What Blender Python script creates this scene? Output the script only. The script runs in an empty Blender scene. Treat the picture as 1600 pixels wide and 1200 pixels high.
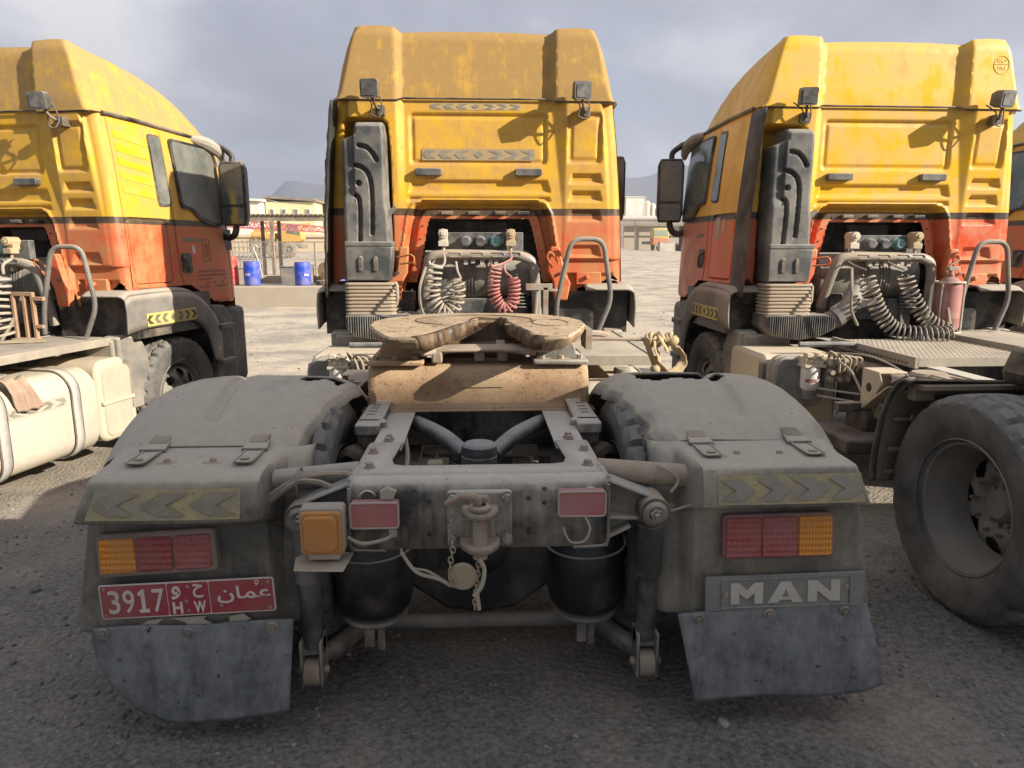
import bpy, math, random
import numpy as np
from mathutils import Vector, Matrix, Quaternion
R_ = math.radians
random.seed(7); NPR = np.random.RandomState(11)
C = bpy.context.scene.collection
SC = bpy.context.scene

# ------------------------------------------------------------------ camera, sky, sun, exposure
cam_d = bpy.data.cameras.new('camera'); cam_d.sensor_width = 36.0; cam_d.lens = 36.0 * 1109 / 1600
cam_d.clip_start = 0.05; cam_d.clip_end = 8000
cam = bpy.data.objects.new('camera', cam_d); C.objects.link(cam)
cam.location = (0, 0, 1.6); cam.rotation_euler = (R_(90 - 10.972), 0, R_(-2.737))
SC.camera = cam
SUN_EL, SUN_AZ = R_(25), R_(117)          # azimuth clockwise from +Y (the way the trucks face)
SUN_DIR = Vector((math.sin(SUN_AZ) * math.cos(SUN_EL), math.cos(SUN_AZ) * math.cos(SUN_EL), math.sin(SUN_EL)))
sd = bpy.data.lights.new('sun', 'SUN'); sd.energy = 5.0; sd.angle = R_(0.55); sd.color = (1.0, 0.93, 0.82)
so = bpy.data.objects.new('sun', sd); C.objects.link(so)
so.rotation_euler = (-SUN_DIR).to_track_quat('-Z', 'Y').to_euler(); so.location = (20, -15, 30)
SC.view_settings.view_transform = 'Standard'; SC.view_settings.look = 'None'
SC.view_settings.gamma = 1.0; SC.view_settings.exposure = 1.08
SC.view_settings.use_curve_mapping = False
SC.cycles.max_bounces = 8; SC.cycles.diffuse_bounces = 4; SC.cycles.glossy_bounces = 3
SC.cycles.transmission_bounces = 4; SC.cycles.volume_bounces = 0; SC.cycles.use_denoising = True

W = bpy.data.worlds.new('World'); SC.world = W; W.use_nodes = True
def world():
    nt = W.node_tree; N = nt.nodes; L = nt.links; N.clear()
    out = N.new('ShaderNodeOutputWorld'); bg = N.new('ShaderNodeBackground')
    sky = N.new('ShaderNodeTexSky'); sky.sky_type = 'NISHITA'; sky.sun_disc = False
    sky.sun_elevation = SUN_EL; sky.sun_rotation = SUN_AZ; sky.air_density = 1.2; sky.dust_density = 2.0
    tc = N.new('ShaderNodeTexCoord'); sep = N.new('ShaderNodeSeparateXYZ'); L.new(tc.outputs['Generated'], sep.inputs[0])
    # project the view direction on a flat cloud deck
    zc = N.new('ShaderNodeMath'); zc.operation = 'MAXIMUM'; zc.inputs[1].default_value = 0.0; L.new(sep.outputs[2], zc.inputs[0])
    za = N.new('ShaderNodeMath'); za.operation = 'ADD'; za.inputs[1].default_value = 0.30; L.new(zc.outputs[0], za.inputs[0])
    dx = N.new('ShaderNodeMath'); dx.operation = 'DIVIDE'; L.new(sep.outputs[0], dx.inputs[0]); L.new(za.outputs[0], dx.inputs[1])
    dy = N.new('ShaderNodeMath'); dy.operation = 'DIVIDE'; L.new(sep.outputs[1], dy.inputs[0]); L.new(za.outputs[0], dy.inputs[1])
    cmb = N.new('ShaderNodeCombineXYZ'); L.new(dx.outputs[0], cmb.inputs[0]); L.new(dy.outputs[0], cmb.inputs[1]); cmb.inputs[2].default_value = 13.5
    sh = N.new('ShaderNodeVectorMath'); sh.operation = 'ADD'; sh.inputs[1].default_value = (0.42, 0.0, 0.0); L.new(cmb.outputs[0], sh.inputs[0]); cmb = sh
    n1 = N.new('ShaderNodeTexNoise'); n1.inputs['Scale'].default_value = 0.85; n1.inputs['Detail'].default_value = 8; n1.inputs['Roughness'].default_value = 0.52
    n1.inputs['Distortion'].default_value = 0.25; L.new(cmb.outputs[0], n1.inputs['Vector'])
    n2 = N.new('ShaderNodeTexNoise'); n2.inputs['Scale'].default_value = 1.35; n2.inputs['Detail'].default_value = 9; n2.inputs['Roughness'].default_value = 0.55
    n2.inputs['Distortion'].default_value = 0.25; L.new(cmb.outputs[0], n2.inputs['Vector'])
    cr = N.new('ShaderNodeValToRGB'); cr.color_ramp.elements[0].position = 0.36; cr.color_ramp.elements[1].position = 0.56
    L.new(n1.outputs[0], cr.inputs[0])
    # cloud colour: grey bellies, paler rims
    cc = N.new('ShaderNodeValToRGB'); e = cc.color_ramp.elements
    e[0].position = 0.38; e[0].color = (0.150, 0.160, 0.198, 1); e[1].position = 0.72; e[1].color = (0.43, 0.425, 0.435, 1)
    m = e.new(0.54); m.color = (0.215, 0.226, 0.270, 1)
    L.new(n2.outputs[0], cc.inputs[0])
    # overcast luminance rises towards the zenith as (1 + 2 sin)/3 does
    g = N.new('ShaderNodeMath'); g.operation = 'MULTIPLY_ADD'; g.inputs[1].default_value = 1.35; g.inputs[2].default_value = 0.56; L.new(zc.outputs[0], g.inputs[0])
    cs = N.new('ShaderNodeVectorMath'); cs.operation = 'SCALE'; L.new(cc.outputs[0], cs.inputs[0]); L.new(g.outputs[0], cs.inputs['Scale'])
    ss = N.new('ShaderNodeVectorMath'); ss.operation = 'SCALE'; ss.inputs['Scale'].default_value = 0.060; L.new(sky.outputs[0], ss.inputs[0])
    bl = N.new('ShaderNodeMix'); bl.data_type = 'RGBA'; bl.inputs[0].default_value = 0.55
    L.new(ss.outputs[0], bl.inputs[6]); bl.inputs[7].default_value = (0.235, 0.285, 0.38, 1)
    mx = N.new('ShaderNodeMix'); mx.data_type = 'RGBA'
    L.new(cr.outputs[0], mx.inputs[0]); L.new(bl.outputs[2], mx.inputs[6]); L.new(cs.outputs[0], mx.inputs[7])
    L.new(mx.outputs[2], bg.inputs[0]); bg.inputs[1].default_value = 1.0
    L.new(bg.outputs[0], out.inputs[0])
world()

# ------------------------------------------------------------------ materials
DUST = (0.36, 0.285, 0.20)
_M = {}
def mat(name, col=(.5, .5, .5), rough=.6, metal=0., dust=0., up=0., dcol=DUST, var=.15, vs=4., bump=.0, bs=60., rust=0.,
        rcol=(.16, .065, .025), streak=0., bands=None, spec=.5, rs=9., coat=0., ribs=0., specks=(), ring=None):
    if name in _M: return _M[name]
    m = bpy.data.materials.new(name); m.use_nodes = True; nt = m.node_tree; N = nt.nodes; L = nt.links
    b = N['Principled BSDF']; b.inputs['Metallic'].default_value = metal; b.inputs['Specular IOR Level'].default_value = spec
    if coat: b.inputs['Coat Weight'].default_value = coat; b.inputs['Coat Roughness'].default_value = .15
    tc = N.new('ShaderNodeTexCoord').outputs['Object']
    def noise(s, det=6, ro=.6, vec=None):
        n = N.new('ShaderNodeTexNoise'); n.inputs['Scale'].default_value = s; n.inputs['Detail'].default_value = det; n.inputs['Roughness'].default_value = ro
        L.new(vec or tc, n.inputs['Vector']); return n.outputs[0]
    def math_(op, a, b_, c=None, clamp=False):
        n = N.new('ShaderNodeMath'); n.operation = op; n.use_clamp = clamp
        for i, v in enumerate((a, b_, c)):
            if v is None: continue
            if isinstance(v, (int, float)): n.inputs[i].default_value = v
            else: L.new(v, n.inputs[i])
        return n.outputs[0]
    def mix(f, a, c):
        n = N.new('ShaderNodeMix'); n.data_type = 'RGBA'
        for i, v in ((0, f), (6, a), (7, c)):
            if isinstance(v, (int, float)): n.inputs[i].default_value = v
            elif isinstance(v, tuple): n.inputs[i].default_value = (*v[:3], 1)
            else: L.new(v, n.inputs[i])
        return n.outputs[2]
    def scl(c, k): return tuple(min(1, x * k) for x in c[:3])
    if bands:                                   # paint laid out in bands by height: [(z, colour), ...] from the bottom
        sp = N.new('ShaderNodeSeparateXYZ'); L.new(tc, sp.inputs[0]); z = sp.outputs[2]
        base = bands[0][1]
        for zz, c in bands[1:]: base = mix(math_('GREATER_THAN', z, zz), base, c)
    else: base = None
    v = noise(vs, 5, .6)
    if base is None: base = mix(v, scl(col, 1 - var), scl(col, 1 + var))
    elif var:
        hsv = N.new('ShaderNodeHueSaturation'); L.new(base, hsv.inputs['Color']); L.new(math_('MULTIPLY_ADD', v, 2 * var, 1 - var), hsv.inputs['Value']); base = hsv.outputs[0]
    rmask = None
    if rust:
        r = noise(rs, 8, .65); rmask = math_('MULTIPLY', math_('MULTIPLY_ADD', r, 9., -4.9 + rust * 1.2, True), min(1, .45 + rust * .5), clamp=True)
        base = mix(rmask, base, mix(noise(40, 4), scl(rcol, .6), scl(rcol, 1.7)))
    ro = rough
    if dust or up or streak:
        d = noise(vs * .75 + .3, 8, .68)
        k = math_('MULTIPLY_ADD', d, 2.3, dust * 1.35 - 1.15) if dust < .95 else math_('MULTIPLY_ADD', d, .5, dust - .25)
        if streak:
            mp = N.new('ShaderNodeMapping'); mp.inputs['Scale'].default_value = (38, 38, 5.5); L.new(tc, mp.inputs[0])
            st = noise(1., 4, .7, mp.outputs[0]); k = math_('ADD', k, math_('MULTIPLY_ADD', st, 2.4 * streak, -1.2 * streak))
            mp2 = N.new('ShaderNodeMapping'); mp2.inputs['Scale'].default_value = (13, 13, .9); L.new(tc, mp2.inputs[0])
            st2 = noise(1., 3, .6, mp2.outputs[0]); k = math_('ADD', k, math_('MULTIPLY_ADD', st2, 1.6 * streak, -.8 * streak))
        if up:
            ge = N.new('ShaderNodeNewGeometry'); s2 = N.new('ShaderNodeSeparateXYZ'); L.new(ge.outputs['Normal'], s2.inputs[0])
            k = math_('ADD', k, math_('MULTIPLY', math_('MULTIPLY_ADD', s2.outputs[2], 1.6, -.35, True), up))
        k = math_('MULTIPLY', k, 1., clamp=True); k = math_('MINIMUM', k, .96)
        if bands: k = math_('MULTIPLY', k, math_('SUBTRACT', 1., math_('MULTIPLY', math_('MULTIPLY', math_('GREATER_THAN', z, bands[1][0]), math_('LESS_THAN', z, bands[2][0])), .65)))
        dc = mix(noise(22, 5), scl(dcol, .82), scl(dcol, 1.15))
        base = mix(k, base, dc)
        ro = math_('MULTIPLY_ADD', k, .92 - rough, rough)
        if metal: L.new(math_('MULTIPLY_ADD', k, -metal, metal), b.inputs['Metallic'])
    if ring:                                    # worn arc rubbed by a trailer plate: centre x, y, radius, width
        sr = N.new('ShaderNodeSeparateXYZ'); L.new(tc, sr.inputs[0])
        dd = math_('SQRT', math_('ADD', math_('POWER', math_('SUBTRACT', sr.outputs[0], ring[0]), 2.), math_('POWER', math_('SUBTRACT', sr.outputs[1], ring[1]), 2.)), None)
        q = math_('SUBTRACT', 1., math_('DIVIDE', math_('ABSOLUTE', math_('SUBTRACT', math_('ADD', dd, math_('MULTIPLY_ADD', noise(6), .10, -.05)), ring[2]), None), ring[3]), None, True)
        base = mix(math_('MULTIPLY', math_('POWER', q, .8), .45), base, ring[4])
    for amt, sc, c_ in specks:                  # chips, rust spots, splashes
        base = mix(math_('MULTIPLY_ADD', noise(sc, 4, .68), 14., -7. + amt * 14., True), base, c_)
    L.new(base, b.inputs['Base Color'])
    if isinstance(ro, float): b.inputs['Roughness'].default_value = ro
    else: L.new(ro, b.inputs['Roughness'])
    if ribs:                                    # moulded prisms of a lamp lens
        w1 = N.new('ShaderNodeTexWave'); w1.bands_direction = 'X'; w1.inputs['Scale'].default_value = ribs; L.new(tc, w1.inputs[0])
        w2 = N.new('ShaderNodeTexWave'); w2.bands_direction = 'Z'; w2.inputs['Scale'].default_value = ribs * .55; L.new(tc, w2.inputs[0])
        bp = N.new('ShaderNodeBump'); bp.inputs['Strength'].default_value = .8; bp.inputs['Distance'].default_value = .003
        L.new(math_('ADD', w1.outputs['Fac'], w2.outputs['Fac']), bp.inputs['Height']); L.new(bp.outputs[0], b.inputs['Normal'])
    elif bump:
        bp = N.new('ShaderNodeBump'); bp.inputs['Strength'].default_value = min(1, bump); bp.inputs['Distance'].default_value = .004
        L.new(noise(bs, 6, .65), bp.inputs['Height']); L.new(bp.outputs[0], b.inputs['Normal'])
    _M[name] = m; return m

YEL, BLK, ORG = (0.72, 0.40, 0.004), (0.020, 0.019, 0.018), (0.60, 0.075, 0.022)
BANDS = [(0, ORG), (1.834, BLK), (1.887, YEL)]
P_C = mat('paint_dusty', rough=.36, bands=BANDS, dust=.36, up=.30, dcol=(.42, .235, .085), streak=.24, var=.05, vs=6, specks=((-.17, 120, (.50, .33, .15)), (-.18, 60, (.33, .19, .06))))
P_CR = mat('paint_dusty_roof', rough=.5, bands=BANDS, dust=.76, up=.25, dcol=(.345, .21, .075), streak=.50, var=.06, vs=7, specks=((-.125, 150, (.60, .36, .05)), (-.16, 60, (.27, .155, .05))))
P_R = mat('paint_clean', rough=.28, bands=BANDS, dust=.20, up=.3, dcol=(.46, .30, .14), streak=.20, var=.04, vs=5, specks=((-.175, 110, (.55, .40, .22)),))
P_RR = mat('paint_clean_roof', rough=.28, bands=BANDS, dust=.24, up=.3, dcol=(.50, .32, .12), streak=.26, var=.04, vs=5, specks=((-.175, 110, (.55, .40, .20)),))
P_L = mat('paint_sandy', rough=.38, bands=BANDS, dust=.32, up=.3, dcol=(.42, .255, .10), streak=.2, var=.05, vs=6, specks=((-.17, 120, (.52, .36, .17)),))
P_LR = mat('paint_sandy_roof', rough=.5, bands=BANDS, dust=.66, up=.25, dcol=(.40, .25, .095), streak=.42, var=.05, vs=7, specks=((-.13, 150, (.58, .36, .06)),))
ORANGE = mat('orange_part', ORG, .4, dust=.30, up=.35, dcol=(.45, .25, .14))
GREYP = mat('grey_plastic', (.07, .068, .065), .6, dust=.27, up=.6, dcol=(.34, .29, .225), var=.15, vs=3, bump=.15, bs=120)
FENDER = mat('fender_plastic', (.082, .076, .064), .66, dust=.18, up=.92, dcol=(.44, .385, .295), var=.2, vs=2.6, bump=.22, bs=90, streak=.16, specks=((-.155, 75, (.07, .063, .052)), (-.16, 140, (.55, .49, .40)), (-.165, 22, (.12, .108, .088))))
STACKM = mat('stack_plastic', (.055, .055, .053), .5, dust=.20, up=.5, dcol=(.36, .32, .26), var=.12, vs=3)
ARCHM = mat('arch_plastic', (.10, .095, .09), .6, dust=.33, up=.8, dcol=(.38, .325, .25), var=.12, vs=2)
BLACKP = mat('black_plastic', (.012, .012, .012), .45, dust=.12, up=.35, vs=4)
BLACKD = mat('black_dusty', (.022, .021, .02), .55, dust=.22, up=.6, vs=4)
GRIME = mat('oily_grime', (.016, .014, .012), .5, dust=.22, up=.6, dcol=(.17, .135, .10), vs=7, bump=.5, bs=45)
FRAMEM = mat('frame_steel', (.040, .040, .038), .5, dust=.20, up=1.0, dcol=(.52, .465, .38), var=.2, vs=5, streak=.26, bump=.2, bs=90, specks=((-.15, 55, (.16, .09, .05)), (-.14, 110, (.03, .03, .028))))  # upper-face dust also paled to stand in for sky light
DIRTY = mat('dirty_steel', (.08, .077, .072), .5, dust=.27, up=.7, dcol=(.36, .32, .26), var=.2, vs=8, bump=.25, bs=70)
DARKST = mat('dark_steel', (.04, .041, .042), .5, dust=.16, up=.6, dcol=(.30, .275, .24), var=.2, vs=6, bump=.2, bs=80)
RUSTST = mat('rusty_steel', (.27, .235, .19), .6, dust=.35, up=.5, rust=.55, rs=12, var=.2, vs=7, bump=.2, bs=80)
PLATEM = mat('coupling_plate_top', (.33, .225, .13), .5, dust=.40, up=.2, dcol=(.47, .35, .215), specks=((-.075, 30, (.075, .042, .022)), (-.10, 85, (.06, .035, .02)), (-.10, 9, (.16, .095, .05))), ring=(-.02, -.33, .25, .085, (.13, .075, .04)), rust=.30, rs=13, rcol=(.13, .06, .025), var=.25, vs=5, bump=.45, bs=38)
MOUNTM = mat('mount_plate_rust', (.27, .155, .08), .75, dust=.34, up=.4, dcol=(.43, .30, .175), rust=.40, rs=20, specks=((-.09, 75, (.17, .085, .04)), (-.115, 17, (.20, .105, .05)), (-.12, 120, (.50, .38, .24)), (-.13, 40, (.12, .06, .03))), rcol=(.15, .07, .03), var=.18, vs=4, bump=.3, bs=90)
GREASE = mat('black_grease', (.016, .013, .011), .35, dust=.22, up=.3, dcol=(.26, .17, .09), vs=9, bump=.8, bs=35)
SAND = mat('sandy_paint', (.43, .37, .28), .65, dust=.62, up=.5, dcol=(.52, .43, .30), var=.10, vs=2.5, streak=.12, bump=.05)
SANDAL = mat('sandy_alloy', (.45, .42, .36), .45, metal=.3, dust=.52, up=.55, dcol=(.54, .46, .34), var=.1, vs=2, streak=.22)
GALV = mat('galvanised', (.42, .41, .39), .5, metal=.5, dust=.5, up=.6, dcol=(.46, .41, .34), var=.15, vs=8)
TYRE = mat('tyre_rubber', (.028, .028, .027), .75, dust=.36, up=.6, dcol=(.19, .175, .15), var=.2, vs=5, bump=.3, bs=90, specks=((-.14, 40, (.09, .085, .075)), (-.15, 120, (.02, .02, .02))))
RIM = mat('wheel_rim_paint', (.15, .14, .125), .45, dust=.40, up=.4, dcol=(.25, .22, .175), rust=.10, rs=14, var=.2, vs=6)
RUBBER = mat('bag_rubber', (.011, .011, .012), .45, dust=.10, up=.45, dcol=(.18, .15, .11), vs=5, bump=.15, bs=50)
FLAPM = mat('mud_flap_rubber', (.024, .026, .027), .6, dust=.48, up=.2, dcol=(.205, .212, .212), var=.3, vs=9, streak=.34, bump=.3, bs=70, specks=((-.13, 60, (.23, .225, .205)), (-.13, 26, (.02, .022, .024)), (-.15, 130, (.30, .29, .26))))
PIPEM = mat('silver_pipe', (.22, .21, .19), .45, metal=.3, dust=.30, up=.5, var=.15, vs=6)
HOSEG = mat('grey_hose', (.36, .345, .30), .5, dust=.30, up=.4)
HOSED = mat('dark_grey_hose', (.13, .128, .122), .45, dust=.26, up=.4)
DECK = mat('dirty_alloy_deck', (.24, .215, .175), .55, metal=.2, dust=.36, up=.35, dcol=(.40, .335, .25), var=.2, vs=4, specks=((-.13, 50, (.14, .12, .095)),))
HOSER = mat('red_hose', (.36, .04, .045), .4, dust=.33, up=.4, dcol=(.42, .25, .2))
HOSEK = mat('black_hose', (.05, .05, .05), .5, dust=.4, up=.5)
BELLOW = mat('bellows_tan', (.30, .24, .17), .6, dust=.5, up=.6, vs=8)
LAMPR = mat('lens_red', (.30, .012, .02), .2, dust=.30, up=.2, dcol=(.30, .17, .14), var=.12, vs=6, bump=.3, bs=220, ribs=28.)
LAMPR2 = mat('lens_red_pink', (.36, .03, .035), .25, dust=.36, up=.2, dcol=(.33, .17, .15), var=.12, vs=6, bump=.3, bs=200, ribs=28.)
LAMPA = mat('lens_amber', (.72, .25, .008), .2, dust=.24, up=.2, dcol=(.45, .25, .10), var=.12, vs=7, bump=.3, bs=220, ribs=28.)
LAMPF = mat('lamp_housing_red', (.20, .045, .045), .45, dust=.45, up=.4, dcol=(.28, .19, .16))
REFL = mat('reflector_red', (.40, .065, .075), .4, dust=.44, up=.4, dcol=(.36, .20, .18), var=.1, streak=.15)
WHITEP = mat('white_paint', (.72, .70, .66), .5, dust=.30, up=.3, dcol=(.5, .42, .32))
PLATER = mat('plate_red', (.33, .012, .03), .4, dust=.28, up=.1, dcol=(.30, .14, .12), var=.08)
PLATEW = mat('plate_white', (.66, .60, .55), .5, dust=.25, dcol=(.45, .36, .3))
BADGE = mat('badge_letter', (.50, .48, .43), .4, metal=.2, dust=.5, dcol=(.44, .40, .33))
TAPEY = mat('tape_yellow', (.60, .47, .07), .45, dust=.30, up=.1, dcol=(.42, .35, .2), var=.1)
TAPEYD = mat('tape_yellow_dirty', (.52, .42, .11), .6, dust=.60, up=.1, dcol=(.27, .24, .18), vs=11, var=.15, streak=.24, specks=((-.11, 60, (.19, .17, .14)), (-.12, 130, (.55, .45, .14))))
TAPEG = mat('tape_grey', (.13, .12, .105), .6, dust=.46, dcol=(.30, .26, .18), vs=11, specks=((-.13, 70, (.42, .35, .15)),))
TAPEW = mat('tape_pale', (.46, .43, .36), .6, dust=.45, dcol=(.37, .32, .24), vs=7)
TAPET = mat('tape_tan', (.50, .36, .16), .6, dust=.5, dcol=(.40, .28, .13), vs=7)
TAPEK = mat('tape_black', (.03, .028, .024), .5, dust=.2)
GLASS = mat('dusty_glass', (.035, .045, .042), .12, dust=.40, up=.2, dcol=(.25, .24, .18), vs=2.5, coat=.4)
GLASSC = mat('side_glass', (.06, .09, .09), .08, dust=.12, up=.2, dcol=(.25, .25, .2), vs=2, coat=.5)
MIRR = mat('mirror_glass', (.10, .11, .10), .06, metal=.6, dust=.2, vs=3)
LENSL = mat('lamp_glass', (.05, .05, .048), .15, dust=.30, dcol=(.2, .19, .17), vs=20)
BLUEP = mat('drum_blue', (.008, .055, .46), .42, dust=.14, up=.4, vs=3)
REDP = mat('drum_red', (.62, .02, .018), .4, dust=.12, up=.3)
STRAP = mat('strap_webbing', (.36, .26, .14), .85, dust=.5, dcol=(.46, .34, .19), vs=12, bump=.4, bs=160)
RAG = mat('rag_cloth', (.33, .19, .13), .9, dust=.35, up=.3, vs=14, bump=.4, bs=90)
EXTR = mat('extinguisher_red', (.27, .05, .05), .45, dust=.45, up=.5, dcol=(.34, .2, .17), var=.15)
TEALP = mat('socket_teal', (.09, .26, .25), .45, dust=.28, up=.4)
RACKM = mat('rusty_rack', (.30, .17, .09), .75, dust=.4, up=.3, rust=.3, dcol=(.4, .27, .17))

# ------------------------------------------------------------------ mesh builder
OFF = Vector((0, 0, 0))
class MB:
    def __init__(s): s.v = []; s.f = []; s.mi = []; s.m = 0
    def add(s, vs, fs, T=None):
        o = len(s.v)
        for p in vs:
            p = Vector(p)
            if T is not None: p = T @ p
            s.v.append(tuple(p))
        for f in fs: s.f.append(tuple(i + o for i in f)); s.mi.append(s.m)
        return s
    def box(s, x0, x1, y0, y1, z0, z1, T=None):
        v = [(x, y, z) for z in (z0, z1) for y in (y0, y1) for x in (x0, x1)]
        return s.add(v, [(0, 2, 3, 1), (4, 5, 7, 6), (0, 1, 5, 4), (1, 3, 7, 5), (3, 2, 6, 7), (2, 0, 4, 6)], T)
    def beam(s, a, b, w, h, upv=(0, 0, 1)):
        a, b = Vector(a), Vector(b); d = (b - a).normalized(); u = Vector(upv)
        r = d.cross(u)
        if r.length < 1e-4: r = d.cross(Vector((1, 0, 0)))
        r.normalize(); u = r.cross(d)
        v = [p + r * (i * w / 2) + u * (j * h / 2) for p in (a, b) for j in (-1, 1) for i in (-1, 1)]
        return s.add(v, [(0, 1, 3, 2), (4, 6, 7, 5), (0, 4, 5, 1), (1, 5, 7, 3), (3, 7, 6, 2), (2, 6, 4, 0)])
    def cyl(s, a, b, r0, r1=None, n=20, caps=True):
        r1 = r0 if r1 is None else r1
        a, b = Vector(a), Vector(b); d = (b - a).normalized(); x = d.orthogonal().normalized(); y = d.cross(x)
        o = []
        for p, r in ((a, r0), (b, r1)):
            for i in range(n):
                t = 2 * math.pi * i / n; o.append(p + (x * math.cos(t) + y * math.sin(t)) * r)
        f = [(i, (i + 1) % n, n + (i + 1) % n, n + i) for i in range(n)]
        if caps: f += [tuple(range(n - 1, -1, -1)), tuple(range(n, 2 * n))]
        return s.add(o, f)
    def lathe(s, prof, c, ax=(0, 0, 1), n=32, caps=False):
        """prof: [(radius, height)] along ax from c"""
        c, d = Vector(c), Vector(ax).normalized(); x = d.orthogonal().normalized(); y = d.cross(x)
        o = []; k = len(prof)
        for r, h in prof:
            for i in range(n):
                t = 2 * math.pi * i / n; o.append(c + d * h + (x * math.cos(t) + y * math.sin(t)) * r)
        f = [(j * n + i, j * n + (i + 1) % n, (j + 1) * n + (i + 1) % n, (j + 1) * n + i) for j in range(k - 1) for i in range(n)]
        if caps: f += [tuple(range(n - 1, -1, -1)), tuple(range((k - 1) * n, k * n))]
        return s.add(o, f)
    def tube(s, pts, r, n=8, closed=False, caps=True):
        P = [Vector(p) for p in pts]; m = len(P); o = []
        rs = r if isinstance(r, (list, tuple)) else [r] * m
        t0 = None; x = None
        for i, p in enumerate(P):
            q0 = P[i - 1] if (i or closed) else P[i]; q1 = P[(i + 1) % m] if (i < m - 1 or closed) else P[i]
            t = (q1 - q0)
            t = t.normalized() if t.length > 1e-9 else (t0 or Vector((0, 0, 1)))
            if x is None: x = t.orthogonal().normalized()
            else:
                x = x - t * x.dot(t)
                x = x.normalized() if x.length > 1e-6 else t.orthogonal().normalized()
            y = t.cross(x); t0 = t
            for j in range(n):
                a = 2 * math.pi * j / n; o.append(p + (x * math.cos(a) + y * math.sin(a)) * rs[i])
        f = []
        for i in range(m if closed else m - 1):
            i2 = (i + 1) % m
            f += [(i * n + j, i * n + (j + 1) % n, i2 * n + (j + 1) % n, i2 * n + j) for j in range(n)]
        if caps and not closed: f += [tuple(range(n - 1, -1, -1)), tuple(range((m - 1) * n, m * n))]
        return s.add(o, f)
    def prism(s, poly, fn, a, b):
        """polygon in 2D, fn(u, v, w) -> point, extruded w from a to b"""
        n = len(poly)
        o = [fn(u, v, a) for u, v in poly] + [fn(u, v, b) for u, v in poly]
        f = [tuple(range(n - 1, -1, -1)), tuple(range(n, 2 * n))] + [(i, (i + 1) % n, n + (i + 1) % n, n + i) for i in range(n)]
        return s.add(o, f)
    def grid(s, fn, nu, nv, skip=None, flip=False):
        o = [fn(i / nu, j / nv) for j in range(nv + 1) for i in range(nu + 1)]
        f = []
        for j in range(nv):
            for i in range(nu):
                if skip and skip((i + .5) / nu, (j + .5) / nv): continue
                q = (j * (nu + 1) + i, j * (nu + 1) + i + 1, (j + 1) * (nu + 1) + i + 1, (j + 1) * (nu + 1) + i)
                f.append(q[::-1] if flip else q)
        return s.add(o, f)
    def arr(s, V, F):
        return s.add([tuple(p) for p in V], F)
    def hexb(s, p, d, r, h):
        return s.cyl(p, Vector(p) + Vector(d).normalized() * h, r, n=6)
    def islands(s):
        p = list(range(len(s.v)))
        def fd(i):
            while p[i] != i: p[i] = p[p[i]]; i = p[i]
            return i
        for f in s.f:
            r = fd(f[0])
            for i in f[1:]: p[fd(i)] = r
        g = {}
        for k, f in enumerate(s.f): g.setdefault(fd(f[0]), []).append(k)
        out = []
        for ks in g.values():
            m = MB(); mp = {}
            for k in ks:
                q = []
                for i in s.f[k]:
                    if i not in mp: mp[i] = len(m.v); m.v.append(s.v[i])
                    q.append(mp[i])
                m.f.append(tuple(q)); m.mi.append(s.mi[k])
            out.append(m)
        return out
    def each(s, name, m, parent=None, **kw):
        """one object for every loose piece"""
        return [i.build(name, m, parent, **kw) for i in s.islands()]
    def build(s, name, m, parent=None, bevel=0., smooth=35, off=None, solid=0., seg=2):
        me = bpy.data.meshes.new(name)
        off = OFF if off is None else off
        V = np.array(s.v, dtype=np.float64).reshape(-1, 3) - np.array(off)
        me.from_pydata(V.tolist(), [], s.f)
        ms = m if isinstance(m, (list, tuple)) else [m]
        for mm in ms: me.materials.append(mm)
        if len(ms) > 1: me.polygons.foreach_set('material_index', s.mi)
        me.validate()
        if smooth:
            me.polygons.foreach_set('use_smooth', [True] * len(me.polygons)); me.set_sharp_from_angle(angle=R_(smooth))
        me.update()
        o = bpy.data.objects.new(name, me); C.objects.link(o)
        if parent is not None: o.parent = parent
        if solid:
            md = o.modifiers.new('solid', 'SOLIDIFY'); md.thickness = solid; md.offset = 0
        if bevel:
            md = o.modifiers.new('bevel', 'BEVEL'); md.width = bevel; md.segments = seg; md.limit_method = 'ANGLE'; md.angle_limit = R_(40); md.harden_normals = False
        return o
def xz(y): return lambda u, v, w: (u, w, v)          # polygon in x,z extruded along y
def F_xz(u, v, w): return (u, w, v)
def F_yz(u, v, w): return (w, u, v)
def F_xy(u, v, w): return (u, v, w)
def tag(o, label=None, cat=None, group=None, kind=None):
    if label: o['label'] = label
    if cat: o['category'] = cat
    if group: o['group'] = group
    if kind: o['kind'] = kind
    return o
def empty(name, loc, rz=0, **k):
    o = bpy.data.objects.new(name, None); C.objects.link(o); o.location = loc; o.rotation_euler = (0, 0, rz); o.empty_display_size = .2
    return tag(o, **k)
def smooth_path(pts, n=8, closed=False):
    P = [Vector(p) for p in pts]; m = len(P); out = []
    for i in range(m if closed else m - 1):
        p0 = P[i - 1] if (i or closed) else P[0]; p1 = P[i]; p2 = P[(i + 1) % m]; p3 = P[(i + 2) % m] if (i + 2 < m or closed) else P[-1]
        for k in range(n):
            t = k / n
            out.append(.5 * ((2 * p1) + (p2 - p0) * t + (2 * p0 - 5 * p1 + 4 * p2 - p3) * t * t + (3 * p1 - p0 - 3 * p2 + p3) * t ** 3))
    if not closed: out.append(P[-1])
    return out
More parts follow.
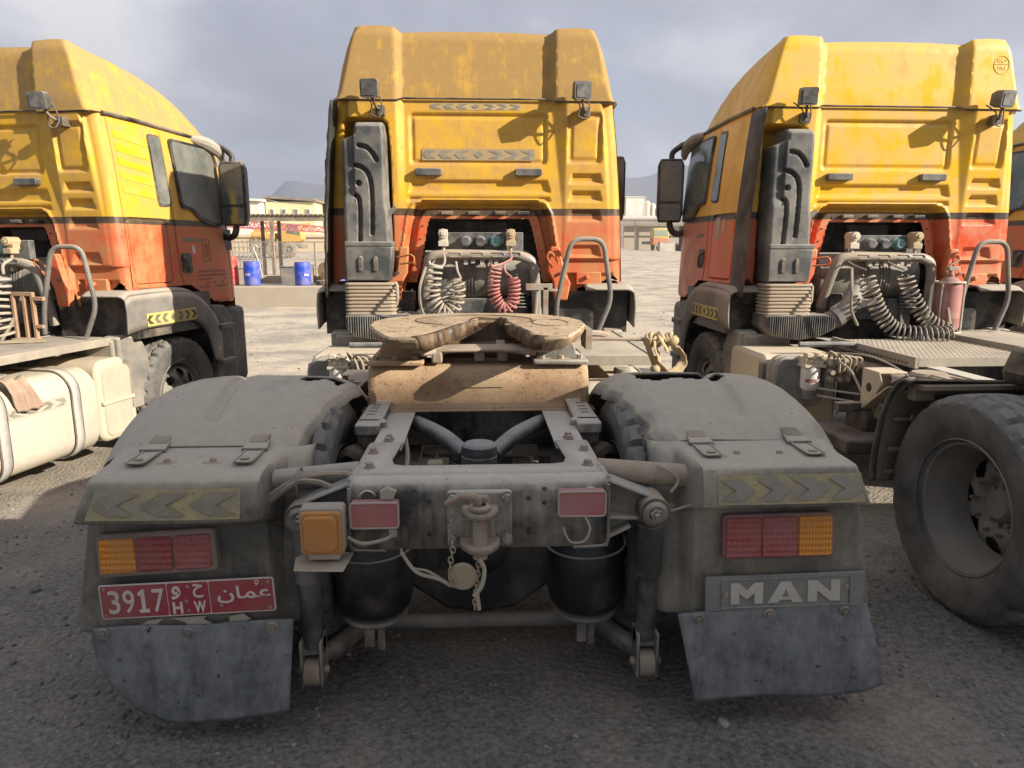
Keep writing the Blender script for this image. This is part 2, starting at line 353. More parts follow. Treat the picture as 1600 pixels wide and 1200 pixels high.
def rpath(pts, r, n=5):
    """polyline with rounded corners"""
    P = [Vector(p) for p in pts]; out = [P[0]]
    for i in range(1, len(P) - 1):
        a, b, c = P[i - 1], P[i], P[i + 1]; d1 = (a - b); d2 = (c - b); k = min(r, d1.length * .49, d2.length * .49)
        s_, e_ = b + d1.normalized() * k, b + d2.normalized() * k
        for j in range(n + 1):
            t = j / n; out.append(s_ * (1 - t) ** 2 + b * 2 * t * (1 - t) + e_ * t * t)
    out.append(P[-1]); return out
def rrect(x0, x1, z0, z1, r, n=4):
    o = []
    for cx, cz, a in ((x1 - r, z0 + r, -90), (x1 - r, z1 - r, 0), (x0 + r, z1 - r, 90), (x0 + r, z0 + r, 180)):
        for i in range(n + 1):
            t = R_(a + 90 * i / n); o.append((cx + r * math.cos(t), cz + r * math.sin(t)))
    return o
def coil(path, R, r, turns, n=7, per=14):
    P = smooth_path(path, 16); L = [0]
    for a, b in zip(P, P[1:]): L.append(L[-1] + (b - a).length)
    T = L[-1]; N = int(turns * per); out = []; x = None
    for k in range(N + 1):
        s_ = T * k / N; i = max(0, min(len(P) - 2, int(np.searchsorted(L, s_)) - 1)); u = (s_ - L[i]) / max(1e-9, L[i + 1] - L[i])
        p = P[i].lerp(P[i + 1], u); t = (P[i + 1] - P[i]).normalized()
        if x is None: x = t.orthogonal().normalized()
        x = (x - t * x.dot(t)).normalized(); y = t.cross(x); a = 2 * math.pi * turns * k / N
        out.append(p + (x * math.cos(a) + y * math.sin(a)) * R)
    return out
# distance helpers for pressed sheet metal
def d_poly(X, Z, pts):
    D = np.full(X.shape, 9.)
    for (ax, az), (bx, bz) in zip(pts, pts[1:]):
        dx, dz = bx - ax, bz - az; L2 = dx * dx + dz * dz + 1e-12
        t = np.clip(((X - ax) * dx + (Z - az) * dz) / L2, 0, 1)
        D = np.minimum(D, np.hypot(X - ax - t * dx, Z - az - t * dz))
    return D
def inside(X, Z, poly):
    I = np.zeros(X.shape, bool); n = len(poly)
    for i in range(n):
        (ax, az), (bx, bz) = poly[i], poly[(i + 1) % n]
        c = (az > Z) != (bz > Z); xx = (bx - ax) * (Z - az) / ((bz - az) if abs(bz - az) > 1e-12 else 1e-12) + ax
        I ^= c & (X < xx)
    return I
def sdf(X, Z, poly):
    d = d_poly(X, Z, list(poly) + [poly[0]]); return np.where(inside(X, Z, poly), -d, d)
def sst(a, b, x):
    t = np.clip((x - a) / (b - a), 0, 1); return t * t * (3 - 2 * t)
def press(X, Z, poly, depth, w):
    """0 outside, depth inside, ramp w wide"""
    return depth * sst(0, w, -sdf(X, Z, poly))
def text_geo(body, size=1., extrude=.02, offset=0., font=None):
    cu = bpy.data.curves.new('t', 'FONT'); cu.body = body; cu.size = size; cu.extrude = extrude; cu.offset = offset; cu.resolution_u = 4
    if font: cu.font = font
    ob = bpy.data.objects.new('t', cu); me = bpy.data.meshes.new_from_object(ob)
    V = [tuple(v.co) for v in me.vertices]; Fc = [tuple(p.vertices) for p in me.polygons]
    bpy.data.objects.remove(ob); bpy.data.curves.remove(cu); bpy.data.meshes.remove(me)
    return V, Fc
def fit_text(mb, body, x0, x1, z0, z1, fn, ex=.004, offset=0.):
    V, Fc = text_geo(body, 1., .5, offset)
    if not V: return False
    a = np.array(V); lo, hi = a.min(0), a.max(0)
    for i, p in enumerate(V): pass
    Q = [fn(x0 + (p[0] - lo[0]) / (hi[0] - lo[0]) * (x1 - x0), z0 + (p[1] - lo[1]) / (hi[1] - lo[1]) * (z1 - z0), (p[2] + .5) * ex) for p in V]
    mb.add(Q, Fc); return True
# ------------------------------------------------------------------ the tractor unit, built once in metres round the middle truck
VAR = {}                                    # object -> which trucks carry it: C middle, L left, R right, F far right
def only(o, who): VAR[o.name] = who; return o
YB = 5.65                                   # rear wall of the cab
def wz(z):                                  # half width of the cab by height
    return np.interp(z, [1.1, 1.3, 1.85, 2.1, 2.4, 2.68], [1.158, 1.155, 1.132, 1.112, 1.085, 1.05])
OFF = Vector((0, 4, 0))
truck = empty('tractor_truck', OFF, label='dusty yellow and orange middle tractor truck with its red number plate towards us', cat='truck', group='parked tractor trucks in a row')

def arch_hole(): return [(-.56, 1.10), (-.46, 1.428), (-.392, 1.785), (-.37, 1.822), (.408, 1.822), (.432, 1.785), (.475, 1.60), (.57, 1.10)]
def arch_out(): return [(-.68, 1.05), (-.61, 1.43), (-.535, 1.85), (-.49, 1.925), (-.42, 1.955), (.46, 1.955), (.53, 1.925), (.575, 1.85), (.665, 1.33), (.73, 1.05)]
def bottom(X):                              # lower edge of the rear wall
    return np.interp(X, [-1.16, -1.06, -1.0, -.80, -.77, -.70, -.61, -.57, .57, .64, .66, .77, .79, .97, 1.05, 1.1, 1.16],
                     [1.20, 1.37, 1.31, 1.275, 1.19, 1.18, 1.20, 1.32, 1.32, 1.30, 1.185, 1.18, 1.275, 1.30, 1.375, 1.36, 1.19])
def rear_wall():
    nx, nz = 236, 162; u = np.linspace(-1, 1, nx + 1); z = np.linspace(1.17, 2.70, nz + 1)
    U, Z = np.meshgrid(u, z); X = U * wz(Z); d = np.zeros_like(X)
    # right-hand bay stands proud, most of all at the top
    kz = np.clip((Z - 1.88) / .79, 0, 1); foot = .565 + .095 * (1 - kz)
    d += (.006 + .05 * kz) * np.clip((X - foot) / (.682 - foot), 0, 1)
    d += (.006 + .05 * kz) * np.clip((-X - .545) / .055, 0, 1)
    # pocket for the intake stack on the left
    d -= .26 * sst(0, .05, -sdf(X, Z, [(-1.3, 1.0), (-1.3, 2.55), (-.70, 2.55), (-.655, 2.50), (-.64, 2.30), (-.64, 1.0)])) * sst(1.0, .97, -X + .0 * Z)
    # pressed panels
    d -= .022 * sst(0, .022, -sdf(X, Z, rrect(-.513, .545, 2.205, 2.592, .04)))
    d += .010 * sst(.030, .05, -sdf(X, Z, rrect(-.513, .545, 2.205, 2.592, .04)))
    d -= press(X, Z, rrect(.688, .963, 2.215, 2.595, .035), .024, .022)
    d += press(X, Z, rrect(.722, .930, 2.25, 2.56, .02), .010, .02)
    for zz0, zz1, dp in ((2.068, 2.155, .032), (1.936, 2.026, .032), (1.786, 1.884, .03), (1.512, 1.615, .03)):
        d -= press(X, Z, [(.697, zz0), (.978, zz0), (.95, zz1), (.727, zz1)], dp, .028)
    d -= press(X, Z, [(-.535, 1.998), (.578, 1.998), (.545, 2.105), (-.50, 2.105)], .026, .026)
    d -= press(X, Z, [(-.545, 1.932), (.578, 1.932), (.56, 1.978), (-.525, 1.978)], .018, .016)
    # deep arch in the lower half
    so = sdf(X, Z, arch_out()); d -= .13 * sst(0, .045, -so) ; d += .012 * sst(.02, .0, np.abs(so + .0))
    hole = sdf(X, Z, arch_hole()); d += .05 * sst(.075, .055, hole) * (so < 0)
    # step and stiffening line above the right wheel
    d -= .035 * sst(1.505, 1.49, Z) * sst(.66, .68, X)
    d -= .03 * sst(1.395, 1.38, Z) * sst(.70, .72, X) * sst(1.08, 1.06, X)
    # rolled corners
    d *= 1 - sst(wz(Z) - .12, wz(Z) - .085, np.abs(X)) * (d > 0) * .9
    e = np.clip((np.abs(X) - (wz(Z) - .085)) / .085, 0, 1); d -= .085 * (1 - np.sqrt(np.clip(1 - e * e, 0, 1)))
    d -= .022 * sst(.7, 1.0, e)
    V = np.stack([X, YB - d, Z], -1).reshape(-1, 3)
    F = []; hb = bottom(X)
    for j in range(nz):
        for i in range(nx):
            xc = (X[j, i] + X[j, i + 1]) / 2; zc = (z[j] + z[j + 1]) / 2
            if hole[j, i] < -.004 and hole[j + 1, i + 1] < -.004: continue
            if zc < hb[j, i]: continue
            F.append((j * (nx + 1) + i, j * (nx + 1) + i + 1, (j + 1) * (nx + 1) + i + 1, (j + 1) * (nx + 1) + i))
    return V, F
def side_low(y):                            # lower edge of the side wall
    return np.interp(y, [5.6, 5.75, 6.45, 6.6, 6.8, 7.2], [1.30, 1.315, 1.315, 1.24, 1.14, 1.12])
def side_x(y, z):                           # outer surface of the side wall
    b = .035 * np.sin(np.clip((y - 5.7) / 1.5, 0, 1) * np.pi * .62)
    f = np.clip((y - 6.95) / .45, 0, 1)
    return wz(z) + b - .10 * f * f * 1.6
def side_wall(s):
    ny, nz = 170, 150; yy = np.linspace(YB + .085, 7.32, ny + 1); zz = np.linspace(1.10, 2.66, nz + 1)
    Y, Z = np.meshgrid(yy, zz); X = side_x(Y, Z)
    g = np.zeros_like(X)
    def groove(pts, w=.007, dp=.02): return dp * sst(w * 1.6, w * .5, d_poly(Y, Z, pts))
    g += groove([(6.33, 2.60), (6.33, 1.42), (6.36, 1.31)])
    g += groove([(7.10, 2.58), (7.16, 1.98), (7.17, 1.15)])
    hp = rrect(5.76, 6.22, 1.35, 1.875, .03)
    g += groove(hp + [hp[0]], .006)
    g += .012 * sst(1.16, 1.135, Z)
    X = X - g
    V = np.stack([s * X, Y, Z], -1).reshape(-1, 3); F = []
    lo = side_low(Y)
    for j in range(nz):
        for i in range(ny):
            if zz[j + 1] < lo[j, i] + .005: continue
            q = (j * (ny + 1) + i, j * (ny + 1) + i + 1, (j + 1) * (ny + 1) + i + 1, (j + 1) * (ny + 1) + i)
            F.append(q if s > 0 else q[::-1])
    return V, F
mb = MB(); mb.arr(*rear_wall())
for s in (-1, 1): mb.arr(*side_wall(s))
def front(u, v):                            # front of the cab, never seen from behind
    z = 1.0 + 1.66 * v; y0 = 7.32; x = (u * 2 - 1); w = side_x(7.32, z)
    return (x * w, y0 + .16 * (1 - x * x) - .10 * max(0, v - .6), z)
mb.grid(front, 20, 20, flip=True)
cab = mb.build('cab', P_C, truck, smooth=40)

# roof fairing: one lofted shell
def fairing_sec(y):
    zt = float(np.interp(y, [5.60, 6.1, 6.5, 6.9, 7.1, 7.3, 7.45], [3.17, 3.12, 3.06, 2.93, 2.83, 2.72, 2.68])); zg = 2.672 if y < 6 else 2.672 - .04 * (y - 6)
    k = (zt - zg) / (3.17 - 2.672)
    rec = .016 * max(0.0, 1 - max(0, y - 5.7) / 1.0)             # slightly sunk middle between the two shoulders
    half = [(0, .500 - rec * .6), (.30, .498 - rec * .6), (.50, .496 - rec), (.555, .494 - rec), (.60, .506), (.74, .513), (.84, .508), (.885, .50), (.915, .468), (.955, .375), (.995, .24), (1.03, .085), (1.052, .0)]
    pull = max(0, y - 6.6) / .85
    P = [(x * (1 - .10 * pull * pull), zg + h * k) for x, h in half]
    return [(-x, z) for x, z in P[::-1]] + P[1:]
def lip(x):                                                       # how far the rear face stands out, by |x|
    return .055 * float(sst(.545, .60, abs(x)))
def ry(x, z, u, v):                                                # rear face of the fairing
    y = 5.583 + (.055 - lip(x)) + .05 * max(0, z - 2.75) + .02 * max(0, v - .88) / .12
    e = max(0, (abs(u) - .95) / .05); return y + .03 * e * e
def rear_pt(u, v):
    top = fairing_sec(5.60); zz = 2.66 + v * .52
    xo = float(np.interp(zz, [2.65, 2.672, 2.757, 2.912, 3.047, 3.14, 3.17], [1.052, 1.052, 1.03, .995, .955, .915, .885]))
    x = u * xo; zt = float(np.interp(x, [p[0] for p in top], [p[1] for p in top])); z0 = 2.668 + .025 * float(sst(.60, .545, abs(x)))
    z = z0 + (zt - z0) * v
    return (x, ry(x, z, u, v), z)
def resample(P, n):
    P = [Vector(p) for p in P]; L = [0]
    for a, b in zip(P, P[1:]): L.append(L[-1] + (b - a).length)
    out = []
    for k in range(n):
        t = L[-1] * k / (n - 1); i = max(0, min(len(P) - 2, int(np.searchsorted(L, t)) - 1)); out.append(P[i].lerp(P[i + 1], (t - L[i]) / max(1e-9, L[i + 1] - L[i])))
    return out
def fairing():
    mb = MB(); nx, nz = 110, 22
    mb.grid(lambda u, v: rear_pt(u * 2 - 1, v), nx, nz)
    rim = [rear_pt(-1, j / nz) for j in range(nz)] + [rear_pt(i / nx * 2 - 1, 1) for i in range(nx + 1)] + [rear_pt(1, j / nz) for j in range(nz - 1, -1, -1)]
    n = 120; ys = [5.70, 5.85, 6.1, 6.35, 6.6, 6.8, 6.95, 7.1, 7.22, 7.34, 7.44]
    rings = [resample(rim, n)] + [resample([(x, y, z) for x, z in fairing_sec(y)], n) for y in ys]
    mb.add([p for r in rings for p in r], [(j * n + i, (j + 1) * n + i, (j + 1) * n + i + 1, j * n + i + 1) for j in range(len(rings) - 1) for i in range(n - 1)])
    mb.grid(lambda u, v: (lambda p: (p[0], p[1] + .12 * v, p[2]))(rear_pt(u * 2 - 1, 0)), 60, 1)
    return mb
roof = fairing().build('roof_fairing', P_CR, cab, smooth=38)
for s in (-1, 1):                            # gutter strips and corner trims
    mb = MB(); mb.tube([(s * 1.062, 5.70, 2.668), (s * 1.082, 6.1, 2.664), (s * 1.095, 6.6, 2.645), (s * 1.08, 7.0, 2.628), (s * 1.02, 7.25, 2.60)], .017, 6)
    mb.build('gutter_strip', BLACKD, cab)
mb = MB()                                    # black edge piece beside the stack, left rear corner
def edge_x(z): return -float(wz(z)) - .012
zs = np.linspace(1.22, 2.64, 24)
V = []
for z in zs:
    x = edge_x(z); x += .012; V += [(x, 5.74, z), (x - .008, 5.64, z), (x - .004 - .004 * math.sin(z * 40), 5.50, z), (x + .012, 5.475 + .006 * math.sin(z * 55), z), (x + .022, 5.62, z)]
mb.add(V, [(j * 5 + i, j * 5 + i + 1, (j + 1) * 5 + i + 1, (j + 1) * 5 + i) for j in range(23) for i in range(4)])
mb.build('corner_deflector', mat('deflector_black', (.022, .021, .02), .6, dust=.16, up=.2, dcol=(.22, .19, .15), bump=.5, bs=30), cab, solid=.006)

mb = MB(); mb.tube([(rear_pt(u, 0)[0], 5.597 + (.055 - lip(rear_pt(u, 0)[0])) * .6, rear_pt(u, 0)[2] - .008) for u in np.linspace(-.985, .985, 90)], .007, 6); mb.build('roof_seam', BLACKP, cab)
# windows, doors' furniture
def patch(mb, poly, s, off=.004, th=.012):
    n = len(poly); V = []
    for o in (off, off - th):
        for y, z in poly: V.append((s * (float(side_x(y, z)) + o), y, z))
    fr = tuple(range(n)); f = [fr if s > 0 else fr[::-1], tuple(n + i for i in (fr[::-1] if s > 0 else fr))]
    f += [(i, (i + 1) % n, n + (i + 1) % n, n + i) for i in range(n)]
    mb.add(V, f)
def rounded(poly, r=.04, n=3):
    P = [Vector((a, b, 0)) for a, b in poly]; out = []; m = len(P)
    for i in range(m):
        a, b, c = P[i - 1], P[i], P[(i + 1) % m]; d1, d2 = (a - b), (c - b); k = min(r, d1.length * .45, d2.length * .45)
        s_, e_ = b + d1.normalized() * k, b + d2.normalized() * k
        for j in range(n + 1):
            t = j / n; q = s_ * (1 - t) ** 2 + b * 2 * t * (1 - t) + e_ * t * t; out.append((q.x, q.y))
    return out
WIN = [(6.43, 2.555), (7.00, 2.545), (7.07, 2.30), (7.09, 1.90), (6.95, 1.87), (6.80, 1.89), (6.68, 1.93), (6.60, 2.0), (6.46, 2.015)]
BWIN = [(6.17, 2.56), (6.305, 2.565), (6.31, 2.015), (6.175, 2.005)]
for s in (-1, 1):
    g = GLASS if s > 0 else GLASSC
    m1 = MB(); patch(m1, rounded([(6.41, 2.58), (7.03, 2.57), (7.10, 2.31), (7.125, 1.87), (6.95, 1.845), (6.79, 1.865), (6.67, 1.905), (6.585, 1.985), (6.44, 1.99)], .05), s, .021, .03)
    w = m1.build('side_window', BLACKP, cab)
    m2 = MB(); patch(m2, rounded(WIN, .045), s, .025, .03); m2.build('pane', g, w)
    m1 = MB(); patch(m1, rounded([(6.155, 2.58), (6.32, 2.585), (6.325, 1.995), (6.158, 1.985)], .04), s, .006, .02)
    w = m1.build('rear_quarter_window', BLACKP, cab)
    m2 = MB(); patch(m2, rounded(BWIN, .03), s, .010, .02); m2.build('pane', g, w)
    mb = MB(); patch(mb, rrect(6.36, 6.50, 1.425, 1.595, .02), s, .006)
    h = mb.build('door_handle', BLACKP, cab, bevel=.003)
    mb = MB(); x = s * (float(side_x(6.43, 1.5)) + .022); mb.tube(rpath([(x - s * .02, 6.385, 1.56), (x, 6.40, 1.55), (x + s * .006, 6.42, 1.50), (x, 6.44, 1.45), (x - s * .02, 6.455, 1.44)], .02), .012, 8); mb.build('grip', BLACKD, h)
    # mirror on its two arms
    X = s * 1.02
    mb = MB(); mb.tube(smooth_path([(s * 1.06, 7.08, 2.63), (s * 1.13, 7.10, 2.60), (s * 1.22, 7.10, 2.565), (s * 1.29, 7.09, 2.51), (s * 1.30, 7.08, 2.45)], 6), [.035] * 12 + [.028] * 13, 8)
    mir = mb.build('mirror', BLACKP, truck, bevel=.004)
    mb = MB()
    mb.tube(smooth_path([(s * 1.12, 7.12, 1.78), (s * 1.20, 7.10, 1.74), (s * 1.27, 7.09, 1.77), (s * 1.30, 7.08, 1.85)], 6), .032, 8)
    mb.box(min(s * 1.06, s * 1.16), max(s * 1.06, s * 1.16), 7.0, 7.2, 1.62, 1.82)
    mb.build('lower_arm', BLACKP, mir, bevel=.004)
    mb = MB(); px = [(-.105, -.30), (.105, -.30), (.125, -.22), (.125, .24), (.10, .30), (-.10, .30), (-.125, .24), (-.125, -.22)]
    T = Matrix.Translation((s * 1.305, 7.08, 2.15)) @ Matrix.Rotation(s * R_(10), 4, 'Z')
    n = len(px); prof = [(1.0, -.055), (1.0, .02), (.9, .07), (.6, .10)]
    V = [T @ Vector((x * k, h, z * (k if k < 1 else 1))) for k, h in prof for x, z in px]
    mb.add(V, [(j * n + i, j * n + (i + 1) % n, (j + 1) * n + (i + 1) % n, (j + 1) * n + i) for j in range(3) for i in range(n)] + [tuple(range(n - 1, -1, -1)), tuple(range(3 * n, 4 * n))])
    hd = mb.build('mirror_head', BLACKP, mir, bevel=.012)
    for z0, z1 in ((-.10, .275), (-.28, -.125)):
        mb = MB(); mb.add([T @ Vector((x, y, z)) for y in (-.062, -.054) for x, z in rrect(-.10, .10, z0, z1, .025)], [])
        k = len(mb.v) // 2; mb.f = [tuple(range(k)), tuple(range(2 * k - 1, k - 1, -1))] + [(i, (i + 1) % k, k + (i + 1) % k, k + i) for i in range(k)]; mb.mi = [0] * len(mb.f)
        mb.build('mirror_glass', MIRR, mir)
    # sun-bleached visor tip over the door window
    mb = MB(); mb.tube(smooth_path([(s * 1.075, 6.75, 2.625), (s * 1.13, 6.95, 2.60), (s * 1.155, 7.12, 2.53), (s * 1.13, 7.22, 2.46)], 5), [.012, .03, .045, .05, .055, .06, .06, .058, .055, .05, .045, .04, .035, .03, .02, .01], 10)
    mb.build('mirror_arm_cover', ARCHM, mir)
CLEANY = mat('wiped_yellow_paint', (.74, .43, .004), .3, dust=.12, var=.03)
for k in range(5):                           # finger-wide wiped stripes in the dust of the left truck's flank
    z = 2.50 - k * .105; mb = MB(); n_ = 9
    def strip(u, v, z=z, k=k): y = 5.775 + u * .36; zz = z - u * .035 + v * (.052 + .008 * math.sin(u * 5 + k)); return (float(side_x(y, zz)) + .0035, y, zz)
    mb.grid(strip, n_, 2, flip=True); only(mb.build('wiped_stripe', CLEANY, cab), 'L')
# print on the doors: model strip, round sticker, faded frame
mb = MB(); patch(mb, [(6.42, 1.735), (6.66, 1.725), (6.66, 1.695), (6.42, 1.705)], 1, .003, .003); only(mb.build('door_nameplate', TAPEG, cab), 'L')
mb = MB(); patch(mb, [(6.55 + .022 * math.cos(t), 1.63 + .04 * math.sin(t)) for t in np.linspace(0, 2 * math.pi, 18)[:-1]], 1, .003, .003); only(mb.build('round_sticker', WHITEP, cab), 'L')
mb = MB()
for a in ((6.68, 6.69, 1.52, 1.72), (6.79, 6.80, 1.52, 1.72), (6.69, 6.79, 1.71, 1.72), (6.69, 6.79, 1.52, 1.53), (6.715, 6.735, 1.56, 1.68), (6.75, 6.77, 1.56, 1.68)): patch(mb, [(a[0], a[2]), (a[1], a[2]), (a[1], a[3]), (a[0], a[3])], 1, .002, .002)
only(mb.build('faded_door_emblem', mat('emblem_dark_red', (.20, .04, .02), .5, dust=.35, dcol=(.4, .16, .1)), cab), 'L')
mb = MB()
random.seed(3)
for r in range(5):
    y = 6.58
    while y < 7.02:
        l = random.uniform(.02, .05); z = 1.42 - r * .035
        if random.random() < (.95 if r < 2 else .5): patch(mb, [(y, z), (y + l, z), (y + l, z + .018), (y, z + .018)], 1, .002, .002)
        y += l + .012
for o in mb.each('faded_letter', mat('emblem_dark_red'), cab): only(o, 'L')
mb = MB(); patch(mb, [(6.06, 1.86), (6.15, 1.86), (6.15, 1.68), (6.06, 1.68)], -1, .003, .003); only(mb.build('pale_sticker', TAPEW, cab), 'R')
mb = MB(); patch(mb, [(5.98 + .03 * math.cos(t), 1.78 + .065 * math.sin(t)) for t in np.linspace(0, 2 * math.pi, 18)[:-1]], -1, .003, .003); only(mb.build('round_sticker', TAPEW, cab), 'R')
mb = MB(); patch(mb, [(6.42, 1.735), (6.60, 1.725), (6.60, 1.695), (6.42, 1.705)], -1, .003, .003); only(mb.build('door_nameplate', TAPEG, cab), 'R')
# dust grille strip high on the flank of the right truck, and a rubbed round stamp on its roof
mb = MB()
def stamp(x, z): return (x, 5.583 + .05 * max(0, z - 2.75) - .0015, z)
ring = [stamp(.83 + .062 * math.cos(t), 2.99 + .066 * math.sin(t)) for t in np.linspace(0, 2 * math.pi, 28)[:-1]]
mb.tube(ring, .002, 5, closed=True); mb.tube([stamp(.775, 2.995), stamp(.885, 2.995)], .002, 5)
fit_text(mb, 'RO', .795, .865, 3.005, 3.035, lambda u, v, w: (u, stamp(u, v)[1] - w + .0015, v), .002)
fit_text(mb, '1061', .80, .86, 2.955, 2.982, lambda u, v, w: (u, stamp(u, v)[1] - w + .0015, v), .002)
only(mb.build('rubbed_round_stamp', mat('stamp_brown', (.56, .37, .09), .6), roof), 'R')

# vents, tapes and lamps on the rear wall
for x0, x1 in ((-.468, -.265), (.292, .497)):
    mb = MB(); mb.prism(rrect(x0, x1, 2.128, 2.182, .012, 2), F_xz, 5.60, 5.66); mb.build('vent_cover', STACKM, cab, bevel=.006)
def chev_tape(parent, fn, L, H, n, base, ink, style='out', name='reflective_tape', th=.003, lab=None):
    """tape L long, H high in (u, v); fn(u, v, w) puts it in place"""
    mb = MB(); mb.grid(lambda u, v: fn(u * L, v * H, 0), 12, 1); t = mb.build(name, base, parent, smooth=40)
    if lab: t['label'] = lab
    step = L / n
    for i in range(n):
        c = (i + .5) * step; d = -1 if (style == 'left' or (style == 'out' and c < L * .5 - step * .3)) else 1
        w = step * .34; k = step * .26
        if style == 'out' and abs(c - L / 2) < step * .3: P = [(c - w * .9, H / 2), (c, H * .2), (c + w * .9, H / 2), (c, H * .8)]
        elif style == 'out': P = [(c - d * (w + k * .2), H * .16), (c + d * (k - w * .1), H * .16), (c + d * (w + k * .6), H / 2), (c + d * (k - w * .1), H * .84), (c - d * (w + k * .2), H * .84), (c + d * k * .7, H / 2)]
        else: P = [(c - d * step * .46, H * .14), (c + d * step * .10, H * .14), (c + d * step * .50, H / 2), (c + d * step * .10, H * .86), (c - d * step * .46, H * .86), (c - d * step * .02, H / 2)]
        mb = MB(); m = len(P); mb.add([fn(u, v, th) for u, v in P], [tuple(range(m))]); ch = mb.build('chevron', ink, t, smooth=0)
    return t
only(chev_tape(cab, lambda u, v, w: (-.345 + u, 5.648 - w, 2.607 + v), .68, .052, 7, TAPET, TAPEG), 'C')
only(chev_tape(cab, lambda u, v, w: (-.415 + u, 5.657 - w, 2.245 + v), .86, .085, 7, mat('tape_brown', (.32, .235, .13), .6, dust=.45, dcol=(.36, .26, .13)), TAPEG), 'C')
for s, x in ((-1, -.76), (1, .765)):
    mb = MB(); mb.tube(rpath([(x + .06, 5.62, 2.60), (x + .055, 5.54, 2.585), (x + .03, 5.50, 2.60), (x + .01, 5.46, 2.655)], .02), .011, 7); mb.tube(smooth_path([(x + .05, 5.50, 2.70), (x + .075, 5.52, 2.60), (x + .05, 5.50, 2.53), (x - .01, 5.51, 2.55), (x, 5.50, 2.62), (x - .055, 5.55, 2.69)], 6), .006, 6)
    mb.box(x + .02, x + .085, 5.54, 5.64, 2.55, 2.62)
    lamp = mb.build('work_lamp', BLACKD, truck, bevel=.004)
    mb = MB(); T = Matrix.Translation((x, 5.44, 2.712)) @ Matrix.Rotation(R_(-6 if s < 0 else 10), 4, 'Z') @ Matrix.Rotation(R_(8), 4, 'X')
    P = rrect(-.062, .062, -.062, .062, .016, 3); m = len(P)
    V = [T @ Vector((a * k, y, b * k)) for k, y in ((1, -.045), (1, .02), (.72, .075)) for a, b in P]
    mb.add(V, [(j * m + i, j * m + (i + 1) % m, (j + 1) * m + (i + 1) % m, (j + 1) * m + i) for j in range(2) for i in range(m)] + [tuple(range(m - 1, -1, -1)), tuple(range(2 * m, 3 * m))])
    mb.build('lamp_body', STACKM, lamp)
    mb = MB(); P = rrect(-.048, .048, -.048, .044, .010, 3); m = len(P)
    mb.add([T @ Vector((a, y, b)) for y in (-.050, -.040) for a, b in P], [tuple(range(m)), tuple(range(2 * m - 1, m - 1, -1))] + [(i, (i + 1) % m, m + (i + 1) % m, m + i) for i in range(m)])
    mb.build('lens', LENSL, lamp)
# tabs inside the top of the arch, flange bolts, tie hooks
for x in (-.235, -.03, .18, .36):
    mb = MB(); mb.box(x - .045, x + .045, 5.68, 5.80, 1.842, 1.868); mb.build('arch_tab', BLACKD, cab, bevel=.005)
mb = MB()
for i in range(7): mb.cyl((-.34 + i * .118, 5.735, 1.848), (-.34 + i * .118, 5.72, 1.848), .007, n=6)
for i in range(6):
    for s in (0, 1):
        z = 1.76 - i * .1; x = -.425 - i * .02 if s == 0 else .462 + i * .022
        mb.cyl((x, 5.735, z), (x, 5.72, z), .006, n=6)
mb.each('flange_bolt', BLACKD, cab)
for s in (-1, 1):                            # orange bracket ears hanging below the wall, with a wire hook
    x = -.56 if s < 0 else .60
    mb = MB(); mb.prism([(x - .035, 1.60), (x + .035, 1.60), (x + .05 + .03 * s, 1.40), (x + .075 * s + .05, 1.32), (x + .07 * s + .03, 1.185), (x + .07 * s - .07, 1.185), (x + .07 * s - .085, 1.33), (x - .06, 1.42)], F_xz, 5.555, 5.62)
    ear = mb.build('cab_bracket', P_C, cab, bevel=.012)
    mb = MB(); mb.cyl((x + .05 * s, 5.545, 1.40), (x + .05 * s, 5.53, 1.40), .013, n=10); mb.build('bolt', BLACKD, ear)
    mb = MB(); mb.tube(rpath([(x - .05, 5.50, 1.52), (x + .06, 5.46, 1.54), (x + .085, 5.45, 1.52), (x + .08, 5.45, 1.48), (x - .03, 5.50, 1.47)] if s < 0 else [(x - .03, 5.50, 1.44), (x - .075, 5.46, 1.52), (x - .06, 5.45, 1.56), (x - .03, 5.46, 1.55), (x + .02, 5.50, 1.47)], .02), .0075, 6); mb.build('tie_hook', P_C, cab)
mb = MB(); mb.box(.78, .98, 5.66, 5.70, 1.30, 1.40); mb.cyl((.865, 5.67, 1.36), (.865, 5.63, 1.36), .018, n=10); mb.build('wall_stiffener', P_C, cab, bevel=.008)

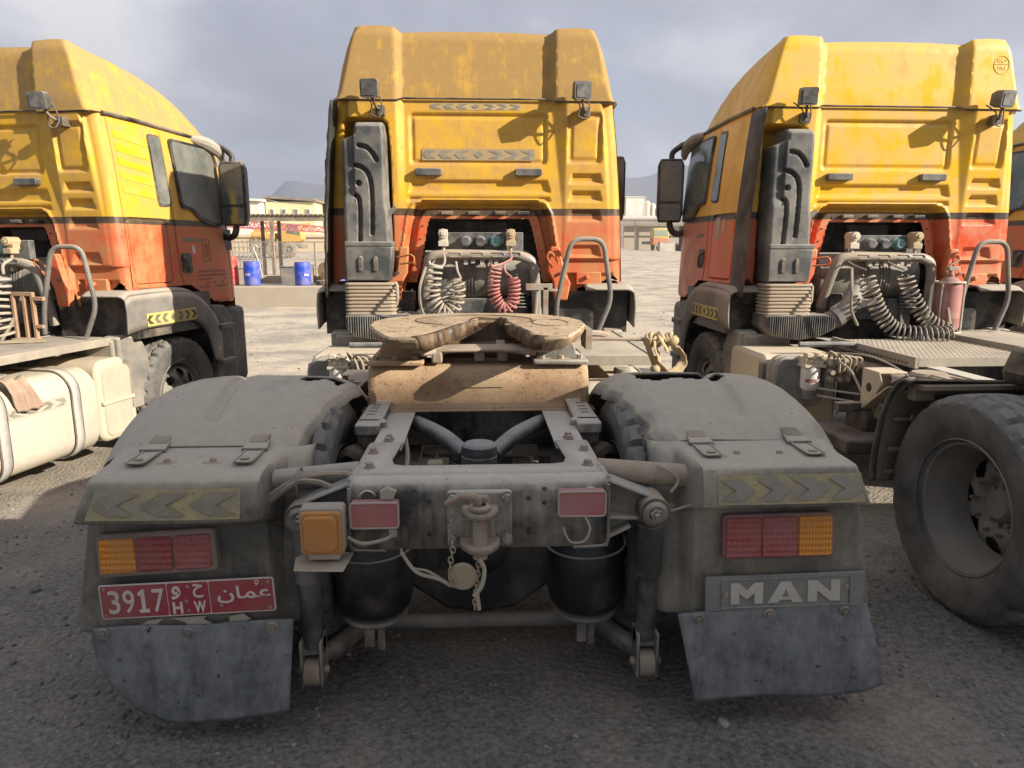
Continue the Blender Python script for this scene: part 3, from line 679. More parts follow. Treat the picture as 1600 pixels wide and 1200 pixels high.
# wheel arches with tape, lower cab skirt, steps
for s in (-1, 1):
    out = [(5.53, 1.265), (5.57, 1.288), (5.66, 1.302), (6.24, 1.302), (6.47, 1.24), (6.63, 1.14), (6.75, 1.0), (6.80, .85), (6.80, .58)]
    op = [(p.x, p.y) for p in smooth_path([(a, b, 0) for a, b in out], 4)]
    mb = MB(); n = len(op)
    def arch_pt(u, v):
        i = min(n - 1, int(round(u * (n - 1)))); y, z = op[i]; x = .84 + .385 * v; e = max(0, (v - .86) / .14)
        return (s * x, y, z - .03 * e * e)
    mb.grid(arch_pt, n - 1, 14, flip=s < 0)
    inn = [(5.525, .975), (5.72, 1.0), (6.0, 1.0), (6.38, 1.0), (6.52, .93), (6.61, .80), (6.68, .60)]
    ip = [(p.x, p.y) for p in smooth_path([(a, b, 0) for a, b in inn], 5)]
    def face(u, v):
        i = u * (n - 1); a = int(min(n - 2, i)); f = i - a; y0 = op[a][0] * (1 - f) + op[a + 1][0] * f; z0 = op[a][1] * (1 - f) + op[a + 1][1] * f - .03
        j = u * (len(ip) - 1); b = int(min(len(ip) - 2, j)); g = j - b; y1 = ip[b][0] * (1 - g) + ip[b + 1][0] * g; z1 = ip[b][1] * (1 - g) + ip[b + 1][1] * g
        return (s * (1.225 + .008 * math.sin(v * 3.1)), y0 + (y1 - y0) * v, z0 + (z1 - z0) * v)
    mb.grid(face, 40, 5, flip=s > 0)
    ar = mb.build('wheel_arch', ARCHM, truck, solid=.014, smooth=40)
    chev_tape(ar, (lambda u, v, w, s=s: (s * (1.2405 + w), 5.75 + u, 1.015 + v)), .66, .105, 7, TAPEY, TAPEK)
    mb = MB(); mb.box(min(s * .72, s * 1.10), max(s * .72, s * 1.10), 5.50, 5.60, .70, .93)          # skirt behind the wheel
    mb.prism([(5.52, .95), (5.62, .96), (5.78, .92), (5.86, .80), (5.90, .35), (5.52, .35)], F_yz, s * .98, s * 1.14)
    mb.build('rear_arch_skirt', ARCHM, truck, bevel=.02)
    mb = MB(); mb.prism([(6.74, 1.12), (6.96, 1.10), (7.06, .98), (7.10, .85), (7.12, .30), (6.72, .30)], F_yz, s * .9, s * 1.19); st = mb.build('step_well', BLACKP, truck, bevel=.03)
    for z in (.90, .56):
        mb = MB(); mb.box(min(s * 1.10, s * 1.26), max(s * 1.10, s * 1.26), 6.76, 7.0, z - .025, z + .025); mb.build('step', GREYP, st, bevel=.008)
    mb = MB(); mb.box(min(s * .50, s * 1.20), max(s * .50, s * 1.20), 5.68, 6.70, .92, 1.25); mb.build('arch_dark_fill', BLACKP, truck)  # black block put in so the inside of the arch looks shaded
mb = MB(); mb.box(-1.12, 1.12, 6.98, 7.45, .28, 1.06); mb.build('bumper', BLACKP, truck, bevel=.06)
mb = MB(); mb.grid(lambda u, v: ((u * 2 - 1) * 1.0, 7.33 + .16 * (1 - (u * 2 - 1) ** 2) - .05 * v, 1.9 + .68 * v), 12, 4, flip=True); mb.build('windscreen', GLASSC, cab, solid=.01)
mb = MB(); mb.box(-.78, .78, 5.9, 7.2, .62, 1.16); mb.build('cab_underside', BLACKP, truck)
# ------------------------------------------------------------------ intake stack with its bellows
def stack():
    X0, X1 = -.985, -.672; nx, nz = 60, 200
    def P(px, py): return ((px - 746) * (.00457 + (py - 190) * 1.1e-6), 2.486 - (py - 190) * .00454)
    def Z1(zx, zy): return P(480 + zx * .3375, 20 + zy * .3375)
    g = [[(p_.x, p_.y) for p_ in smooth_path([(*Z1(*p), 0) for p in q], 8)] for q in ([(238, 612), (272, 620), (300, 645), (320, 678)], [(226, 703), (256, 714), (278, 736), (294, 775), (301, 840), (303, 930), (303, 1020)], [(228, 842), (240, 858), (246, 900), (247, 980), (247, 1060)])]
    hole = Z1(238, 785)
    u = np.linspace(0, 1, nx + 1); z = np.linspace(1.60, 2.488, nz + 1); U, Z = np.meshgrid(u, z)
    xl = np.interp(Z, [1.60, 2.36, 2.40, 2.49], [X0, -.985, -.892, -.880]); xr = np.interp(Z, [1.60, 1.66, 1.85, 1.90, 1.95, 2.40, 2.49], [-.642, -.652, -.66, -.668, -.672, -.672, -.684])
    X = xl + (xr - xl) * U; d = np.zeros_like(X)
    for q in g: d -= .05 * sst(.021, .010, d_poly(X, Z, q))
    d -= .05 * sst(.026, .014, np.hypot(X - hole[0], Z - hole[1]))
    d -= .03 * sst(-.890, -.896, X) * sst(1.9, 2.0, Z)                 # thinner plate on the left
    e = np.clip(np.minimum(X - xl, xr - X) / .03, 0, 1); d -= .03 * (1 - np.sqrt(1 - (1 - e) ** 2))
    d -= .05 * sst(2.44, 2.49, Z) ** 2
    V = np.stack([X, 5.43 - d + .05 * sst(1.9, 1.6, Z) * 0, Z], -1).reshape(-1, 3)
    F = [(j * (nx + 1) + i, j * (nx + 1) + i + 1, (j + 1) * (nx + 1) + i + 1, (j + 1) * (nx + 1) + i) for j in range(nz) for i in range(nx)]
    mb = MB(); mb.arr(V, F)
    for (i0, i1) in ((0, 0), (nx, nx)):
        for j in range(nz):
            a, b = V[j * (nx + 1) + i0], V[(j + 1) * (nx + 1) + i0]
            mb.add([a, b, (b[0], 5.66, b[2]), (a[0], 5.66, a[2])], [(0, 1, 2, 3)])
    T = nz * (nx + 1)
    for i in range(nx):
        a, b = V[T + i], V[T + i + 1]; mb.add([a, b, (b[0], 5.62, b[2] + .0), (a[0], 5.62, a[2])], [(0, 1, 2, 3)])
    mb.prism([(-.66, 1.86), (-.61, 1.90), (-.60, 1.875), (-.655, 1.815)], F_xz, 5.47, 5.50)
    return mb
stk = stack().build('intake_stack', STACKM, truck, smooth=50)
mb = MB(); mb.prism([(-.985, 1.345), (-.655, 1.345), (-.63, 1.60), (-.985, 1.62)], F_xz, 5.41, 5.64)
for x in (-.87, -.76): mb.prism(rrect(x - .02, x + .02, 1.41, 1.53, .018, 3), F_xz, 5.40, 5.425)
low = mb.build('stack_outlet', STACKM, stk, bevel=.015)
for x in (-.87, -.76):
    mb = MB(); mb.prism(rrect(x - .012, x + .012, 1.42, 1.52, .011, 3), F_xz, 5.396, 5.42); mb.build('outlet_slot', BLACKP, stk)
mb = MB(); mb.box(-.985, -.63, 5.405, 5.64, 1.598, 1.635); mb.build('outlet_collar', STACKM, stk, bevel=.008)
mb = MB()                                    # tan concertina below the stack
N = 9
for k in range(N):
    z = 1.335 - k * .0275
    for dz, g in ((0, .0), (-.009, .014), (-.018, .014)):
        P = rrect(-.985 - g, -.63 + g, 5.40 - g, 5.60 + g, .05, 4); mb.v += [(a, b, z + dz) for a, b in P]
m = 20; K = 3 * N
mb.f = [(j * m + i, j * m + (i + 1) % m, (j + 1) * m + (i + 1) % m, (j + 1) * m + i) for j in range(K - 1) for i in range(m)]; mb.mi = [0] * len(mb.f)
mb.build('intake_bellows', BELLOW, stk, smooth=20)
mb = MB(); mb.tube([(-.625, 5.45, 1.33), (-.612, 5.44, 1.31), (-.61, 5.44, 1.20), (-.625, 5.45, 1.16)], .016, 8); mb.build('bellows_clamp', RUSTST, stk)
mb = MB(); mb.box(-.985, -.63, 5.41, 5.6, 1.06, 1.10)
mb.prism([(-.99, 1.09), (-.52, 1.10), (-.44, 1.06), (-.44, .99), (-.56, .93), (-.72, .90), (-.93, .93), (-.99, 1.0)], F_xz, 5.36, 5.66)
for i in range(30):                          # ribbed elbow
    x = -.97 + i * .0175; zt = 1.098; zb = float(np.interp(x, [-.99, -.93, -.72, -.56, -.44], [1.0, .935, .905, .935, 1.0]))
    mb.box(x, x + .007, 5.335, 5.37, zb, zt - .01)
mb.build('ribbed_elbow', STACKM, stk, bevel=.004)
mb = MB(); mb.tube(smooth_path([(-.47, 5.45, 1.04), (-.38, 5.42, 1.08), (-.28, 5.45, 1.18), (-.15, 5.6, 1.30)], 6), .07, 14); mb.tube([(-.415, 5.42, 1.06), (-.375, 5.42, 1.085)], .08, 14); mb.build('intake_duct', STACKM, stk)

# ------------------------------------------------------------------ what shows in the arch: air tank, valve panel, crossover pipe, hoses
mb = MB(); mb.box(-.75, .75, 6.12, 6.4, .75, 1.84); mb.build('engine_bulkhead', BLACKP, truck)  # black box added to stand in for deep shade inside the opening
mb = MB(); mb.cyl((-.42, 5.88, 1.37), (.40, 5.88, 1.37), .20, n=28)
for x in (-.06, .12): 
    for k in range(4): mb.cyl((x + k * .025 - .04, 5.88, 1.37), (x + k * .025 - .028, 5.88, 1.37), .21, n=28)
mb.lathe([(.0, -.05), (.10, -.045), (.19, -.01), (.20, 0)], (-.42, 5.88, 1.37), (1, 0, 0), 24); mb.lathe([(.20, 0), (.19, .02), (.10, .05), (0, .055)], (.40, 5.88, 1.37), (1, 0, 0), 24)
mb.build('air_cleaner', DIRTY, truck)
mb = MB(); mb.box(-.42, .40, 5.72, 5.79, 1.02, 1.19); mb.box(-.33, -.22, 5.68, 5.9, .95, 1.24); mb.box(.28, .37, 5.68, 5.9, .95, 1.24)
for k in range(5): mb.cyl((.335, 5.68, 1.12 + k * .026), (.335, 5.68, 1.133 + k * .026), .07, n=16)
mb.build('engine_cover', DARKST, truck, bevel=.01)
mb = MB(); mb.box(-.10, .25, 5.92, 5.96, 1.70, 1.80)
mb.build('maker_plate', GRIME, truck, bevel=.01)
mb = MB(); mb.box(-.245, .335, 5.28, 5.34, 1.555, 1.70); vp = mb.build('valve_panel', DARKST, truck, bevel=.006)
for i, x in enumerate((-.085, .02, .135)):
    mb = MB(); mb.lathe([(.045, 0), (.045, -.02), (.036, -.025), (.036, -.06), (.028, -.068), (0, -.068)], (x, 5.28, 1.635), (0, 1, 0), 18)
    mb.box(x + .03, x + .055, 5.235, 5.275, 1.62, 1.65)
    mb.build('cable_socket', TEALP if i == 2 else DARKST, vp)
for x in (-.245, .24):
    mb = MB(); mb.box(x - .035, x + .035, 5.17, 5.25, 1.60, 1.64); mb.cyl((x, 5.16, 1.69), (x, 5.28, 1.69), .034, n=14); mb.box(x - .03, x + .03, 5.2, 5.27, 1.63, 1.72); mb.cyl((x, 5.15, 1.69), (x, 5.162, 1.69), .017, n=10)
    mb.cyl((x, 5.21, 1.60), (x, 5.21, 1.55), .012, n=8)
    cp = mb.build('air_coupling', SANDAL if x < 0 else mat('sandy_brass', (.5, .36, .16), .5, dust=.45), vp, bevel=.004)
mb = MB(); mb.tube(rpath([(-.40, 5.32, 1.16), (-.375, 5.24, 1.40), (-.335, 5.22, 1.535), (-.25, 5.22, 1.545), (.31, 5.22, 1.535), (.40, 5.24, 1.50), (.425, 5.26, 1.38), (.445, 5.32, 1.06)], .09), .036, 14)
cpipe = mb.build('crossover_pipe', PIPEM, truck)
for x in (-.16, .0, .15, .27):
    mb = MB(); mb.tube(rpath([(x - .04, 5.182, 1.527), (x + .035, 5.182, 1.527), (x + .045, 5.183, 1.54), (x + .035, 5.184, 1.556), (x - .04, 5.184, 1.556)], .01), .005, 6); mb.build('weld_seam', PIPEM, cpipe)
mb = MB()
for x in (-.10, -.05, .02, .08, .12, .2): mb.box(x, x + .03, 5.22, 5.26, 1.47 + .01 * ((x * 100) % 2), 1.505)
mb.each('pipe_fitting', GALV, cpipe)
def set_back(objs, k, dy):
    """make the panel group a little larger about its own middle line and set it deeper into the arch"""
    for o in objs:
        for v in o.data.vertices: v.co = (v.co.x * k, v.co.y + dy, 1.6 + (v.co.z - 1.6) * k)
def under(o):
    return [o] + [k for c in C.objects if c.parent == o for k in under(c)]
set_back(under(vp) + under(cpipe), 1.06, .33)
def hose(name, path, R, r, turns, m, who, lead=()):
    mb = MB(); pts = coil(path, R, r, turns); mb.tube(pts, r, 7)
    for l in lead: mb.tube(smooth_path(l, 8), r, 7)
    o = mb.build(name, m, truck)
    if 'R' not in who: set_back([o], 1.05, .27)
    return only(o, who)
hose('coiled_air_hose', [(-.30, 5.12, 1.48), (-.315, 5.10, 1.36), (-.325, 5.10, 1.25), (-.29, 5.10, 1.17), (-.225, 5.10, 1.14), (-.165, 5.10, 1.19), (-.145, 5.10, 1.28), (-.155, 5.10, 1.37)], .052, .0085, 17, HOSEG, 'CF',
     [[(-.245, 5.21, 1.55), (-.235, 5.18, 1.50), (-.26, 5.16, 1.46), (-.35, 5.12, 1.48)], [(-.12, 5.10, 1.375), (-.145, 5.14, 1.43), (-.155, 5.2, 1.49)]])
hose('coiled_air_hose', [(.13, 5.10, 1.46), (.115, 5.08, 1.36), (.115, 5.08, 1.27), (.15, 5.08, 1.19), (.195, 5.08, 1.165), (.245, 5.08, 1.20), (.26, 5.08, 1.29), (.255, 5.08, 1.38)], .040, .0085, 21, HOSER, 'CF',
     [[(.24, 5.21, 1.55), (.24, 5.18, 1.51), (.17, 5.14, 1.475), (.10, 5.10, 1.46)], [(.24, 5.08, 1.385), (.20, 5.12, 1.42), (.19, 5.16, 1.47)]])
# the right truck's hoses sag down to the catwalk, the left truck's hang
hose('coiled_air_hose', [(-.23, 5.36, 1.40), (-.20, 5.32, 1.28), (-.13, 5.30, 1.12), (-.03, 5.27, 1.0), (.08, 5.22, .965), (.22, 5.18, .96), (.36, 5.16, .965)], .058, .0075, 24, HOSED, 'R', [[(-.30, 5.5, 1.50), (-.29, 5.42, 1.47), (-.23, 5.36, 1.44)]])
hose('coiled_air_hose', [(.08, 5.36, 1.40), (.11, 5.32, 1.28), (.17, 5.30, 1.16), (.27, 5.27, 1.04), (.40, 5.22, .97)], .058, .0075, 15, HOSED, 'R', [[(.02, 5.5, 1.50), (.03, 5.42, 1.47), (.08, 5.36, 1.44)]])
hose('coiled_air_hose', [(.30, 5.05, 1.45), (.30, 5.03, 1.30), (.31, 5.0, 1.15), (.33, 5.0, 1.0)], .085, .011, 9, HOSEG, 'L', [[(.30, 5.2, 1.56), (.30, 5.12, 1.52), (.36, 5.05, 1.46)]])
hose('coiled_air_hose', [(.12, 5.05, 1.45), (.12, 5.03, 1.30), (.13, 5.0, 1.15), (.15, 5.0, 1.0)], .075, .011, 9, HOSEG, 'L')
mb = MB(); mb.tube(smooth_path([(-.38, 5.3, 1.45), (-.42, 5.2, 1.30), (-.41, 5.2, 1.15), (-.35, 5.2, 1.03)], 8), .011, 7); mb.tube(smooth_path([(.45, 5.4, 1.3), (.43, 5.3, 1.1), (.40, 5.2, .95)], 8), .013, 7); mb.each('loose_cable', HOSEK, truck)
# grab hoop and the small rusty bracket on the right of the catwalk
mb = MB(); mb.tube(rpath([(.60, 5.40, .98), (.60, 5.42, 1.18), (.71, 5.44, 1.655), (.955, 5.46, 1.655), (1.03, 5.46, 1.20), (.93, 5.44, .96)], .09), .019, 10); mb.build('grab_hoop', GREYP, truck)
mb = MB(); mb.box(.36, .56, 5.36, 5.39, 1.275, 1.325); mb.box(.49, .53, 5.36, 5.40, .98, 1.30); mb.box(.53, .60, 5.36, 5.39, 1.265, 1.285); only(mb.build('hose_bracket', RUSTST, truck, bevel=.004), 'C')
mb = MB(); mb.tube(rpath([(-.36, 4.95, .90), (-.55, 4.98, .92), (-.9, 4.98, .92)], .05), .02, 8); mb.build('intake_support', DARKST, truck)

# ------------------------------------------------------------------ frame
fr = MB()
for s in (-1, 1):                            # channel rails
    a, b = s * .40, s * .285
    fr.box(min(a, b), max(a, b), 2.52, 6.6, .862, .870); fr.box(min(a, s * .392), max(a, s * .392), 2.52, 6.6, .62, .862); fr.box(min(a, b), max(a, b), 2.52, 6.6, .612, .620)
frame = fr.build('frame_rails', FRAMEM, truck, bevel=.003)
mb = MB()                                    # rear closing member: top plate with a notch, front skirt folded down
out = [(-.402, 2.575), (-.285, 2.575), (-.30, 2.36), (-.285, 2.30), (-.25, 2.285), (.25, 2.285), (.285, 2.30), (.30, 2.36), (.285, 2.575), (.402, 2.575), (.402, 2.19), (-.402, 2.19)]
V = []; prof = [(2.19, .878), (2.165, .872), (2.15, .855), (2.145, .82), (2.145, .65)]
mb.add([(x, y, .878) for x, y in out], [tuple(range(len(out)))])
nx = 40
V = [(-.402 + .804 * i / nx, y, z) for y, z in prof for i in range(nx + 1)]
mb.add(V, [(j * (nx + 1) + i, (j + 1) * (nx + 1) + i, (j + 1) * (nx + 1) + i + 1, j * (nx + 1) + i + 1) for j in range(4) for i in range(nx)])
for s in (-1, 1): mb.add([(s * .404, 2.575, .878), (s * .404, 2.19, .878), (s * .404, 2.15, .855), (s * .404, 2.145, .65), (s * .404, 2.30, .65), (s * .404, 2.575, .72)], [(0, 1, 2, 3, 4, 5)])
rear = mb.build('rear_cross_member', FRAMEM, frame, solid=.010, smooth=40)
for s in (-1, 1):                            # eye-shaped cut-outs in the corners, small holes, flange at the foot
    mb = MB(); P = [(s * .352 + .024 * math.cos(t) * (1.15 if math.sin(t) > 0 else .9), .812 + .033 * math.sin(t)) for t in np.linspace(0, 2 * math.pi, 22)[:-1]]
    m = len(P); mb.add([(x, 2.137 + .055 * max(0, (z - .83)) * 4, z) for x, z in P], [tuple(range(m)) if False else tuple(range(m))]); mb.build('corner_opening', BLACKP, frame, smooth=0)
    mb = MB(); mb.tube([(x, 2.137 + .055 * max(0, (z - .83)) * 4, z) for x, z in P], .006, 6, closed=True); mb.build('opening_rim', FRAMEM, frame)
mb = MB()
for x, z in ((-.205, .845), (-.205, .80), (-.205, .83), (.205, .80), (.205, .845), (.155, .815), (.155, .70), (-.16, .81), (-.16, .70), (.155, .71)): mb.cyl((x, 2.1385, z), (x, 2.137, z), .008, n=10)
mb.each('frame_hole', BLACKP, frame)
for s in (-1, 1):
    for x, y in ((.385, 2.66), (.38, 2.585), (.375, 2.44), (.362, 2.265)):
        if y > 2.58: x = .345
        if 2.58 < y < 2.6: y = 2.615
        z = .872 if y > 2.576 else .883
        mb = MB(); mb.cyl((s * x, y, z), (s * x, y, z + .004), .019, n=14); mb.hexb((s * x, y, z + .004), (0, 0, 1), .0135, .014); mb.build('bolt', RUSTST, frame)
    mb = MB(); mb.box(min(s * .40, s * .50), max(s * .40, s * .50), 2.78, 3.25, .85, .90); mb.prism([(.38, .90), (.50, .90), (.50, .80), (.43, .76), (.38, .78)], lambda u, v, w: (s * u, w, v), 2.84, 2.88)
    br = mb.build('spring_bracket', FRAMEM, frame, bevel=.01)
    mb = MB(); 
    for k in range(4): mb.box(min(s * .44, s * .475), max(s * .44, s * .475), 2.95 + k * .06, 2.965 + k * .06, .8985, .9015)
    mb.each('bracket_slot', BLACKP, br)
    mb = MB(); mb.lathe([(.03, 0), (.055, .01), (.06, .03), (.045, .04), (.06, .055), (.045, .07), (.055, .09), (.03, .10)], (s * .50, 2.88, .74), (s * .35, -1, 0), 16); mb.build('bump_stop', BLACKD, br)
mb = MB(); mb.box(-.39, .39, 3.3, 3.36, .66, .84); mb.box(-.39, .39, 4.4, 4.46, .64, .85); mb.box(-.39, .39, 5.3, 5.36, .64, .85); mb.each('cross_member', FRAMEM, frame, bevel=.01)
# tow hitch on the rear member
mb = MB(); mb.prism([(-.102, .85), (.102, .85), (.102, .66), (-.102, .66)], F_xz, 2.118, 2.139); hit = mb.build('tow_hitch', FRAMEM, truck, bevel=.012)
for x in (-.085, .085):
    for z in (.828, .69):
        mb = MB(); mb.cyl((x, 2.118, z), (x, 2.114, z), .019, n=14); mb.hexb((x, 2.114, z), (0, -1, 0), .0145, .017); mb.cyl((x, 2.10, z), (x, 2.09, z), .007, n=8); mb.build('bolt', DIRTY, hit)
mb = MB()
for z0, z1, w in ((.782, .808, .062), (.672, .70, .066)):
    mb.prism([(-w, 2.12), (-w * .9, 2.07), (-w * .5, 2.03), (0, 2.015), (w * .5, 2.03), (w * .9, 2.07), (w, 2.12)], F_xy, z0, z1)
mb.prism([(-.055, .665), (.055, .665), (.03, .84), (-.03, .84)], F_xz, 2.10, 2.12)
mb.build('jaw', mat('jaw_steel', (.13, .125, .115), .5, dust=.32, up=.5, bump=.2), hit, bevel=.010)
mb = MB(); mb.cyl((0, 2.055, .815), (0, 2.055, .655), .023, n=16); mb.lathe([(.018, 0), (.034, .004), (.034, .012), (.02, .018)], (0, 2.055, .81), (0, 0, 1), 16); mb.tube(smooth_path([(-.005, 2.05, .83), (-.01, 2.04, .855), (-.05, 2.05, .858), (-.085, 2.06, .838), (-.10, 2.07, .825)], 6), .0115, 9); mb.build('hitch_pin', RUSTST, hit)
mb = MB(); zc = .822
for k in range(15):                          # chain from the pin to the disc
    p = Vector((-.088 + .004 * math.sin(k), 2.06 - .002 * k, .82 - k * .0165)); a = (k % 2) * math.pi / 2
    mb.tube([p + Vector((.0075 * math.cos(t) * math.cos(a), .0075 * math.cos(t) * math.sin(a), .0125 * math.sin(t))) for t in np.linspace(0, 2 * math.pi, 9)[:-1]], .0028, 5, closed=True)
for k in range(12):
    p = Vector((-.002 - .0015 * k, 2.045 - .002 * k, .668 - k * .0145)); a = (k % 2) * math.pi / 2
    mb.tube([p + Vector((.007 * math.cos(t) * math.cos(a), .007 * math.cos(t) * math.sin(a), .0115 * math.sin(t))) for t in np.linspace(0, 2 * math.pi, 9)[:-1]], .0028, 5, closed=True)
mb.build('chain', RUSTST, hit)
mb = MB(); mb.lathe([(0, 0), (.040, 0), (.045, .004), (.045, .012), (.04, .016), (0, .016)], (-.055, 2.035, .60), (.06, 1, .04), 26); mb.build('hitch_disc', mat('disc_brass', (.34, .30, .20), .5, dust=.5), hit)
mb = MB(); mb.tube(smooth_path([(-.004, 2.03, .665), (.012, 2.025, .63), (.004, 2.02, .58), (-.02, 2.02, .545)], 5), .007, 6); mb.tube([(-.012, 2.02, .56), (-.005, 2.02, .50)], .007, 6); mb.tube(smooth_path([(-.25, 2.12, .65), (-.20, 2.08, .60), (-.13, 2.05, .59), (-.09, 2.04, .57)], 6), .006, 6); mb.tube(smooth_path([(-.26, 2.15, .66), (-.22, 2.1, .61), (-.16, 2.07, .605), (-.08, 2.05, .56)], 6), .004, 6); mb.build('tangled_wire', HOSEG, hit)
for s, (x0, x1, z0, z1) in ((-1, (-.402, -.252, .738, .822)), (1, (.246, .396, .766, .848))):
    mb = MB(); mb.prism(rrect(x0, x1, z0, z1, .008, 2), F_xz, 2.10, 2.14); rf = mb.build('rear_reflector', REFL, truck, bevel=.005)
    mb = MB(); mb.tube(rrect_path := [(x, 2.1, z) for x, z in rrect(x0 + .001, x1 - .001, z0 + .001, z1 - .001, .009, 2)], .0035, 5, closed=True); mb.build('reflector_rim', mat('rim_pale', (.45, .36, .32), .6, dust=.4), rf)
mb = MB(); mb.tube(smooth_path([(.33, 2.10, .766), (.345, 2.09, .73), (.33, 2.09, .69), (.29, 2.10, .68), (.272, 2.12, .70), (.268, 2.13, .72)], 7), .0035, 6); mb.tube(smooth_path([(-.41, 2.1, .71), (-.36, 2.08, .698), (-.29, 2.10, .705), (-.27, 2.12, .72)], 6), .006, 6); mb.box(-.285, -.262, 2.11, 2.14, .705, .73)
mb.prism([(-.31, .825), (-.27, .825), (-.26, .85), (-.29, .86), (-.31, .85)], F_xz, 2.12, 2.145); mb.each('lamp_wiring', HOSEG, truck)
mb = MB(); mb.tube(rpath([(.408, 2.13, .86), (.412, 2.13, .67), (.40, 2.135, .652), (.30, 2.137, .647)], .02), .005, 6); mb.tube(rpath([(-.408, 2.13, .86), (-.412, 2.13, .67), (-.40, 2.135, .652), (-.30, 2.137, .647)], .02), .005, 6); mb.each('frame_edge', DIRTY, frame)
# amber indicator on its bent bracket, left of the frame
mb = MB(); mb.prism(rrect(-.548, -.415, .672, .822, .012, 3), F_xz, 2.06, 2.12); am = mb.build('indicator_lamp', mat('lamp_back', (.30, .27, .24), .6, dust=.45), truck, bevel=.005)
mb = MB(); mb.prism(rrect(-.543, -.420, .677, .815, .012, 3), F_xz, 2.045, 2.062); mb.prism(rrect(-.532, -.431, .69, .805, .02, 3), F_xz, 2.032, 2.046); mb.build('lens', mat('lens_amber_dull', (.56, .20, .015), .35, dust=.34, up=.3, dcol=(.40, .22, .10), var=.15, vs=8, bump=.4, bs=260), am, bevel=.006)
mb = MB(); mb.box(-.525, -.43, 2.06, 2.11, .655, .675); mb.prism([(-.56, 2.01), (-.41, 2.0), (-.40, 2.13), (-.54, 2.15), (-.575, 2.10)], F_xy, .642, .648); mb.build('lamp_shield', mat('pale_sheet', (.5, .48, .44), .6, dust=.45, up=.3), am, bevel=.003)

# ------------------------------------------------------------------ suspension: brackets, shock absorbers, air springs, axle, tank
for s in (-1, 1):
    mb = MB(); mb.prism([(.40, .86), (.45, .845), (.585, .79), (.615, .76), (.615, .715), (.585, .69), (.55, .685), (.50, .70), (.46, .66), (.40, .62)], lambda u, v, w: (s * u, w, v), 2.235, 2.275)
    for a, b in (((.41, .85), (.59, .78)), ((.41, .72), (.555, .715)), ((.41, .645), (.50, .69))): mb.beam((s * a[0], 2.22, a[1]), (s * b[0], 2.22, b[1]), .05, .014, (0, 0, 1))
    mb.box(min(s * .405, s * .425), max(s * .405, s * .425), 2.19, 2.33, .62, .87)
    br = mb.build('shock_bracket', mat('cast_bracket', (.07, .07, .067), .55, dust=.30, up=.8, bump=.25, bs=70, dcol=(.36, .33, .275)), truck, bevel=.010)
    mb = MB(); mb.cyl((s * .572, 2.17, .745), (s * .572, 2.28, .745), .052, n=26); mb.build('bushing', BLACKD, br, bevel=.004)
    mb = MB(); mb.lathe([(.036, 0), (.042, -.006), (.030, -.016), (.022, -.016)], (s * .572, 2.17, .745), (0, 1, 0), 22); mb.hexb((s * .572, 2.156, .745), (0, -1, 0), .021, .016); mb.cyl((s * .572, 2.145, .745), (s * .572, 2.125, .745), .010, n=10); mb.build('bolt', DIRTY, br)
    for k in range(5): 
        mb = MB(); mb.hexb((s * .407, 2.175, .855 - k * .048), (s, -.3, 0), .0125, .015); mb.build('bolt', DIRTY, br)
    mb = MB(); mb.cyl((s * .572, 2.235, .69), (s * .576, 2.255, .50), .048, n=20); mb.cyl((s * .574, 2.245, .60), (s * .582, 2.28, .24), .034, n=18); sh = mb.build('shock_absorber', DARKST, truck, bevel=.003)
    mb = MB()
    for k in (-1, 1): mb.box(s * .585 + k * .034 - .006, s * .585 + k * .034 + .006, 2.24, 2.33, .10, .27)
    mb.box(s * .585 - .04, s * .585 + .04, 2.26, 2.32, .21, .27)
    mb.build('shock_fork', DIRTY, sh, bevel=.008)
    mb = MB(); mb.cyl((s * .585 - .028, 2.275, .145), (s * .585 + .028, 2.275, .145), .048, n=22); mb.cyl((s * .585 - .055, 2.275, .15), (s * .585 + .055, 2.275, .15), .014, n=10); mb.build('shock_eye', mat('eye_steel', (.16, .15, .135), .5, dust=.35, up=.4), sh, bevel=.004)
    mb = MB(); mb.lathe([(.0, .36), (.10, .36), (.118, .345), (.122, .30), (.142, .27), (.146, .18), (.144, .07), (.134, .03), (.118, .01), (.112, .02), (.10, .0), (.0, .0)], (s * .398, 2.50, .255), (0, 0, 1), 36)
    bag = mb.build('air_spring', RUBBER, truck, smooth=45)
    mb = MB(); mb.tube([(s * .398 + .147 * math.cos(t), 2.50 + .147 * math.sin(t), .505 + .006 * math.cos(t)) for t in np.linspace(0, 2 * math.pi, 30)[:-1]], .004, 5, closed=True); mb.build('bag_seam', DIRTY, bag)
    mb = MB(); mb.lathe([(0, 0), (.118, 0), (.122, -.012), (.10, -.03), (.05, -.03), (0, -.03)], (s * .398, 2.50, .252), (0, 0, 1), 30); mb.box(s * .398 - .035, s * .398 + .0, 2.44, 2.46, .13, .23); mb.box(s * .398 + .01, s * .398 + .035, 2.47, 2.49, .10, .23); mb.build('spring_seat', DIRTY, bag)
    mb = MB(); mb.tube(smooth_path([(s * .585, 2.33, .15), (s * .555, 2.42, .13), (s * .52, 2.56, .10), (s * .46, 2.72, .08)], 6), [.026] * 6 + [.036] * 13, 12); mb.build('trailing_link', DIRTY, truck)
mb = MB(); mb.cyl((-.55, 2.72, .075), (.55, 2.72, .075), .032, n=16); mb.build('anti_roll_bar', mat('bar_blue_grey', (.10, .11, .12), .5, dust=.3, up=.4), truck)
mb = MB(); mb.cyl((-.60, 2.85, .48), (.60, 2.85, .48), .095, n=24)
P = [(0, -.27), (.0, -.27)]
mb.lathe([(.0, -.16), (.08, -.155), (.17, -.12), (.225, -.06), (.24, 0), (.225, .06), (.16, .13), (.10, .2), (.09, .36)], (0, 2.80, .42), (0, 1, 0), 34)
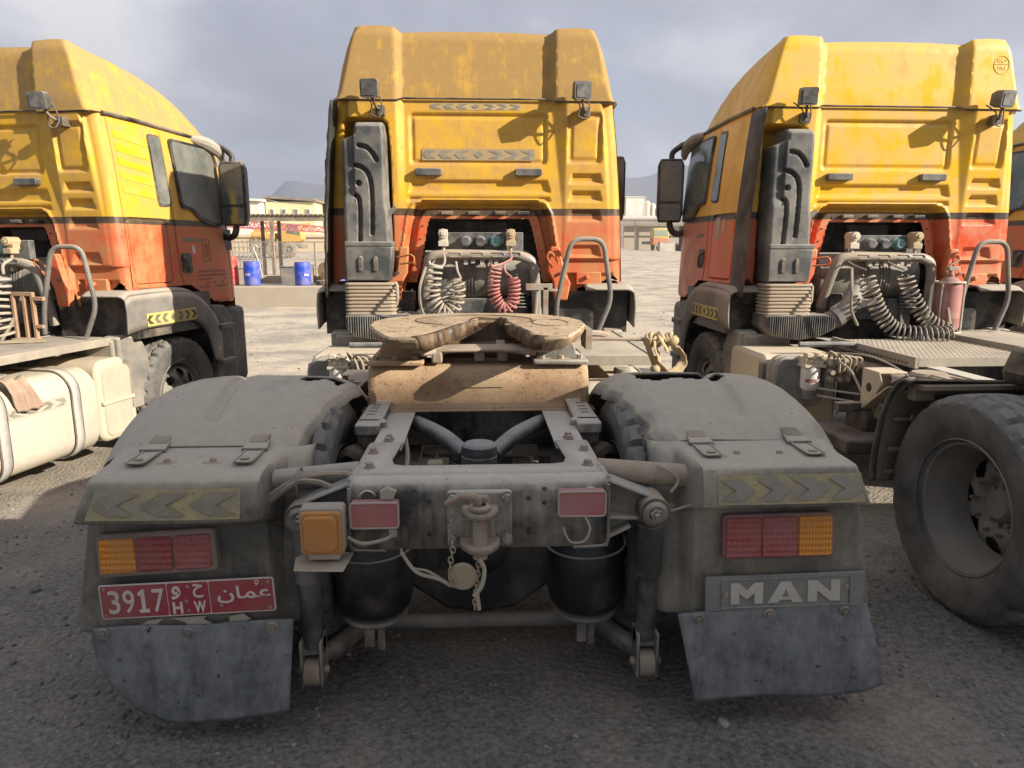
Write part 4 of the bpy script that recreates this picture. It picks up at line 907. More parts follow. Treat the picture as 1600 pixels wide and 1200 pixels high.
mb.prism([(-.50, .44), (.50, .44), (.40, .38), (.27, .25), (.14, .155), (.0, .132), (-.14, .155), (-.27, .25), (-.40, .38)], F_xz, 2.66, 2.82)
mb.build('rear_axle', RUBBER, truck, bevel=.02, smooth=45)
mb = MB(); mb.box(-.06, .10, 2.36, 2.40, .60, .635); mb.build('underrun_clip', RUSTST, truck, bevel=.006)
mb = MB(); mb.tube([(-.62, 2.27, .10), (-.62, 2.26, .10)], .01, 6); 
# upper V links and ball joint seen through the frame
mb = MB(); mb.lathe([(0, .135), (.055, .135), (.066, .125), (.07, .10), (.066, .09), (.07, .085), (.07, .03), (.06, 0), (0, 0)], (0, 2.62, .73), (0, 0, 1), 28)
for s in (-1, 1): mb.tube(smooth_path([(s * .05, 2.66, .80), (s * .15, 2.85, .83), (s * .27, 3.10, .82), (s * .36, 3.3, .80)], 5), .034, 12)
mb.build('axle_link', mat('link_steel', (.03, .032, .034), .5, dust=.22, up=.7, dcol=(.33, .31, .28)), truck, bevel=.004)
mb = MB(); random.seed(5)
for k in range(26):
    x, y, z = random.uniform(-.33, .33), random.uniform(2.75, 3.25), random.uniform(.48, .68); w = random.uniform(.02, .07)
    mb.box(x - w, x + w, y - w, y + w * .8, z - w * .7, z + w * .7)
for k in range(9):
    a = Vector((random.uniform(-.3, .3), 2.6, random.uniform(.55, .75))); mb.tube(smooth_path([a, a + Vector((random.uniform(-.15, .15), .2, random.uniform(-.1, .1))), a + Vector((random.uniform(-.2, .2), .45, random.uniform(-.15, .05)))], 5), .007, 5)
mb.each('gearbox_piece', GRIME, truck)
mb = MB(); mb.tube(smooth_path([(-.30, 2.80, .84), (-.275, 2.62, .80), (-.285, 2.48, .76), (-.33, 2.40, .72)], 6), .010, 7); mb.tube(smooth_path([(-.12, 2.8, .66), (-.16, 2.65, .72), (-.12, 2.55, .70)], 6), .006, 6); mb.each('brake_line', HOSEG, truck)
mb = MB(); mb.box(-.24, -.16, 2.56, 2.64, .66, .74); mb.box(-.20, -.14, 2.60, 2.66, .74, .79); mb.build('level_valve', mat('valve_olive', (.22, .22, .12), .6, dust=.4), truck, bevel=.006)

# tubes that carry the rear mudguards
for s in (-1, 1):
    mb = MB(); mb.cyl((s * .405, 2.33, .845), (s * .735, 2.30, .825), .040, n=20); tb = mb.build('mudguard_tube', RUSTST if s > 0 else mat('tube_dusty', (.12, .115, .105), .6, dust=.35, up=.8, dcol=(.37, .33, .27)), truck)
mb = MB(); mb.tube(smooth_path([(-.72, 2.25, .73), (-.705, 2.235, .78), (-.62, 2.25, .84), (-.53, 2.26, .862), (-.45, 2.25, .868), (-.41, 2.24, .862), (-.42, 2.23, .84), (-.47, 2.235, .825), (-.53, 2.24, .845), (-.6, 2.24, .84), (-.70, 2.23, .77), (-.715, 2.24, .735)], 6), .0105, 7); mb.tube([(-.59, 2.26 + .05 * math.cos(t), .835 + .05 * math.sin(t)) for t in np.linspace(0, 2 * math.pi, 16)[:-1]], .004, 5, closed=True); mb.build('lamp_cable', HOSEK, truck)
mb = MB(); mb.tube(smooth_path([(.60, 2.28, .872), (.655, 2.255, .85), (.665, 2.25, .82), (.64, 2.24, .79)], 6), .005, 6); mb.tube(smooth_path([(.61, 2.22, .725), (.68, 2.22, .745), (.74, 2.22, .765)], 5), .004, 6); mb.build('lamp_cable', HOSEG, truck)
# ------------------------------------------------------------------ fifth wheel and its mounting
fw = empty('fifth_wheel', OFF); fw.parent = truck; fw.location = (0, 0, 0)
mb = MB()                                    # pressed mounting plate, upright with rolled edges and a foot flange
prof = [(3.53, 1.048), (3.40, 1.045), (3.305, 1.039), (3.282, 1.020), (3.267, .98), (3.26, .93), (3.254, .895), (3.237, .878), (3.15, .874)]
nx = 30
mb.add([(-.512 + 1.028 * i / nx, y, z) for y, z in prof for i in range(nx + 1)], [(j * (nx + 1) + i, (j + 1) * (nx + 1) + i, (j + 1) * (nx + 1) + i + 1, j * (nx + 1) + i + 1) for j in range(len(prof) - 1) for i in range(nx)])
mp = mb.build('mounting_plate', MOUNTM, fw, solid=.012, smooth=40)
mb = MB(); mb.box(-.525, .53, 3.12, 3.22, .868, .876); mb.box(-.51, .512, 3.3, 4.2, .87, .885); mb.build('base_flange', MOUNTM, fw, bevel=.003)
for x in (-.485, .487):
    mb = MB(); mb.cyl((x, 3.175, .876), (x, 3.175, .935), .021, n=14); mb.cyl((x, 3.175, .935), (x, 3.175, .948), .017, n=12); mb.cyl((x, 3.175, .948), (x, 3.175, .965), .011, n=10); mb.build('stud', MOUNTM, mp, bevel=.002)
mb = MB(); mb.box(-.075, .115, 3.250, 3.262, .955, .995); mb.build('data_label', mat('label_tan', (.42, .31, .18), .7, dust=.5, dcol=(.42, .30, .17)), mp)
for s in (-1, 1):                            # pedestals and feet
    mb = MB(); mb.prism([(.27, 1.062), (.50, 1.062), (.50, 1.085), (.47, 1.10), (.455, 1.15), (.30, 1.15), (.28, 1.10)], lambda u, v, w: (s * u, w, v), 3.35, 3.72); mb.box(min(s * .255, s * .515), max(s * .255, s * .515), 3.26, 3.80, 1.055, 1.078)
    pd = mb.build('pedestal', MOUNTM if s < 0 else DIRTY, fw, bevel=.008)
    for x, y in ((.30, 3.31), (.39, 3.31), (.48, 3.31)):
        mb = MB(); mb.hexb((s * x, y, 1.078), (0, 0, 1), .015, .018); mb.build('bolt', RUSTST, pd)
mb = MB()                                    # skid plate with its throat cut
half = [(.0, 4.27), (.20, 4.26), (.38, 4.18), (.52, 4.0), (.565, 3.82), (.56, 3.66), (.50, 3.44), (.415, 3.20), (.39, 3.165), (.345, 3.14), (.295, 3.14), (.25, 3.19)]
thr = [(.222, 3.38), (.20, 3.50), (.16, 3.72), (.15, 3.92), (.12, 3.97), (-.0, 3.97), (-.03, 3.92), (-.045, 3.74), (-.10, 3.60), (-.155, 3.42), (-.19, 3.30)]
SK = lambda x, y: (x * .95, y - .185)
poly = half + thr + [(-x + (.02 if 3.1 < y < 3.2 and x < .32 else 0), y) for x, y in half[:0:-1]]
poly = [SK(x, y) for x, y in poly]
n = len(poly)
top = [(x * .985, y + (.008 if y < 3.7 else -.008), 1.225) for x, y in poly]; edge = [(x, y, 1.216) for x, y in poly]; low = [(x, y + .006 * math.sin(i * 7.3), 1.204 + .004 * math.sin(i * 5.1)) for i, (x, y) in enumerate(poly)]
skirt = [(x * .97, y + .015, 1.172 + .007 * math.sin(y * 37 + x * 23)) for x, y in poly]
# top surface as a grid strip so that bends stay soft: fan through bmesh triangulation
mb.add(top + edge + low + skirt, [tuple(range(n))[::-1]] + [(k * n + i, k * n + (i + 1) % n, (k + 1) * n + (i + 1) % n, (k + 1) * n + i) for k in range(1) for i in range(n)])
pl = mb.build('skid_plate', PLATEM, fw, smooth=25)
mb = MB(); mb.tube([(.30 * math.cos(t) - .02, 3.68 + .26 * math.sin(t), 1.2255) for t in np.linspace(R_(-60), R_(240), 40)], .004, 5)
mb.tube([(.36 + .09 * math.cos(t), 3.54 + .16 * math.sin(t), 1.2255) for t in np.linspace(0, 2 * math.pi, 24)[:-1]], .003, 5, closed=True); mb.build('grease_groove', GREASE, pl)
mb = MB(); mb.add(edge + low + skirt, [(k * n + i, k * n + (i + 1) % n, (k + 1) * n + (i + 1) % n, (k + 1) * n + i) for k in range(2) for i in range(n)]); mb.build('plate_edge', mat('plate_edge_crust', (.15, .09, .045), .7, dust=.30, up=.1, dcol=(.40, .28, .16), rust=.60, rcol=(.035, .022, .013), rs=15, var=.35, vs=18, bump=.7, bs=45), pl, smooth=25)
mb = MB()                                    # greasy throat walls and jaw
tp = [SK(*q) for q in [(.295, 3.14), (.25, 3.19)] + thr + [(-.23, 3.19), (-.275, 3.14)]]
for (ax, ay), (bx, by) in zip(tp, tp[1:]):
    ca, cb = (ax - .05) * 1.0, (bx - .05) * 1.0
    mb.add([(.05 + ca * .985, ay + .002, 1.2265), (.05 + cb * .985, by + .002, 1.2265), (.05 + cb * .93, by + .02, 1.168), (.05 + ca * .93, ay + .02, 1.168), (.05 + ca * 1.07, ay + .025, 1.2267), (.05 + cb * 1.07, by + .025, 1.2267)], [(0, 1, 2, 3), (1, 0, 4, 5)])
mb.each('greasy_throat', mat('throat_grease', (.035, .023, .014), .45, dust=.20, up=.05, dcol=(.32, .20, .10), rust=.45, rcol=(.05, .03, .015), rs=16, vs=14, bump=.8, bs=30), pl, solid=.004)
mb = MB(); mb.cyl((.05, 4.05, 1.08), (.05, 4.05, 1.16), .14, n=24); mb.box(-.05, .17, 3.97, 4.1, 1.08, 1.185); mb.prism([(-.16, 3.50), (.22, 3.50), (.26, 3.98), (-.2, 3.98)], F_xy, 1.075, 1.10); mb.box(-.20, .26, 3.80, 4.12, 1.0, 1.18); mb.build('jaw_and_dark_block', GREASE, fw, bevel=.012)  # jaw, plus a black block added to keep the slot dark
mb = MB(); mb.tube(smooth_path([(-.26, 3.25, 1.118), (-.12, 3.40, 1.112), (.0, 3.42, 1.108), (.12, 3.40, 1.112), (.26, 3.25, 1.118)], 5), .018, 8); mb.prism([(-.32, 3.30), (.34, 3.30), (.30, 3.42), (.16, 3.48), (-.10, 3.48), (-.28, 3.42)], F_xy, 1.110, 1.128); mb.box(-.22, -.17, 3.3, 3.6, 1.06, 1.125); mb.box(.09, .14, 3.35, 3.7, 1.06, 1.12); mb.box(-.02, .03, 3.35, 3.6, 1.06, 1.11); mb.each('jaw_linkage', RUSTST, fw, bevel=.008)
for s in (-1, 1):
    mb = MB()
    for k in range(5): mb.box(min(s * .155, s * .27), max(s * .155, s * .27), 3.50 + k * .03, 3.512 + k * .03, 1.082 + k * .004, 1.092 + k * .004)
    for k in range(5): mb.box(s * .155 + s * k * .027 - .004, s * .155 + s * k * .027 + .004, 3.50, 3.64, 1.08, 1.09)
    mb.build('grating', GALV, fw)
mb = MB(); mb.tube(rpath([(.535, 3.55, 1.135), (.535, 3.55, 1.185), (.56, 3.55, 1.17), (.62, 3.56, 1.165), (.66, 3.58, 1.15)], .02), .018, 8); mb.prism([(.53, 1.10), (.56, 1.10), (.56, 1.20), (.53, 1.20)], F_xz, 3.45, 3.62); mb.build('release_lug', RUSTST, fw, bevel=.008)
mb = MB(); mb.tube([(.55, 3.55, 1.142), (.72, 3.55, 1.138), (.95, 3.56, 1.132), (.975, 3.56, 1.132)], .009, 8); mb.tube([(.965 + .0 , 3.56 + .025 * math.cos(t), 1.132 + .03 * math.sin(t)) for t in np.linspace(0, 2 * math.pi, 14)[:-1]], .008, 6, closed=True); mb.build('release_handle', RUSTST, fw)

# ------------------------------------------------------------------ tyres and wheels
def tyre_mesh(w, Ro, Ri, nth=168, seed=0):
    """tyre centred on the origin, axle along x"""
    nw = 44; V = []
    prof = []
    for k in range(nw + 1):
        t = k / nw
        # bead - sidewall - shoulder - tread - shoulder - sidewall - bead
        if t < .27: q = t / .27; a = q * math.pi * .52; r = Ri + (Ro - .028 - Ri) * q; x = -w / 2 * (.74 + .26 * math.sin(math.pi * min(1, q * 1.15) * .62) ** .8)
        elif t > .73: q = (1 - t) / .27; r = Ri + (Ro - .028 - Ri) * q; x = w / 2 * (.74 + .26 * math.sin(math.pi * min(1, q * 1.15) * .62) ** .8)
        else:
            q = (t - .27) / .46 * 2 - 1; x = q * w * .455; r = Ro - .016 * abs(q) ** 4 - (.012 if abs(q) > .985 else 0)
        prof.append((x, r, t))
    for i in range(nth):
        a = 2 * math.pi * i / nth
        for x, r, t in prof:
            if .275 <= t <= .725:
                q = (t - .27) / .46 * 2 - 1; g = 0
                ph = i % 6                                               # lug pitch
                for c in (-.5, 0., .5):
                    if abs(q - c - .055 * math.sin(2 * math.pi * i / 12)) < .045: g = .017
                if abs(q) > .55 and ph in (0,): g = .020
                if abs(q) > .60 and ph in (1,) and abs(q) > .8: g = .016
                if .1 < abs(q) < .42 and ph == 3: g = .008
                r = r - g
            elif t < .27 and .235 < t: r = r - (.007 if i % 6 < 2 else 0); x = x * (.992 if i % 6 < 2 else 1)
            elif t > .73 and t < .765: r = r - (.007 if i % 6 < 2 else 0); x = x * (.992 if i % 6 < 2 else 1)
            q2 = t / .27 if t < .5 else (1 - t) / .27
            if q2 < 1:                                                   # rings moulded in the sidewall
                for c in (.30, .62, .88):
                    if abs(q2 - c) < .035: x *= 1.008
            V.append((x, r * math.cos(a), r * math.sin(a)))
    m = nw + 1
    F = [(i * m + j, i * m + j + 1, ((i + 1) % nth) * m + j + 1, ((i + 1) % nth) * m + j) for i in range(nth) for j in range(nw)]
    return V, F
def rim_mb(w, Ri, dish, s, nh=8):
    """deep dished disc wheel; outer face towards s*x; dish: how far the disc lies inside the outer lip"""
    mb = MB(); lip = w * .40
    prof = [(Ri + .012, lip + .006), (Ri + .018, lip), (Ri + .004, lip - .012), (Ri - .012, lip - .02), (Ri - .018, lip - .05), (Ri - .045, lip - .085), (Ri - .05, lip - dish * .75), (Ri - .062, lip - dish)]
    mb.lathe([(r, s * h) for r, h in prof], (0, 0, 0), (1, 0, 0), 56)
    r1, r0 = Ri - .062, .095; nr, nt = 14, 112; xd = lip - dish
    hr = (r1 + .115) / 2 + .016; hs = .041
    V = []; F = []
    for j in range(nr + 1):
        r = r0 + (r1 - r0) * j / nr
        bul = .035 * math.sin(math.pi * j / nr) - .0
        for i in range(nt): a = 2 * math.pi * i / nt; V.append((s * (xd + bul), r * math.cos(a), r * math.sin(a)))
    for j in range(nr):
        r = r0 + (r1 - r0) * (j + .5) / nr
        for i in range(nt):
            a = 2 * math.pi * (i + .5) / nt; k = round(a / (2 * math.pi / nh)) * 2 * math.pi / nh
            if ((a - k) * r / (hs * 1.1)) ** 2 + ((r - hr) / hs) ** 2 < 1: continue
            F.append((j * nt + i, j * nt + (i + 1) % nt, (j + 1) * nt + (i + 1) % nt, (j + 1) * nt + i))
    mb.add(V, F); return mb, xd
CACHE = {}
def wheel(parent, c, s, w, Ro, Ri, dish, hub_out, name='wheel'):
    key = (s, w, Ro, Ri, dish)
    o_ = OFF
    e = bpy.data.objects.new(name, None); C.objects.link(e); e.parent = parent; e.location = Vector(c) - o_; e.empty_display_size = .1
    if key not in CACHE:
        V, F = tyre_mesh(w, Ro, Ri); m1 = MB(); m1.arr(V, F); t = m1.build('tyre', TYRE, e, off=(0, 0, 0), smooth=32)
        mb, xd = rim_mb(w, Ri, dish, s); r = mb.build('rim', RIM, e, off=(0, 0, 0), smooth=35)
        mb = MB(); mb.lathe([(0, hub_out), (.055, hub_out), (.072, hub_out - .012), (.08, hub_out - .03), (.100, hub_out - .035), (.104, hub_out - .05), (.108, .0 + xd), (.108, xd - .03)], (0, 0, 0), (s, 0, 0), 30)
        for k in range(10):
            a = 2 * math.pi * (k + .5) / 10; mb.cyl((s * (hub_out - .062), .088 * math.cos(a), .088 * math.sin(a)), (s * (hub_out - .018), .088 * math.cos(a), .088 * math.sin(a)), .010, n=6)
        for k in range(10):
            a = 2 * math.pi * k / 10; mb.cyl((s * (xd - .01), .128 * math.cos(a), .128 * math.sin(a)), (s * (xd + .06), .128 * math.cos(a), .128 * math.sin(a)), .009, n=6)
        h = mb.build('hub', RIM, e, off=(0, 0, 0))
        mb = MB(); mb.lathe([(0, xd - .045), (.205, xd - .045), (.215, xd - .06), (.215, xd - .20)], (0, 0, 0), (s, 0, 0), 30); bd = mb.build('dark_drum', BLACKP, e, off=(0, 0, 0)); CACHE[key] = (t.data, r.data, h.data, bd.data)  # black drum put behind the rim holes to darken them
    else:
        for n_, me in zip(('tyre', 'rim', 'hub', 'dark_drum'), CACHE[key]): o = bpy.data.objects.new(n_, me); C.objects.link(o); o.parent = e
    return e
for s in (-1, 1):
    wheel(truck, (s * 1.02, 2.85, .49), s, .30, .50, .287, .20, -.04)
    wheel(truck, (s * .690, 2.85, .49), -s, .29, .50, .287, .05, .10)
    wheel(truck, (s * 1.02, 6.25, .355), s, .31, .515, .292, .03, .15)

# ------------------------------------------------------------------ rear mudguards: arch, tail panel, tapes, clips, lamps, flaps
AP = [(2.455, .905), (2.52, .945), (2.60, .982), (2.70, 1.015), (2.82, 1.04), (2.95, 1.05), (3.06, 1.045), (3.17, 1.02), (3.28, .97), (3.36, .90), (3.42, .80), (3.45, .66), (3.455, .55)]
APS = [(p.x, p.y) for p in smooth_path([(a, b, 0) for a, b in AP], 6)]
XS = [(.520, .085), (.528, .065), (.545, .04), (.575, .022), (.62, .004), (.70, 0), (.85, 0), (1.0, 0), (1.10, .002), (1.18, .010), (1.25, .03), (1.31, .07), (1.345, .12), (1.36, .19)]
XL = np.cumsum([0] + [math.hypot(b[0] - a[0], b[1] - a[1]) for a, b in zip(XS, XS[1:])]); XI = XL / XL[-1]
def arch_point(u, v, s):
    i = u * (len(APS) - 1); a = min(len(APS) - 2, int(i)); f = i - a
    y = APS[a][0] * (1 - f) + APS[a + 1][0] * f; z = APS[a][1] * (1 - f) + APS[a + 1][1] * f
    ty, tz = APS[a + 1][0] - APS[a][0], APS[a + 1][1] - APS[a][1]; L = math.hypot(ty, tz); ny, nz = -tz / L, ty / L
    if nz < 0: ny, nz = -ny, -nz
    x = float(np.interp(v, XI, [p[0] for p in XS])); d = float(np.interp(v, XI, [p[1] for p in XS]))
    if y < 3.0:                                                       # the inner edge is trimmed back towards the tail
        xi = .52 + (3.0 - y) * .225 + .006 * math.sin(y * 31 + s * 2) + (.010 * math.sin(y * 47) if s > 0 else 0); x = xi + (x - .52) * (1.36 - xi) / .84
    # long dished bead along the top
    d += .020 * math.exp(-(((x - (.985 + .05 * (y - 2.6))) / .030) ** 4)) * float(sst(2.545, 2.60, y)) * (1 if y < 3.3 else 0)
    d += .006 * math.sin(x * 9 + s) * math.sin(y * 7 + 1)
    return (s * x, y - ny * d * .6, z - nz * d)
def torn(u, v, s):
    i = u * (len(APS) - 1); y = APS[min(len(APS) - 1, int(i))][0]
    x = float(np.interp(v, XI, [p[0] for p in XS]))
    if s > 0 and .66 < x < 1.05 and y < 3.04 and y > 2.865 + .05 * abs(math.sin(x * 17)) + .10 * max(0, (x - .88)): return True
    if (s < 0 and .565 < x < .74 and y < 3.02 and y > 2.89 + .05 * abs(math.sin(x * 23))): return True
    return False
def d_hole(y): return .02 > abs(y - 2.86) 
A_ = [(2.46, .902), (2.40, .899), (2.30, .890), (2.225, .881), (2.188, .870), (2.172, .848), (2.155, .80), (2.145, .757), (2.150, .744), (2.20, .738), (2.235, .726), (2.236, .66), (2.234, .60), (2.226, .50), (2.218, .42), (2.212, .352)]
B_ = [(2.46, .902), (2.43, .880), (2.405, .85), (2.385, .82), (2.37, .79), (2.355, .76), (2.345, .73), (2.34, .715), (2.33, .70), (2.322, .68), (2.315, .66), (2.305, .62), (2.295, .58), (2.285, .50), (2.275, .42), (2.27, .335)]
A2 = np.array([(p.x, p.y) for p in smooth_path([(a, b, 0) for a, b in A_], 4)]); B2 = np.array([(p.x, p.y) for p in smooth_path([(a, b, 0) for a, b in B_], 4)])
def tail_pt(u, v, s):
    """u across (0 inner .. 1 outer), v from the split down to the flap"""
    k = v * (len(A2) - 1); a = int(min(len(A2) - 2, k)); f = k - a
    pa = A2[a] * (1 - f) + A2[a + 1] * f; pb = B2[a] * (1 - f) + B2[a + 1] * f
    xx = .585 + u * (.745 if s < 0 else .765)                         # inner edge .. outer flange
    w = float(sst(.665, .705, xx)) * (1 - float(sst(1.246, 1.262, xx)))   # weight of the proud box
    up_ = (.008 if s < 0 else .026)
    pa = pa + np.array([0, up_ * float(sst(.66, .74, pa[1])) * (1 - float(sst(.86, .90, pa[1])))])
    if xx > 1.254: pb = pa * .35 + pb * .65 + np.array([.012, 0])
    y, z = pa * w + pb * (1 - w)
    lean = 1 + .055 * max(0, (.88 - z)) / .5 * float(sst(.75, 1.3, xx))
    x = xx
    if xx > 1.262:                                                    # outer flange sweeps forward
        e = (xx - 1.262) / .075; x = 1.262 + .045 * math.sin(min(1.05, e) * 1.5); y = y + .03 * e + .10 * e * e
    if xx < .66: e = (.66 - xx) / .075; y += .05 * e * e; x = .66 - .07 * math.sin(min(1, e) * 1.4)
    x = x * lean - (.03 * float(sst(.70, .92, z)) * float(sst(.9, 1.25, xx))) + (.022 if s > 0 else 0)
    return (s * x, y + .004 * math.sin(x * 8 + z * 5), z)
for s in (-1, 1):
    mg = empty('mudguard', OFF); mg.parent = truck; mg.location = (0, 0, 0)
    if s < 0: only(mg, 'CLF')
    mb = MB(); mb.grid(lambda u, v: arch_point(u, v, s), 170, 150, skip=lambda u, v: torn(u, v, s), flip=s > 0)
    mb.build('arch_top', FENDER, mg, solid=.012, smooth=50)
    mb = MB(); mb.grid(lambda u, v: tail_pt(u, v, s), 90, 120, flip=s < 0); mb.build('tail_panel', FENDER, mg, solid=.010, smooth=42)
    # shallow oval bead between the clips, fixing screws, strap clips
    cx = (.79, 1.145) if s > 0 else (.775, 1.12)
    for i, x in enumerate(cx):
        mb = MB(); T = lambda a, b, h: (s * (x + a) + (.02 * s if b > 0 else 0) * 0, 2.36 + b, .897 + .045 * max(0, b - .07) * 9 * .55 + h)
        mb.prism(rrect(-.028, .028, -.09, .055, .012, 2), lambda u, v, w: T(u, v, w), .003, .012)
        mb.prism([(-.045, .04), (.045, .04), (.032, .12), (-.032, .12)], lambda u, v, w: T(u, v, w), .004, .022)
        cl = mb.build('strap_clip', FENDER, mg, bevel=.004)
        mb = MB(); mb.prism([(-.030, .085), (.030, .085), (.030, .145), (-.030, .145)], lambda u, v, w: T(u, v, w), .012, .0265); mb.prism(rrect(-.014, .014, -.072, -.052, .006, 2), lambda u, v, w: T(u, v, w), .011, .0165); mb.each('clip_slot', BLACKD if i == 0 else mat('slot_grey', (.10, .095, .09), .7, dust=.5), cl)
        mb = MB(); mb.tube([T(a, b, .012) for a, b in rrect(-.030, .030, -.095, .058, .012, 2)], .004, 5, closed=True); mb.build('clip_rim', FENDER, cl)
    for i, x in enumerate((.885, 1.035)):
        mb = MB(); mb.prism([(-.04, 0), (-.02, -.02), (.028, -.018), (.042, .006), (.022, .022), (-.02, .02)], lambda u, v, w: (s * (x + u), 2.315 + v * 1.2, .8895 + w), .001, .008)
        pt = mb.build('washer_plate', mat('washer_plate', (.26, .22, .18), .6, dust=.45, up=.3), mg, bevel=.002)
        mb = MB(); mb.cyl((s * x, 2.315, .897), (s * x, 2.315, .909), .013, .009, n=10); mb.build('screw', RUSTST, pt)
    # dirty arrow tape along the ledge
    def ylip(x, z): return float(np.interp(z - (.008 if s < 0 else .026), [.757, .80, .848, .868], [2.145, 2.155, 2.172, 2.188])) + .004 * math.sin(abs(x) * 8 + z * 5) - .0095
    if s < 0: f_ = lambda u, v, w: (-1.225 + u * .97 + .03 * v / .1 * (1 - u / .5), ylip(1.225 - u, .764 + v * .93) - w, .764 + v * .93)
    else: f_ = lambda u, v, w: (.768 + u - .012 * v / .1 * (u / .5), ylip(.757 + u, .782 + v * .92) - w, .782 + v * .92)
    chev_tape(mg, f_, .49, .100, 3 if s < 0 else 3.7 and 4, TAPEYD, TAPEG if s < 0 else mat('tape_grey_clear', (.20, .185, .175), .6, dust=.35, dcol=(.3, .27, .2)), 'left' if s < 0 else 'right')
    # tail lamp
    x0, x1, z0, z1 = (-1.232, -.853, .556, .700) if s < 0 else (.812, 1.190, .568, .722)
    rot = Matrix.Translation(((x0 + x1) / 2, 2.205, (z0 + z1) / 2)) @ Matrix.Rotation(R_(-2.6 if s < 0 else -.8), 4, 'Y') @ Matrix.Rotation(R_(-6), 4, 'X')
    w2, h2 = (x1 - x0) / 2, (z1 - z0) / 2
    def LP(u, v, w): return tuple(rot @ Vector((u, w, v)))
    mb = MB(); mb.prism(rrect(-w2, w2, -h2, h2, .016, 3), LP, -.012, .055); tl = mb.build('tail_lamp', mat('lamp_housing_grey', (.13, .10, .095), .5, dust=.5, dcol=(.26, .2, .17)) if s < 0 else LAMPF, mg, bevel=.007)
    segs = [(-.94, -.35, 'A'), (-.32, .28, 'R'), (.31, .92, 'P')] if s < 0 else [(-.965, -.33, 'P'), (-.315, .325, 'P'), (.345, .955, 'A')]
    for a, b, c_ in segs:
        mb = MB(); mb.prism(rrect(a * w2, b * w2, -h2 * (.80 if s < 0 else .90), h2 * (.76 if s < 0 else .88), .008, 2), LP, -.018, -.008)
        mb.build('lens', {'A': LAMPA, 'R': LAMPR, 'P': LAMPR2}[c_], tl, bevel=.004)
    # mud flap: bowed rubber sheet, with its washers
    if s < 0: tops = ((-1.247, .392), (-.622, .402)); bots = [(-1.235, .26), (-1.15, .118), (-.97, .072), (-.80, .078), (-.632, .092)]
    def flap(u, v):
        if s < 0:
            xt = -1.268 + u * .648; zt = .374 + .014 * u + .004 * math.sin(u * 9)
            xb = -1.185 + u * .55; zb = float(np.interp(u, [0, .10, .30, .62, 1], [.140, .098, .073, .080, .094]))
            x = xt + (xb - xt) * (v ** 1.7); z = zt + (zb - zt) * v; y = 2.19 - .06 * math.sin(v * 1.5) + .13 * (v ** 1.6) * max(0, .40 - u) ** 1.2 - .02 * math.sin(u * 3.1) * v
        else:
            xt = .668 + u * .655; zt = .374 + .030 * u + .006 * math.sin(u * 5); xb = .718 + u * .665; zb = float(np.interp(u, [0, .3, .6, .8, 1], [.092, .098, .104, .116, .120]))
            x = xt + (xb - xt) * v; z = zt + (zb - zt) * v; y = 2.19 - .075 * math.sin(v * 1.35) + .012 * math.sin(u * 6) * v + .05 * v * max(0, u - .85) * 4
        return (x, y, z)
    mb = MB(); mb.grid(flap, 40, 24, flip=True)
    fl = mb.build('mud_flap', FLAPM, mg, solid=.009, smooth=60)
    for u in ((.055, .48, .90) if s < 0 else (.10, .47, .87)):
        p = Vector(flap(u, .075)); mb = MB(); mb.lathe([(.021, .0), (.021, .004), (.017, .007), (.012, .006)], p + Vector((0, -.003, 0)), (0, -1, 0), 18, caps=True); mb.hexb(p + Vector((0, -.006, 0)), (0, -1, 0), .0085, .010)
        mb.build('washer', DIRTY, fl)
    if s < 0:                                # number plate
        rot2 = Matrix.Translation((-.953, 2.186, .474)) @ Matrix.Rotation(R_(-1.9), 4, 'Y')
        def NP(u, v, w): return tuple(rot2 @ Vector((u, -w, v)))
        W2, H2 = .280, .060
        mb = MB(); mb.prism(rrect(-W2, W2, -H2, H2, .009, 3), NP, -.003, .0); npl = mb.build('number_plate', PLATEW, mg, bevel=.001)
        mb = MB()
        for a, b in ((-W2 + .005, -.066), (-.0625, .0685), (.072, W2 - .005)): mb.prism(rrect(a, b, -H2 + .005, H2 - .005, .005, 2), NP, -.001, .0015)
        mb.each('plate_field', PLATER, npl)
        mb = MB(); x = -W2 + .028
        for ch, wd in (('3', .036), ('9', .036), ('1', .032), ('7', .038)):
            if ch != '1': fit_text(mb, ch, x, x + wd, -.040, .040, lambda u, v, w: NP(u, v, w + .0012), .003, .006)
            else: mb.prism([(x + a, b) for a, b in ((.002, -.040), (.034, -.040), (.034, -.028), (.023, -.028), (.023, .040), (.015, .040), (.002, .030), (.002, .018), (.011, .022), (.011, -.028), (.002, -.028))], NP, .0012, .0042)
            x += .047
        mb.each('plate_digit', PLATEW, npl)
        mb = MB(); fit_text(mb, 'H', -.050, -.018, -.050, -.010, lambda u, v, w: NP(u, v, w + .0012), .003, .03); fit_text(mb, 'W', .018, .057, -.050, -.010, lambda u, v, w: NP(u, v, w + .0012), .003, .03)
        fit_text(mb, '\uFEED', -.050, -.020, .0, .046, lambda u, v, w: NP(u, v, w + .0012), .003, .02); fit_text(mb, '\uFEA1', .020, .052, .002, .05, lambda u, v, w: NP(u, v, w + .0012), .003, .02)
        mb.each('plate_letter', PLATEW, npl)
        mb = MB(); fit_text(mb, '\uFEE5\uFE8E\uFEE4\uFECB', .096, .268, -.022, .036, lambda u, v, w: NP(u, v, w + .0012), .003, .012)
        mb.tube([NP(.226 + .006 * math.cos(t), .046 + .006 * math.sin(t), .002) for t in np.linspace(0, 2 * math.pi, 10)[:-1]], .0022, 5, closed=True); mb.tube([NP(.231, .043, .002), NP(.222, .034, .002)], .0022, 5)
        mb.build('plate_country', PLATEW, npl)
        mb = MB()
